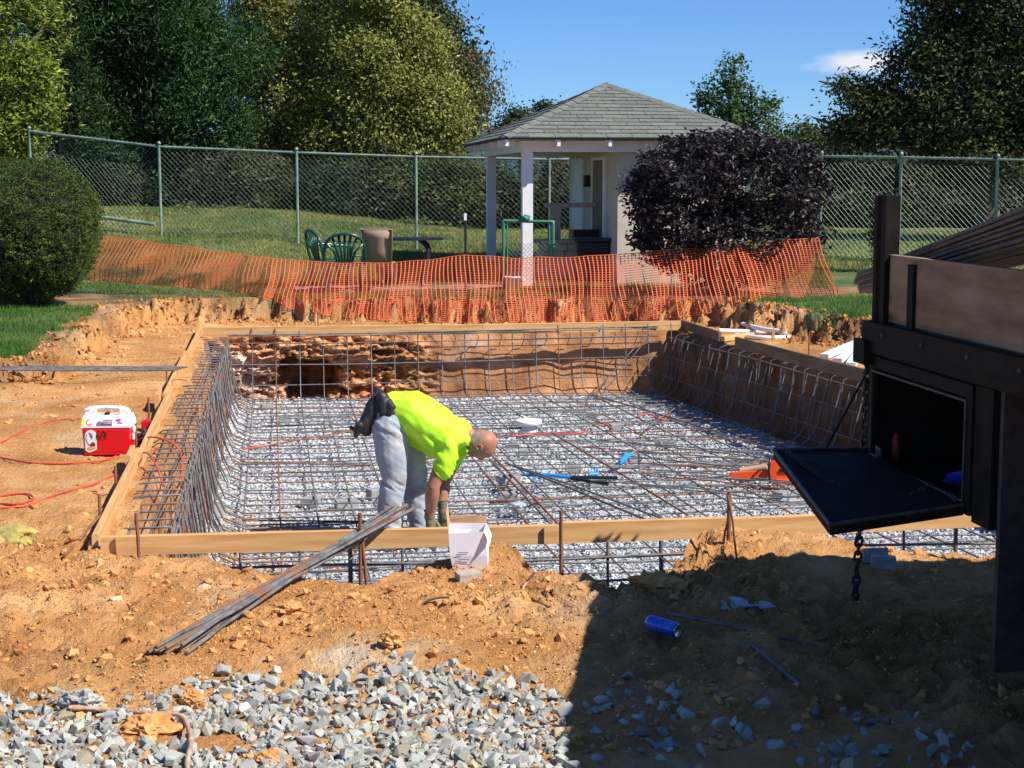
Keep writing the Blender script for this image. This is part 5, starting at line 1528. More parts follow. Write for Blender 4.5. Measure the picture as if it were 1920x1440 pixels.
mb = MB(); mb.tube([a, b + Vector((0, 0, -.05))], .022, 8); mb.tube([d, c + Vector((0, 0, -.05))], .026, 8); mb.tube([b, c], .024, 8); mb.tube([b + Vector((0, 0, -.06)), b, b + Vector((.03, 0, 0))], .028, 8); mb.tube([c + Vector((0, 0, -.06)), c, c + Vector((-.03, 0, 0))], .028, 8)
mb.tube([P(951, 540, gy_), P(951, 414, gy_)], .012, 6); mb.tube([P(1030, 540, gy_), P(1030, 416, gy_)], .012, 6)
wp(mb, 'pipe_frame', M['gpipe'], gt)
mb = MB(); a0, a1 = P(951, 540, gy_), P(1030, 540, gy_); chainlink(mb, (a0.x, a0.y, 0), (a1.x, a1.y, 0), a0.z, P(951, 462, gy_).z, a1.z, P(1030, 450, gy_).z, .06, .003); wp(mb, 'wire_mesh', M['wire'], gt)['kind'] = 'stuff'
mb = MB(); mb.tube([P(1032, 458, gy_), P(1046, 458, gy_ - .1)], .02, 6); mb.tube([P(1032, 500, gy_), P(1046, 500, gy_ - .1)], .02, 6); wp(mb, 'latch', M['gpipe'], gt)
tag(crumple('wire_coil', P(986, 409, gy_ - .02), .07, M['gpipe'], 44, .8), 'tangle of green wire hung on the top of the pipe gate', 'wire')
tp = P(873, 540, 23.2)
mb = MB(); mb.box((0, 0, .55), (.035, .008, 1.25)); mb.box((0, .015, .55), (.008, .03, 1.25)); o = mb.build('steel_post', M['dark']); o.location = (tp.x, tp.y, .4); tag(o, 'thin dark steel post holding up the orange net by the pavilion', 'post')
tpl = MB(); tpl.box((0, 0, 1.13), (.04, .012, .10)); t_ = tpl.build('white_tip', M['whitep'], o)

# ------------------------------------------------------------------ garden furniture
def chair_mono(px, py, D, rz, label, m, s=1.0):
    p = P(px, py, D); z = H(p.x, p.y)
    r = empty('plastic_chair', (p.x, p.y, z), label, 'chair', 'green plastic chairs on the lawn', rz=rz)
    # local: faces +y, back at -y
    w = .30
    mb = MB(); mb.box((0, 0, .42), (.50, .46, .03), bevel=.012); mb.build('seat', m, r)
    # arched back rim
    rim = [(-w, -.20, .42)] + [(-w * math.cos(math.pi * t) * (1 if True else 1), -.24 - .10 * math.sin(math.pi * t), .55 + .33 * math.sin(math.pi * t) ** .6) for t in np.linspace(0, 1, 13)] + [(w, -.20, .42)]
    mb = MB(); mb.tube(rim, .024, 8); mb.build('back_rim', m, r)
    for i in range(7):
        x = (i - 3) * .058
        top = .55 + .33 * math.sqrt(max(0, 1 - (x * 1.55 / w) ** 2)) ** .6
        mb = MB(); mb.strip([[(x * .55 - .016, -.215, .43), (x * .55 + .016, -.215, .43)], [(x * .9 - .02, -.27, .62), (x * .9 + .02, -.27, .62)], [(x * 1.5 - .02, -.315, top - .02), (x * 1.5 + .02, -.315, top - .02)]], (0, .012, 0)); mb.build('slat', m, r)
    for sx in (-1, 1):
        mb = MB(); mb.tube(smoothpath([(sx * .29, -.24, .62), (sx * .32, -.05, .655), (sx * .32, .16, .64), (sx * .30, .22, .60), (sx * .27, .22, .42)], 5), .024, 8); mb.build('armrest', m, r)
        for sy in (-1, 1):
            mb = MB(); mb.tube([(sx * .22, sy * .20, .42), (sx * .265, sy * .25, 0)], [.032, .022], 8); mb.build('leg', m, r)
    return r
chair_mono(620, 540, 24.5, math.radians(-62), 'glossy green plastic armchair turned sideways, left of the other', M['gplastic'])
chair_mono(646, 545, 23.7, math.radians(8), 'darker green plastic chair with its slatted back to the camera', M['gplastic'])
def sling(px, py, D, rz, label, m, name='sling_chair'):
    p = P(px, py, D); z = H(p.x, p.y)
    r = empty(name, (p.x, p.y, z), label, 'chair', rz=rz)
    mb = MB(); mb.strip([[(-.19, -.20, .44), (.19, -.20, .44)], [(-.20, -.24, .6), (.20, -.24, .6)], [(-.22, -.29, .80), (.22, -.29, .80)], [(-.225, -.33, .92), (-.0, -.335, .915)][:1] + [(.225, -.33, .92)]], (0, .012, 0)); mb.build('backrest', m, r)
    mb = MB(); mb.box((0, .02, .43), (.42, .44, .02), bevel=.006); mb.build('seat', m, r)
    mb = MB()
    for sx in (-1, 1): mb.tube([(sx * .20, .22, 0), (sx * .20, .2, .42), (sx * .20, -.20, .43), (sx * .235, -.335, .93)], .012, 7); mb.tube([(sx * .20, -.2, .42), (sx * .22, -.27, 0)], .012, 7)
    mb.tube([(-.235, -.335, .93), (.235, -.335, .93)], .012, 7)
    mb.build('tube_frame', M['tan'], r)
    return r
sling(712, 548, 23.8, math.radians(-3), 'tan sling chair with its back to the camera at the garden table', M['tan'])
_m = sling(686, 545, 25.6, math.radians(150), 'pale mesh garden chair partly hidden behind the tan chair', mat('grey_mesh', (.25, .27, .28), rough=.7, trans=.3), 'mesh_chair'); _m.scale = (.85, .85, .88)
sling(962, 530, 25.8, math.radians(80), 'black garden chair standing beyond the pipe gate', M['dark'], 'garden_chair')
tpos = P(752, 532, 24.7); tz = H(tpos.x, tpos.y)
tt_ = empty('garden_table', (tpos.x, tpos.y, tz), 'dark oval garden table with curved legs behind the tan chair', 'table')
mb = MB(); rr_ = []
N = 30
topv = [Vector((.66 * math.cos(2 * math.pi * i / N) * (1 if True else 1), .42 * math.sin(2 * math.pi * i / N), 0)) for i in range(N)]
mb.poly([v + Vector((0, 0, .70)) for v in topv], (0, 0, .035)); mb.build('tabletop', M['bluegrey'], tt_)
for sx in (-.28, .34):
    for sy in (-1, 1):
        mb = MB(); mb.tube(smoothpath([(sx - .05, sy * .12, .70), (sx + .07, sy * .14, .60), (sx + .08, sy * .18, .4), (sx + .0, sy * .25, .15), (sx + .03, sy * .3, 0)], 4), .035, 8); mb.build('leg', M['dark'], tt_)
# low patio slab the furniture stands on
ps = P(760, 545, 24.3)
mb = MB(); mb.box((ps.x, ps.y + .9, H(ps.x, ps.y) - .03), (3.6, 2.6, .10), rot=rotz(YAW), bevel=.01); o = mb.build('patio_slab', mat('reddish_paving', (.30, .17, .14), (.42, .28, .23), scale=6, rough=.9, bump=.3)); o['kind'] = 'structure'

# ================================================================== ORANGE BARRIER NET
TOPN = [(195, 443), (330, 460), (460, 480), (600, 492), (700, 494), (800, 488), (873, 478), (960, 484), (1080, 482), (1200, 474), (1330, 462), (1440, 452), (1535, 446), (1560, 520), (1572, 556)]
BOTN = [(160, 524), (300, 534), (400, 543), (480, 552), (560, 582), (640, 594), (760, 602), (900, 604), (1050, 602), (1200, 600), (1300, 592), (1370, 576), (1430, 560), (1500, 556), (1572, 557)]
TOPN = TOPN[:13]
nn_ = 176; nm = 29
netroot = empty('barrier_net', P(870, 540, 22), 'sagging orange plastic safety net stretched along the edge of the excavation', 'barrier net')
tx = np.linspace(0, 1, nn_ + 1)
def interp_px(lst, t):
    xs = np.array([p[0] for p in lst], float); ys = np.array([p[1] for p in lst], float)
    x = xs[0] + (xs[-1] - xs[0]) * t; return x, np.interp(x, xs, ys)
grid = np.zeros((nm + 1, nn_ + 1, 3))
for i, t in enumerate(tx):
    xt, yt = interp_px(TOPN, t); xb, yb = interp_px(BOTN, t)
    yt += 1.2 * math.sin(t * 90) * math.sin(t * 13)
    Dt = 22.9 - .35 * t if t > .2 else 22.9 + (0.2 - t) * 2
    tp_ = P(xt, yt, Dt)
    # lower edge rests on the bank or its face
    Db = Dt - .35
    bt = P(xb, yb, Db)
    qs = [P(xb, yb, Dt + .6 - q) for q in np.linspace(0, 3.0, 46)]
    hs = sdfH(np.array([q.x for q in qs]), np.array([q.y for q in qs]))[0]
    for q, hq in zip(qs, hs):
        if q.z > hq + .02: bt = q; break
    bt = P(xb, yb, min(bt.y, Dt - .05))
    for j in range(nm + 1):
        s = j / nm
        p = tp_.lerp(bt, s)
        bel = math.sin(math.pi * s)
        p.y += .07 * bel * math.sin(t * 70 + s * 3) + .05 * math.sin(t * 160 + s * 5) * s - .10 * bel
        p.x += .018 * math.sin(t * 47 + s * 6)
        p.z += -.03 * bel * abs(math.sin(t * 33)) 
        grid[j, i] = p
gh = sdfH(grid[..., 0].ravel(), grid[..., 1].ravel())[0].reshape(grid.shape[:2])
grid[:-1, :, 2] = np.maximum(grid[:-1, :, 2], gh[:-1] + .012)
def ribbon(mb, pts, w, axis):
    rows = []
    ax = Vector(axis)
    for p in pts: rows.append([Vector(p) - ax * w / 2, Vector(p) + ax * w / 2])
    mb.strip(rows, (0, .004, 0))
Vn, Fn = [], []
def rib(pts, wv):
    n = len(pts); b = sum(len(v) for v in Vn)
    p = np.asarray(pts); d = np.array([0, .003, 0])
    w = np.asarray(wv)[None] if np.ndim(wv) == 1 else wv
    q = np.stack([p - w, p + w, p + w + d, p - w + d], 1).reshape(-1, 3)
    Vn.append(q); i = np.arange(n - 1)[:, None] * 4 + b
    for a, c in ((0, 1), (1, 2), (2, 3), (3, 0)):
        Fn.append(np.concatenate([i + a, i + c, i + c + 4, i + a + 4], 1))
hh_ = np.linspace(.0035, .0035, nn_ + 1)
for j in range(nm + 1):
    rib(grid[j], np.array([0, 0, .0038 if 0 < j < nm else .006]))
for i in range(nn_ + 1):
    wv = np.zeros((nm + 1, 3)); wv[:, 0] = .0058 + .002 * (np.arange(nm + 1) % 2)
    rib(grid[:, i], wv)
o = fast_mesh('net_strands', np.concatenate(Vn) - np.array(netroot.location), np.concatenate(Fn), M['net'], netroot)
o['kind'] = 'stuff'
# rope along the top
mb = MB(); mb.tube([Vector(g) for g in grid[0]], .006, 5); wp(mb, 'top_cord', M['net'], netroot)
# ================================================================== VEGETATION
def leaves(name, C, S, colr, m, parent=None, seed=0, aspect=.55, nbias=None, droop=0.0, fold=True, kind=None):
    """C centres (n,3), S leaf lengths (n,), colr (n,3). Each leaf = two triangles folded along the midrib."""
    r = np.random.default_rng(seed); n = len(C)
    d = r.normal(size=(n, 3)); d /= np.linalg.norm(d, axis=1)[:, None]
    d[:, 2] = d[:, 2] * .6 - droop; d /= np.linalg.norm(d, axis=1)[:, None]
    nb = r.normal(size=(n, 3)) * .75 + np.array([0, 0, .7])
    if nbias is not None: nb = nb + nbias
    s = np.cross(d, nb); s /= (np.linalg.norm(s, axis=1)[:, None] + 1e-9)
    nn = np.cross(s, d)
    L_ = S[:, None]
    p0 = C - d * L_ * .5; p2 = C + d * L_ * .5
    p1 = C + s * L_ * aspect * .5 + nn * L_ * .12; p3 = C - s * L_ * aspect * .5 + nn * L_ * .12
    V = np.stack([p0, p1, p2, p3], 1).reshape(-1, 3)
    b = (np.arange(n) * 4)[:, None]
    F = np.concatenate([b + np.array([[0, 1, 2]]), b + np.array([[0, 2, 3]])], 1).reshape(-1, 3)
    o = fast_mesh(name, V, F, m, parent, np.repeat(colr, 4, 0), False)
    if kind: o['kind'] = kind
    return o
def crown_points(blobs, n, seed, clump=.32, shell=.62, per=26, rough=.28):
    """blobs: (cx,cy,cz, rx,ry,rz). Leaf clumps sit on a ragged shell of the union of blobs; returns leaf centres and clump ids"""
    r = np.random.default_rng(seed)
    B = np.array(blobs, float)
    w = (B[:, 3] * B[:, 4] * B[:, 5]) ** (2 / 3); w /= w.sum()
    nc = int(n / per)
    bi = r.choice(len(B), nc * 2, p=w)
    d = r.normal(size=(nc * 2, 3)); d /= np.linalg.norm(d, axis=1)[:, None]
    rad = shell + (1.02 - shell) * r.random(nc * 2) ** .55
    rn = fbm(d[:, 0] * 2.4 + bi * 7.3, d[:, 1] * 2.4, d[:, 2] * 2.4, oct=3, seed=seed)
    rad = rad * (1 + rough * rn)
    P_ = B[bi, :3] + d * B[bi, 3:6] * rad[:, None]
    # drop clumps deep inside another blob, they would never be seen
    keepm = np.ones(len(P_), bool)
    for k in range(len(B)):
        q = (P_ - B[k, :3]) / B[k, 3:6]
        keepm &= (np.linalg.norm(q, axis=1) > .50)
    P_ = P_[keepm][:nc]; 
    # keep fewer clumps facing away (they only close the silhouette)
    back = (P_[:, 1] - np.average(B[:, 1], weights=w)) > .45 * B[:, 4].max()
    P_ = P_[~(back & (r.random(len(P_)) < .5))]
    nc = len(P_)
    cs = clump * r.uniform(.55, 1.35, nc)
    m = max(6, int(n / nc))
    off = r.normal(size=(nc, m, 3)) * np.array([1, 1, .62]) * .55
    C = (P_[:, None, :] + off * cs[:, None, None]).reshape(-1, 3)
    cid = np.repeat(np.arange(nc), m)
    ou = off.reshape(-1, 3); ou = ou / (np.linalg.norm(ou, axis=1)[:, None] + 1e-6)
    od = (P_ - np.average(B[:, :3], axis=0, weights=w)); od = od / (np.linalg.norm(od, axis=1)[:, None] + 1e-6)
    crown_points.nb = ou * .9 + od[cid] * .5
    return C, cid, nc
def leaf_colors(cid, nc, base, alt, seed, var=.25, altp=.25, C=None):
    r = np.random.default_rng(seed)
    cb = np.clip(1 + var * r.normal(size=nc), .45, 1.8)
    t = np.clip(r.normal(altp, .3, nc), 0, 1)
    lt = np.clip(t[cid] + .18 * r.normal(size=len(cid)), 0, 1)[:, None]
    col = (np.array(base)[None] * (1 - lt) + np.array(alt)[None] * lt) * cb[cid][:, None] * r.uniform(.75, 1.25, len(cid))[:, None]
    return np.clip(col, .003, .9)
def pblob(px, py, D, rx, ry, rd=None):
    p = P(px, py, D); s = D / FPX
    return (p.x, p.y, p.z, rx * s, (rd if rd is not None else rx * s), ry * s)
def tree(name, label, cat, D, blobs_px, n, leaf, base, alt, seed, m='leaf', clump=.35, per=26, shell=.6, altp=.25, var=.25, rough=.28, droop=0.1, aspect=.55,
         group=None, trunk=None, trunk_m='bark', tr=.16, limbs=True, sub=7):
    rr = random.Random(seed)
    rb_ = np.random.default_rng(seed + 50)
    bl0 = [pblob(b[0], b[1], D + (b[4] if len(b) > 4 else 0), b[2], b[3], b[5] if len(b) > 5 else None) for b in blobs_px]
    bl = []
    for b in bl0:
        if not sub or max(b[3], b[5]) < .45: bl.append(b); continue
        for _ in range(sub):
            d_ = rb_.normal(size=3); d_[1] = -abs(d_[1]) if rb_.random() < .7 else d_[1]; d_ /= np.linalg.norm(d_); q_ = rb_.uniform(.32, .58); f_ = rb_.uniform(.75, 1.15)
            bl.append((b[0] + d_[0] * b[3] * .68, b[1] + d_[1] * b[4] * .6, b[2] + d_[2] * b[5] * .68, b[3] * q_ * f_, b[4] * q_, b[5] * q_ / f_))
    cx = trunk if trunk is not None else sum(b[0] for b in blobs_px) / len(blobs_px)
    base_p = P(cx, 450, D); zb = H(base_p.x, base_p.y)
    root = empty(name, (base_p.x, base_p.y, zb), label, cat, group)
    C, cid, nc = crown_points(bl, n, seed, clump, shell, per, rough)
    okk = C[:, 2] > zb + .05
    NB = crown_points.nb[okk]
    C, cid = C[okk], cid[okk]
    r = np.random.default_rng(seed + 1)
    col = leaf_colors(cid, nc, base, alt, seed, var, altp)
    S_ = leaf * r.uniform(.6, 1.3, len(C))
    leaves('crown', C - np.array(root.location), S_, col, M[m], root, seed, aspect=aspect, droop=droop, nbias=NB * 1.3)
    # trunk and limbs reaching into the blobs
    ztop = max(b[2] for b in bl)
    mb = MB(); mb.tube([(base_p.x, base_p.y, zb - .2), (base_p.x + .03, base_p.y, zb + .5 * (ztop - zb) * .6), (base_p.x - .05, base_p.y, zb + (ztop - zb) * .9)], [tr, tr * .75, tr * .25], 9)
    wp(mb, 'trunk', M[trunk_m], root)
    if limbs:
        for b in bl0[:14]:
            z0 = zb + (b[2] - zb) * rr.uniform(.45, .7)
            mb = MB(); mb.tube(smoothpath([(base_p.x, base_p.y, z0), ((base_p.x + b[0]) / 2, (base_p.y + b[1]) / 2, (z0 + b[2]) / 2 + .1), (b[0], b[1], b[2]), (b[0] + (b[0] - base_p.x) * .25, b[1], b[2] + b[5] * .8)], 3), [tr * .45 * (1 - i / 10.5) for i in range(10)], 6)
            wp(mb, 'limb', M[trunk_m], root)
    return root

GR = 'trees beyond the chain link fence'
DG, DG2 = (.020, .058, .014), (.075, .15, .035)
OL, OL2 = (.19, .21, .045), (.38, .34, .08)
# big dark evergreen, upper left (two leaders)
tree('evergreen_tree', 'huge dark green evergreen filling the upper left behind the fence', 'tree', 40,
     [(330, -40, 170, 130), (300, 60, 190, 110), (380, 120, 130, 110), (220, 140, 130, 120), (330, 200, 140, 90), (240, 250, 110, 70), (390, 235, 80, 60), (150, 40, 90, 140), (170, 190, 90, 100)],
     70000, .15, DG, DG2, 1, clump=.50, per=34, droop=.55, aspect=.28, altp=.35, var=.35, rough=.35, shell=.5, trunk=300, tr=.3)
tree('arborvitae', 'yellow green arborvitae at the left edge above the round bush', 'tree', 33.5,
     [(20, 20, 60, 90), (30, 130, 62, 90), (48, 210, 55, 70), (10, 250, 60, 60), (-40, 120, 60, 160), (90, 40, 40, 50, .8)],
     26000, .13, (.15, .20, .026), (.30, .34, .05), 2, clump=.30, per=26, droop=-.2, aspect=.35, rough=.35, altp=.4, trunk=20, tr=.18)
tree('evergreen_tree', 'smaller dark evergreen between the arborvitae and the huge evergreen', 'tree', 37.5,
     [(120, 120, 60, 120), (140, 240, 60, 60), (100, -10, 60, 90), (180, 300, 70, 40)], 14000, .15, DG, (.05, .08, .02), 3, clump=.4, per=30, droop=.4, aspect=.3, trunk=125)
tree('birch_tree', 'tall olive leaved birch left of centre behind the fence', 'tree', 42,
     [(530, -20, 90, 70), (520, 60, 85, 70), (560, 130, 80, 60), (500, 150, 60, 60), (560, 200, 90, 60), (500, 240, 60, 50), (580, 270, 70, 50)],
     52000, .10, OL, OL2, 4, clump=.42, per=24, altp=.45, rough=.45, droop=.5, shell=.45, trunk=540, trunk_m='birch', tr=.12)
tree('birch_tree', 'broad olive leaved birch in the middle, its white trunks showing on the lawn', 'tree', 41,
     [(690, -10, 90, 70), (700, 70, 100, 70), (770, 130, 80, 60), (660, 150, 80, 70), (720, 200, 90, 60), (800, 220, 70, 60), (660, 260, 80, 50), (740, 280, 80, 50), (690, 330, 60, 40), (850, 250, 45, 45), (820, 170, 50, 50)],
     76000, .10, (.17, .205, .042), (.36, .33, .07), 5, clump=.42, per=24, altp=.4, rough=.45, droop=.45, shell=.45, trunk=690, trunk_m='birch', tr=.10)
tree('dark_tree', 'dark leaved tree rising behind the birches', 'tree', 46,
     [(620, 40, 80, 80), (640, 130, 80, 80), (740, 30, 80, 60), (820, 90, 55, 50), (850, 150, 50, 60), (790, 60, 40, 30)], 26000, .15, (.03, .05, .015), (.07, .085, .02), 6, clump=.5, per=26, rough=.4, trunk=650, tr=.2)
tree('drooping_tree', 'thin drooping tree with see-through outer branches against the sky', 'tree', 43,
     [(880, 130, 38, 40, 0, .7), (905, 165, 32, 45, 0, .5), (895, 210, 22, 45, 0, .5), (870, 230, 40, 60, 0, .8)], 5200, .10, (.10, .10, .035), (.22, .19, .08), 7, clump=.30, per=14, shell=.3, rough=.6, droop=.9, trunk=850, tr=.07, sub=0)
tree('evergreen_tree', 'dark evergreen standing behind the huge evergreen', 'tree', 47,
     [(260, 40, 200, 160), (330, 180, 190, 110), (150, 120, 120, 150), (200, 260, 150, 60)], 26000, .26, (.010, .025, .010), (.02, .05, .018), 10, clump=.6, per=30, droop=.5, aspect=.35, trunk=250, shell=.3)
# understory behind the fence, left to right
US = [(150, 350, 70, 60, (.015, .03, .01), (.04, .06, .02), 'dark shrub behind the fence right of the round bush'),
      (250, 370, 70, 50, (.015, .035, .012), (.05, .075, .02), 'dark shrub behind the first fence post'),
      (360, 350, 65, 60, (.02, .05, .02), (.06, .10, .03), 'mid green shrub between the first two fence posts'),
      (430, 340, 60, 60, (.05, .075, .03), (.10, .12, .04), 'greyer shrub right of the mid green one'),
      (510, 350, 50, 60, (.05, .07, .02), (.14, .12, .03), 'olive shrub just left of the second fence post'),
      (575, 385, 32, 28, (.16, .10, .02), (.25, .14, .03), 'small rusty brown bush at the second fence post'),
      (620, 360, 45, 60, (.02, .045, .018), (.05, .08, .03), 'dark conifer sapling right of the rusty bush'),
      (700, 355, 60, 60, (.05, .065, .02), (.10, .11, .03), 'olive undergrowth around the white birch trunks'),
      (790, 365, 50, 60, (.025, .045, .015), (.07, .08, .02), 'dark undergrowth right of the birch'),
      (850, 350, 55, 55, (.07, .085, .02), (.14, .13, .03), 'yellow green shrub left of the pavilion'),
      (930, 370, 60, 60, (.02, .035, .012), (.05, .06, .02), 'dark shrub seen between the pavilion posts'),
      (1020, 365, 70, 60, (.05, .06, .02), (.12, .10, .03), 'olive shrub seen through the pavilion'),
      (1120, 360, 70, 60, (.03, .045, .015), (.08, .08, .03), 'shrub hidden behind the pavilion room')]
for i, (a, b, rx, ry, c1, c2, lb) in enumerate(US):
    tree('shrub', lb, 'shrub', 38.5 + (i % 3) * .7, [(a, b, rx, ry), (a - rx * .5, b + 25, rx * .7, ry * .6), (a + rx * .5, b + 25, rx * .7, ry * .6)], 9000, .11, c1, c2, 30 + i, clump=.33, per=24, rough=.4, group='shrubs behind the fence', trunk=a, tr=.05, limbs=False)
# low weeds along the foot of the wood
for i, (a, b, rx, ry) in enumerate([(350, 405, 50, 16), (440, 402, 50, 14), (250, 408, 50, 14), (560, 412, 60, 12), (760, 425, 70, 12)]):
    tree('shrub', ['pale weeds on the crest of the lawn', 'low weeds right of the pale ones', 'low weeds left of the pale ones', 'thin weeds below the rusty bush', 'thin weeds at the birch trunks'][i], 'shrub', 36.6, [(a, b, rx, ry, 0, .5)], 3000, .08, (.08, .14, .04), (.14, .19, .06), 60 + i, clump=.15, per=16, group='weeds at the lawn edge', trunk=a, tr=.02, limbs=False)
# small tree behind the pavilion roof and distant trees on the right
tree('young_tree', 'slim young tree rising against the sky behind the pavilion roof', 'tree', 44,
     [(1376, 118, 13, 22, 0, .3), (1370, 150, 28, 30, 0, .5), (1366, 190, 38, 36, 0, .8), (1322, 180, 12, 26, 0, .3), (1335, 205, 22, 24, 0, .4), (1404, 200, 26, 34, 0, .5), (1442, 205, 13, 28, 0, .3), (1350, 235, 56, 36, 0, .9), (1420, 250, 50, 30, 0, .9)], 5600, .13, (.05, .10, .03), (.12, .18, .06), 8, clump=.28, per=13, shell=.35, rough=.65, droop=-.1, trunk=1380, tr=.10, sub=0)
for i, (a, b, rx, ry, D, c1, c2, lb) in enumerate([
    (975, 235, 45, 28, 60, (.03, .045, .015), (.06, .07, .02), 'distant round tree just left of the pavilion roof'),
    (1035, 225, 35, 22, 62, (.03, .04, .015), (.05, .06, .02), 'distant tree top peeping over the left roof slope'),
    (1470, 275, 60, 45, 58, (.04, .07, .02), (.10, .12, .03), 'light green distant tree right of the pavilion roof'),
    (1530, 300, 60, 60, 55, (.05, .075, .02), (.10, .12, .035), 'distant tree behind the purple bush on its right'),
    (1600, 340, 60, 60, 45, (.015, .025, .01), (.05, .06, .02), 'dark shrub behind the right fence, left of the truck post'),
    (1690, 360, 70, 60, 43, (.04, .05, .015), (.10, .09, .02), 'olive shrub behind the right fence posts'),
    (1770, 350, 50, 60, 44, (.06, .05, .02), (.14, .09, .03), 'brownish shrub behind the right fence'),
    (1850, 340, 80, 70, 43, (.02, .035, .012), (.07, .08, .02), 'dark shrub at the far right behind the fence'),
    (1580, 400, 60, 45, 42, (.05, .06, .02), (.09, .09, .03), 'low olive shrub behind the right fence'),
    (1660, 405, 70, 40, 41, (.02, .035, .012), (.05, .06, .02), 'low dark shrub behind the truck post'),
    (1750, 405, 70, 40, 41.5, (.04, .05, .015), (.09, .08, .02), 'low brown green shrub behind the second right fence post'),
    (1850, 400, 80, 45, 41, (.03, .04, .012), (.06, .07, .02), 'low shrub at the right edge above the steel load')]):
    tree('distant_tree', lb, 'tree', D, [(a, b, rx, ry), (a - rx * .4, b + ry * .7, rx * .8, ry * .8), (a + rx * .5, b + ry * .6, rx * .8, ry * .9)], 9000, .16, c1, c2, 80 + i, clump=.42, per=22, rough=.4, group='distant trees on the right', trunk=a, tr=.1, limbs=False)
# dark broad tree, upper right
tree('cherry_tree', 'large dark leaved tree filling the upper right corner', 'tree', 33,
     [(1860, 10, 90, 90), (1790, 40, 80, 80), (1730, 110, 70, 70), (1830, 130, 90, 80), (1700, 190, 80, 55), (1780, 220, 90, 60), (1880, 230, 90, 70), (1640, 200, 55, 40), (1600, 170, 34, 22, 0, .5), (1590, 240, 40, 24, 0, .5), (1640, 255, 60, 30), (1730, 270, 80, 32), (1850, 290, 90, 40), (1950, 120, 80, 160), (1745, 20, 36, 36, 0, .6)],
     64000, .125, (.022, .042, .012), (.13, .135, .03), 9, clump=.36, per=22, rough=.42, altp=.25, var=.5, shell=.5, droop=.35, aspect=.42, trunk=1850, tr=.26)
# round yew
def bushy(name, label, cat, c, rad, n, leaf, base, alt, seed, m='leaf', shell=.93, aspect=.3, droop=-.2, nb=None, clump=.06, per=10, rough=.05, altp=.3, var=.2, flat_bottom=None, inner=True):
    p = Vector(c); zb = H(p.x, p.y)
    root = empty(name, (p.x, p.y, zb), label, cat)
    C, cid, nc = crown_points([(p.x, p.y, p.z, *rad)], n, seed, clump, shell, per, rough)
    okk = C[:, 2] > zb + .02; C, cid = C[okk], cid[okk]
    r = np.random.default_rng(seed)
    col = leaf_colors(cid, nc, base, alt, seed, var, altp)
    dirn = (C - np.array([p.x, p.y, p.z])); dirn /= np.linalg.norm(dirn, axis=1)[:, None]
    leaves('foliage', C - np.array(root.location), leaf * r.uniform(.6, 1.3, len(C)), col, M[m], root, seed, aspect=aspect, droop=droop, nbias=dirn * .8)
    for i in range(9):
        a = i * .7; mb = MB(); q = Vector((math.cos(a) * rad[0] * .7, math.sin(a) * rad[1] * .7, (p.z - zb) + rad[2] * .45 * (.3 + .7 * ((i * 37) % 10) / 10)))
        mb.tube(smoothpath([(math.cos(a) * .05, math.sin(a) * .05, -.1), q * .5 + Vector((0, 0, .1)), q], 4), [.03 * (1 - k / 9.5) for k in range(9)], 6); mb.build('stem', M['bark'], root)
    return root, p
yc = P(55, 437, 20.8); s_ = 20.8 / FPX
yew, _ = bushy('yew_bush', 'clipped round dark green yew bush at the left edge', 'bush', yc, (128 * s_, 128 * s_, 136 * s_), 52000, .045, (.045, .090, .015), (.125, .175, .032), 301, clump=.05, per=9, shell=.86, altp=.35, var=.4, rough=.12)
# leafless dark core of the yew (dense inner twigs)
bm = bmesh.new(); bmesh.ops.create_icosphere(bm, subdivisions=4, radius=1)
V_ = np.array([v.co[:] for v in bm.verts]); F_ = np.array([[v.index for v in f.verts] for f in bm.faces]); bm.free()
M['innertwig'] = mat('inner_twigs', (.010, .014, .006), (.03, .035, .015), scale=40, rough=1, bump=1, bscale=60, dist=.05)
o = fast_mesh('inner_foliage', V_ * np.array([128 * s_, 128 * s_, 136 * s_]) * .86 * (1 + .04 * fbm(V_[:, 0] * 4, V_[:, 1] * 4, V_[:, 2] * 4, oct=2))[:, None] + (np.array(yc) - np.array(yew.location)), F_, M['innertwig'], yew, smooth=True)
pc = P(1360, 400, 23.2); s_ = 23.2 / FPX
pb = empty('purple_bush', (pc.x, pc.y, H(pc.x, pc.y)), 'big dark purple leaved bush in front of the pavilion wall', 'bush')
bl = [pblob(1300, 350, 23.2, 115, 95, .75), (*pblob(1420, 345, 23.2, 120, 95, .8),)[:6], pblob(1280, 430, 23.1, 95, 75, .7), pblob(1440, 430, 23.1, 98, 90, .7), pblob(1360, 300, 23.3, 95, 55, .6), pblob(1360, 450, 23.2, 150, 80, .8), pblob(1225, 370, 23.2, 45, 55, .45), pblob(1500, 350, 23.3, 42, 70, .5)]
C, cid, nc = crown_points(bl, 30000, 77, .13, .7, 13, .22)
zb = H(pc.x, pc.y); okk = C[:, 2] > zb + .05; C, cid = C[okk], cid[okk]
col = leaf_colors(cid, nc, (.022, .016, .017), (.045, .036, .036), 77, .35, .35)
leaves('foliage', C - np.array(pb.location), .085 * np.random.default_rng(4).uniform(.6, 1.3, len(C)), col, M['leaf_dark'], pb, 77, aspect=.5, droop=.3)
for i in range(16):
    a = i * 1.9; q = Vector((math.cos(a) * (.3 + .06 * i), math.sin(a) * .35, 1.5 + .5 * math.sin(i * 2.3)))
    mb = MB(); mb.tube(smoothpath([(math.cos(a) * .12, math.sin(a) * .1, -.05), q * .5, q], 4), [.022 * (1 - k / 9.6) for k in range(9)], 6); mb.build('stem', M['bark'], pb)
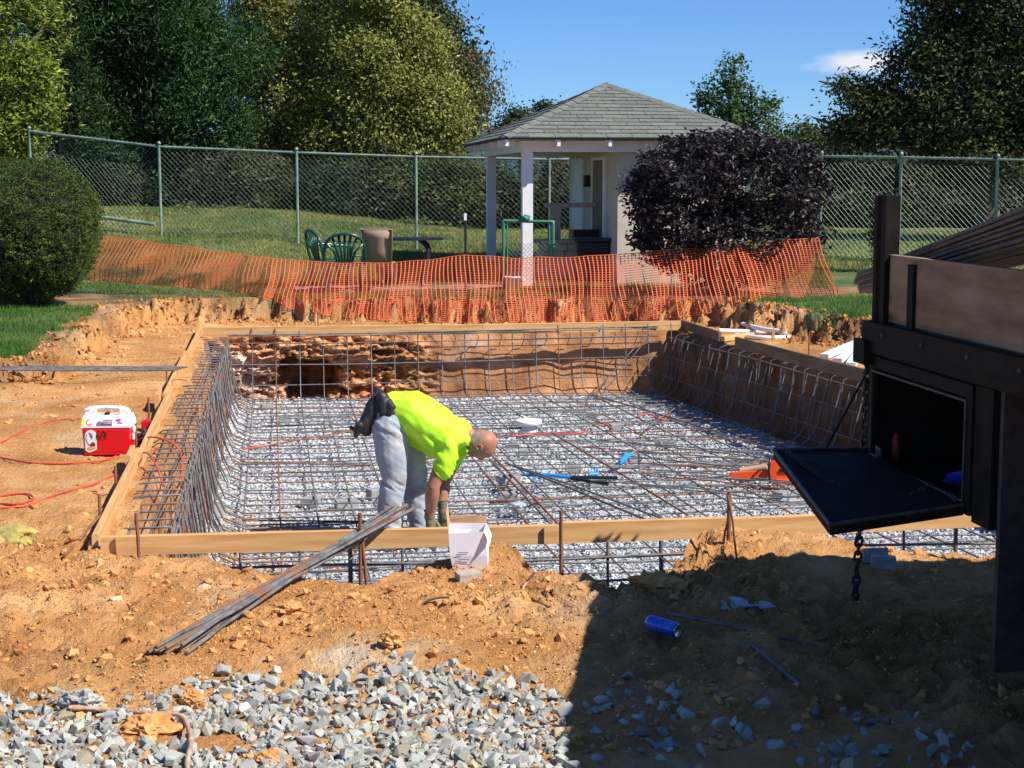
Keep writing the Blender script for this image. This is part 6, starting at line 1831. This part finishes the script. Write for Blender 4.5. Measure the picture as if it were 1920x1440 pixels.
# shoots sticking up from the purple bush
# little evergreen sapling behind truck post
ev = P(1655, 440, 27)
bushy('sapling', 'small dark sapling just right of the truck corner post', 'bush', (ev.x, ev.y, ev.z), (.22, .22, .75), 2600, .07, (.012, .03, .012), (.03, .06, .03), 303, clump=.08, shell=.3, rough=.4)

# ------------------------------------------------------------------ grass blades
def grass(name, n, sampler, hmin, hmax, seed, c1, c2, w=.006):
    r = np.random.default_rng(seed)
    x, y = sampler(r, n)
    h, d, k = sdfH(x, y)
    ok = grass_mask(x, y, d) | (r.random(len(x)) < .0)
    x, y, h = x[ok], y[ok], h[ok]; n = len(x)
    a = r.uniform(0, 6.28, n); L_ = r.uniform(hmin, hmax, n) * (1 + .4 * fbm(x * 2, y * 2, oct=2, seed=3)); ln = r.normal(0, .45, (n, 2)) * L_[:, None]
    ww = w * r.uniform(.7, 1.4, n)
    p0 = np.stack([x - np.cos(a) * ww, y - np.sin(a) * ww, h - .01], 1); p1 = np.stack([x + np.cos(a) * ww, y + np.sin(a) * ww, h - .01], 1)
    p2 = np.stack([x + ln[:, 0], y + ln[:, 1], h + L_], 1)
    V = np.stack([p0, p1, p2], 1).reshape(-1, 3); F = np.arange(3 * n).reshape(-1, 3)
    pt = smooth01(fbm(x * 1.1, y * 1.1, oct=3, seed=15) * .9 + .45)[:, None]
    col = (np.array(c1) * (1 - pt) + np.array(c2) * pt) * r.uniform(.6, 1.35, n)[:, None]
    o = fast_mesh(name, V, F, M['bladev'], None, np.repeat(col, 3, 0))
    tag(o, kind='stuff'); return o
M['bladev'] = leafmat('grass_blades', (1, 1, 1), .3, .6, .25)
def samp_px(x0, x1, y0, y1, z):
    def f(r, n):
        a = r.uniform(x0, x1, n); b = r.uniform(y0, y1, n)
        q = []
        dx = a - 960; bb = 720 - b
        dy = FPX * cP + bb * sP; dz = -FPX * sP + bb * cP; t = (z - CAMZ) / dz
        return dx * t, dy * t
    return f
grass('grass', 26000, samp_px(-60, 200, 585, 700, .34), .025, .075, 1, (.07, .17, .02), (.16, .26, .05), .004)
grass('grass', 26000, samp_px(1380, 1700, 548, 660, .46), .03, .09, 2, (.06, .16, .02), (.13, .24, .05), .004)
grass('grass', 42000, samp_px(180, 1450, 535, 575, .41), .02, .055, 3, (.11, .17, .035), (.22, .24, .08), .005)
grass('grass', 150000, samp_px(150, 1560, 455, 540, .45), .025, .055, 4, (.15, .21, .05), (.31, .31, .10), .007)
def far_s(r, n):
    y = r.uniform(27, 37, n); x = r.uniform(-11, 13, n); return x, y
grass('grass', 90000, far_s, .03, .07, 5, (.16, .22, .05), (.31, .31, .10), .010)
# far hills, with haze blue put into their colour
hm = MB()
for (y0, xa, xb, hz_, sd) in ((900, -700, 900, 34, 1), (1500, -900, 1300, 62, 2)):
    rows = []
    for j in range(3):
        rows.append([(x, y0 + j * 60, (0, hz_ * .8, hz_)[j] * (0.75 + .25 * math.sin(x * .006 + sd) + .08 * math.sin(x * .021 + sd * 3)) if j else -5) for x in np.linspace(xa, xb, 60)])
    hm.strip(rows)
o = hm.build('hills', mat('wooded_hill', (.02, .045, .05), (.035, .065, .065), scale=.02, rough=1)); o['kind'] = 'structure'
# ================================================================== WORKER
WY = 12.05
def wq(px, py, dy=0.0): return P(px, py, WY + dy)
SPX = WY / FPX
def blobmesh(name, chains, m, parent, vox=.014, smooth=5, disp=None):
    """chains: list of [(Vector, r), ...] tapered capsule chains, fused into one continuous surface"""
    mb = MB()
    for ch in chains:
        pts = [Vector(c[0]) for c in ch]; rs = [c[1] for c in ch]
        # resample for round joints
        P2, R2 = [], []
        for i in range(len(pts) - 1):
            k = max(2, int((pts[i + 1] - pts[i]).length / .02))
            for q in range(k):
                t = q / k; tt = t * t * (3 - 2 * t)
                P2.append(pts[i].lerp(pts[i + 1], t)); R2.append(rs[i] * (1 - tt) + rs[i + 1] * tt)
        P2.append(pts[-1]); R2.append(rs[-1])
        # hemispherical ends
        d0 = (P2[0] - P2[1]).normalized(); d1 = (P2[-1] - P2[-2]).normalized()
        pre = [(P2[0] + d0 * R2[0] * math.sin(a), R2[0] * math.cos(a)) for a in (1.45, 1.1, .7, .35)]
        post = [(P2[-1] + d1 * R2[-1] * math.sin(a), R2[-1] * math.cos(a)) for a in (.35, .7, 1.1, 1.45)]
        P2 = [p for p, _ in pre] + P2 + [p for p, _ in post]; R2 = [max(r, .001) for _, r in pre] + R2 + [max(r, .001) for _, r in post]
        mb.tube(P2, R2, 16)
    me = bpy.data.meshes.new(name); me.from_pydata([tuple(v) for v in mb.v], [], mb.f); me.update()
    ob = bpy.data.objects.new(name, me); COL.objects.link(ob)
    rm = ob.modifiers.new('r', 'REMESH'); rm.mode = 'VOXEL'; rm.voxel_size = vox; rm.use_smooth_shade = True
    sm = ob.modifiers.new('s', 'SMOOTH'); sm.iterations = smooth; sm.factor = .5
    dg = bpy.context.evaluated_depsgraph_get(); dg.update()
    me2 = bpy.data.meshes.new_from_object(ob.evaluated_get(dg))
    ob.modifiers.clear(); ob.data = me2; me2.name = name
    if disp is not None:
        n = len(me2.vertices); co = np.empty(n * 3, np.float32); me2.vertices.foreach_get('co', co); co = co.reshape(-1, 3)
        nr = np.empty(n * 3, np.float32); me2.vertices.foreach_get('normal', nr); nr = nr.reshape(-1, 3)
        co = co + nr * disp(co)[:, None]; me2.vertices.foreach_set('co', co.ravel()); me2.update()
    me2.materials.clear(); me2.materials.append(m)
    me2.polygons.foreach_set('use_smooth', [True] * len(me2.polygons))
    ob.parent = parent
    me2.transform(Matrix.Translation(-parent.location))
    return ob
M['skin'] = mat('skin', (.34, .14, .08), (.44, .20, .125), scale=14, rough=.5, spec=.35, bump=.15, bscale=60)
M['jeans'] = mat('faded_jeans', (.27, .31, .38), (.52, .51, .47), (.40, .43, .47), scale=4, rough=.9, bump=.5, bscale=90, dist=.004, spec=.1, spot=((.30, .26, .18), 6, .55, .72))
M['hivis'] = mat('hi_vis_yellow_shirt', (.50, .93, .02), (.58, .98, .05), scale=6, rough=.6, spec=.3, bump=.25, bscale=22, dist=.01)
M['glove'] = mat('olive_glove', (.11, .10, .05), (.22, .20, .11), scale=20, rough=.85, bump=.4, bscale=60)
M['hair'] = mat('short_grey_hair', (.20, .12, .09), (.33, .22, .17), scale=40, rough=.8, bump=.5, bscale=120)
M['leather'] = mat('black_tool_leather', (.012, .012, .014), (.035, .033, .034), scale=18, rough=.5, bump=.4, bscale=60)
foot = G(740, 1036, FLOORZ + .02); 
man = empty('person', (foot.x, WY, FLOORZ), 'worker in a bright yellow green shirt and faded jeans bending down over the rebar', 'person')
fz = FLOORZ + .03
# joints (photo pixels, depth offset; the camera sees his right side, he faces right)
pelR, pelL = wq(731, 800, -.11), wq(752, 800, .12)
hipc = wq(730, 775, 0)
kneeR, kneeL = wq(738, 892, -.13), wq(778, 890, .14)
ankR = Vector((wq(731, 985, -.13).x, WY - .13, fz + .10)); ankL = Vector((wq(788, 985, .16).x, WY + .16, fz + .10))
shR, shL = wq(846, 832, -.19), wq(866, 826, .20)
elR, elL = wq(812, 912, -.24), wq(832, 905, .14)
wrR, wrL = wq(806, 968, -.16), wq(829, 948, .05)
chest = wq(826, 806, 0); belly = wq(775, 792, 0)
neck = wq(877, 818, 0); headc = wq(903, 832, 0)
r_of = lambda px: px * SPX
# continuous body (under the clothes)
hand_dirR = Vector((.15, 0, -1)).normalized()
def hand_chains(w, d, side, s=1.0):
    """palm + four fingers + thumb, fingers half closed"""
    d = d.normalized(); out = Vector((0, side, 0)); fw = d.cross(out).normalized()
    if fw.x < 0: fw = -fw
    palm = w + d * .05 * s
    ch = [[(w, .027 * s), (w + d * .045 * s, .036 * s), (w + d * .085 * s, .034 * s)]]
    ch.append([(w + d * .06 * s + fw * .02, .022 * s), (w + d * .085 * s + fw * .022, .019 * s)])
    for i in range(4):
        k = (i - 1.5)
        a = w + d * .088 * s + fw * (-k * .020 * s) ; ln = (.040, .046, .044, .034)[i] * s
        b = a + d * ln + out * .006 * side; c = b + (d * .75 - out * side * .0 + fw * .45).normalized() * ln * .8; e = c + (fw * .9 + d * .25).normalized() * ln * .6
        ch.append([(a, .0115 * s), (b, .0108 * s), (c, .010 * s), (e, .0085 * s)])
    t0 = w + d * .035 * s + fw * .028 * s
    t1 = t0 + (fw * .7 + d * .7).normalized() * .038 * s; t2 = t1 + (fw * .25 + d * .97).normalized() * .032 * s
    ch.append([(t0, .016 * s), (t1, .0125 * s), (t2, .010 * s)])
    return ch
dR = (Vector((.05, .02, -1))).normalized(); dL = (Vector((.10, -.0, -1))).normalized()
body_ch = [
    [(hipc, .135), (belly, .15), (chest, .14)],
    [(pelR, .10), (kneeR, .062), (ankR, .045)], [(pelL, .10), (kneeL, .062), (ankL, .045)],
    [(chest + Vector((0, -.06, -.01)), .11), (shR, .058)], [(chest + Vector((0, .06, -.01)), .11), (shL, .058)],
    [(shR, .058), (shR.lerp(elR, .5), .060), (elR, .052), (elR.lerp(wrR, .3), .056), (wrR, .034)],
    [(shL, .066), (shL.lerp(elL, .5), .060), (elL, .050), (elL.lerp(wrL, .3), .054), (wrL, .034)],
    [(chest + Vector((.08, 0, .0)), .085), (neck, .070), (neck + (headc - neck) * .5, .072)],
]
# head: cranium, brow, jaw  (crown towards the right, face towards the ground)
cr_dir = Vector((.93, 0, .05)).normalized()     # neck -> crown
fc_dir = Vector((.12, 0, -1)).normalized()      # face normal
H0 = headc
body_ch += [
    [(H0 + Vector((-.015, 0, .012)), .092), (H0 + cr_dir * .028 + Vector((0, 0, .012)), .094)],
    [(H0 + cr_dir * .03 + fc_dir * .03, .078), (H0 - cr_dir * .02 + fc_dir * .035, .075)],
    [(H0 - cr_dir * .055 + fc_dir * .06, .048), (H0 - cr_dir * .085 + fc_dir * .068, .030)],
    [(H0 + cr_dir * .02 + fc_dir * .095, .014), (H0 - cr_dir * .022 + fc_dir * .118, .017)],
    [(H0 - cr_dir * .02 + fc_dir * .10 + Vector((0, -.012, 0)), .012), (H0 - cr_dir * .02 + fc_dir * .10 + Vector((0, .012, 0)), .012)],
    [(H0 + cr_dir * .035 + fc_dir * .088 + Vector((0, -.04, 0)), .014), (H0 + cr_dir * .038 + fc_dir * .094 + Vector((0, .04, 0)), .014)],
]
body = blobmesh('body', body_ch, M['skin'], man, .0105, 3)
for sy in (-1, 1):
    e = H0 - cr_dir * .015 + fc_dir * .008 + Vector((0, sy * .094, 0))
    mb = MB()
    # ear: rim, lobe and hollow
    rim = [e + cr_dir * (.030 * math.cos(a)) * .8 + fc_dir * (-.020 * math.sin(a)) + Vector((0, sy * (.010 + .004 * math.cos(a)), 0)) + cr_dir * 0 for a in np.linspace(-1.2, 4.2, 14)]
    mb.tube(rim, [.0055] * 14, 7); mb.tube([e + Vector((0, -sy * .012, 0)), e + Vector((0, sy * .004, 0))], [.020, .014], 10)
    wp(mb, 'ear', M['skin'], man)
    ey = H0 + cr_dir * .018 + fc_dir * .086 + Vector((0, sy * .032, 0))
    mb = MB(); mb.lathe([(.002, -.011), (.009, -.007), (.0115, 0), (.009, .007), (.002, .011)], 12, c=ey); wp(mb, 'eye', M['whitep'], man)
    mb = MB(); mb.lathe([(.001, -.004), (.0045, -.002), (.0045, .002), (.001, .004)], 10, c=ey + fc_dir * .010); wp(mb, 'pupil', M['dark'], man)
M['lip'] = mat('lips', (.35, .12, .09), rough=.5)
mb = MB(); mb.tube([H0 - cr_dir * .050 + fc_dir * .106 + Vector((0, q * .024, 0)) + fc_dir * (-.004 * abs(q)) for q in (-1, -.5, 0, .5, 1)], [.002, .005, .006, .005, .002], 6); wp(mb, 'mouth', M['lip'], man)
# stubble of hair: a close cap on the back and sides of the head
hair = blobmesh('hair', [[(H0 + Vector((-.045, 0, .020)), .0905), (H0 + Vector((-.012, 0, .022)), .0925)], [(H0 + Vector((-.02, 0, -.005)), .0925), (H0 + Vector((.0, 0, .005)), .0915)]], M['hair'], man, .012, 2)
def wr(f, a, seed):
    def g(co):
        return a * fbm(co[:, 0] * f, co[:, 1] * f, co[:, 2] * f * .6, oct=3, seed=seed)
    return g
def shirt_disp(co):
    # folds run from the armpit to the waist
    t = (co[:, 0] * .75 + co[:, 2] * .66)
    s = (-co[:, 0] * .66 + co[:, 2] * .75)
    f = np.abs(fbm(t * 14, s * 2.2, co[:, 1] * 3, oct=2, seed=5))
    low = smooth01((wq(800, 800).z + .05 - co[:, 2]) / .15)
    return -.034 * f * (.30 + low) + .006 * fbm(co[:, 0] * 9, co[:, 1] * 9, co[:, 2] * 9, oct=2, seed=8)
U3 = lambda v, dy: Vector((v.x, v.y + dy, v.z))
back0, back1, back2, back3 = wq(737, 765), wq(775, 776), wq(815, 802), wq(845, 820)
shirt_ch = []
for dy in (-.085, .085):
    shirt_ch.append([(U3(back0, dy * .8), r_of(32)), (U3(back1, dy), r_of(42)), (U3(back2, dy * 1.1), r_of(42)), (U3(back3, dy * 1.2), r_of(34)), (U3(wq(860, 822), dy * .9), r_of(24))])
shirt_ch.append([(wq(790, 812), r_of(30)), (wq(815, 836), r_of(26)), (wq(838, 842), r_of(26))])
shirt_ch.append([(wq(763, 802), r_of(30)), (wq(785, 818), r_of(26))])
shirt_ch.append([(wq(850, 820), r_of(30)), (wq(868, 820), r_of(21))])
# sleeves
shirt_ch.append([(U3(wq(835, 818), -.10), r_of(30)), (shR + Vector((-.005, -.005, .0)), r_of(26))])
shirt_ch.append([(U3(wq(835, 818), .10), r_of(30)), (shL + Vector((-.005, .005, .0)), r_of(25))])
shirt_ch.append([(wq(846, 818), r_of(33)), (wq(866, 815), r_of(24))])
shirt_ch.append([(shR, r_of(25)), (shR.lerp(elR, .35) + Vector((.012, -.01, 0)), r_of(22)), (shR.lerp(elR, .62) + Vector((.02, 0, 0)), r_of(21))])
shirt_ch.append([(shL, r_of(24)), (shL.lerp(elL, .35), r_of(21)), (shL.lerp(elL, .55), r_of(20))])
shirt_ch.append([(wq(832, 800), r_of(29)), (wq(860, 807), r_of(26))])
shirt = blobmesh('shirt', shirt_ch, M['hivis'], man, .0095, 5, shirt_disp)
def jean_disp(co):
    z_ = co[:, 2] - FLOORZ
    low = smooth01((.35 - z_) / .3) + .7 * np.exp(-((z_ - .50) / .09) ** 2) + .5 * smooth01((z_ - .8) / .1)
    zig = np.abs(fbm(co[:, 0] * 5 + 9, co[:, 1] * 5, z_ * 20 + co[:, 0] * 14, oct=2, seed=15))
    return .004 * fbm(co[:, 0] * 9, co[:, 1] * 9, co[:, 2] * 5, oct=2, seed=16) - (.004 + .016 * low) * zig + .003
def leg(pel, kn, an, dy):
    return [(pel, r_of(36)), (pel.lerp(kn, .5), r_of(31)), (kn, r_of(25)), (kn.lerp(an, .5) + Vector((-.01, 0, 0)), r_of(24)), (an + Vector((0, 0, .03)), r_of(25)), (an + Vector((0, 0, -.04)), r_of(27))]
jeans_ch = [leg(pelR, kneeR, ankR, 0), leg(pelL, kneeL, ankL, 0), [(wq(728, 785, -.08), r_of(31)), (wq(728, 785, .08), r_of(31))], [(wq(745, 780, -.06), r_of(33)), (wq(745, 780, .08), r_of(33))]]
jeans = blobmesh('jeans', jeans_ch, M['jeans'], man, .0095, 5, jean_disp)
# gloves with fingers
gl = blobmesh('glove', hand_chains(wrR, dR, -1, 1.05), M['glove'], man, .006, 1)
gl2 = blobmesh('glove', hand_chains(wrL, dL, 1, 1.05), M['glove'], man, .006, 1)
for w_, d_ in ((wrR, dR), (wrL, dL)):
    mb = MB(); mb.tube([w_ - d_ * .045, w_ + d_ * .0, w_ + d_ * .02], [.041, .037, .034], 14, caps=False); mb.tube([w_ - d_ * .045 + Vector((.041 * math.cos(a), .041 * math.sin(a), 0)) for a in np.linspace(0, 6.28, 15)], .005, 6); wp(mb, 'glove_cuff', M['glove'], man)
# boots
for an in (ankR, ankL):
    b = blobmesh('boot', [[(an + Vector((-.02, 0, .05)), .055), (an + Vector((-.03, 0, -.05)), .055), (an + Vector((.08, 0, -.065)), .048), (an + Vector((.17, 0, -.075)), .040)]], M['leather'], man, .012, 3)
    mb = MB(); mb.poly([an + Vector((x, y, -.135)) for x, y in ((-.09, -.04), (-.04, -.05), (.08, -.045), (.20, -.045), (.215, 0), (.20, .045), (.08, .045), (-.04, .05), (-.09, .04))], (0, 0, .03)); wp(mb, 'boot_sole', M['blackr'], man)
# tool belt: belt round the waist and pouches hanging behind him (a thing worn)
mb = MB()
c_ = wq(722, 762); ring = []
axis = Vector((.62, 0, .78)).normalized()          # waist axis leans forward
e1 = Vector((0, 1, 0)); e2 = axis.cross(e1).normalized()
for k in range(25):
    a = 2 * math.pi * k / 24; ring.append(c_ + Vector((.065, 0, -.02)) + e1 * .20 * math.cos(a) + e2 * .185 * math.sin(a))
rows = [[p - axis * .028, p + axis * .028] for p in ring]
mb.strip(rows); belt = wp(mb, 'tool_belt', M['leather'], man)
sd2 = belt.modifiers.new('s', 'SOLIDIFY'); sd2.thickness = .010
pch = blobmesh('tool_pouch', [[(wq(712, 740, -.08), .045), (wq(700, 765, -.12), .068), (wq(690, 788, -.12), .066), (wq(686, 806, -.12), .048)], [(wq(706, 752, .05), .05), (wq(694, 785, .05), .05)], [(wq(688, 800, -.08), .03), (wq(666, 806, -.09), .026), (wq(658, 802, -.09), .020)],
                               [(wq(716, 744, -.16), .042), (wq(722, 770, -.17), .046), (wq(716, 790, -.16), .034)], [(wq(674, 798, -.16), .030), (wq(668, 816, -.15), .022)],
                               [(wq(706, 732, -.05), .03), (wq(735, 762, -.20), .032), (wq(730, 776, -.20), .028)]], M['leather'], man, .010, 2, wr(16, .010, 3))
mb = MB(); mb.tube([wq(660, 782, -.10), wq(672, 796, -.11)], .009, 8); mb.tube([wq(676, 812, -.1), wq(668, 818, -.12)], .008, 8); wp(mb, 'tool_handle', M['card'], man)
mb = MB(); mb.tube([wq(712, 726, -.12), wq(700, 745, -.16), wq(694, 770, -.18)], .007, 6); wp(mb, 'strap', M['leather'], man)
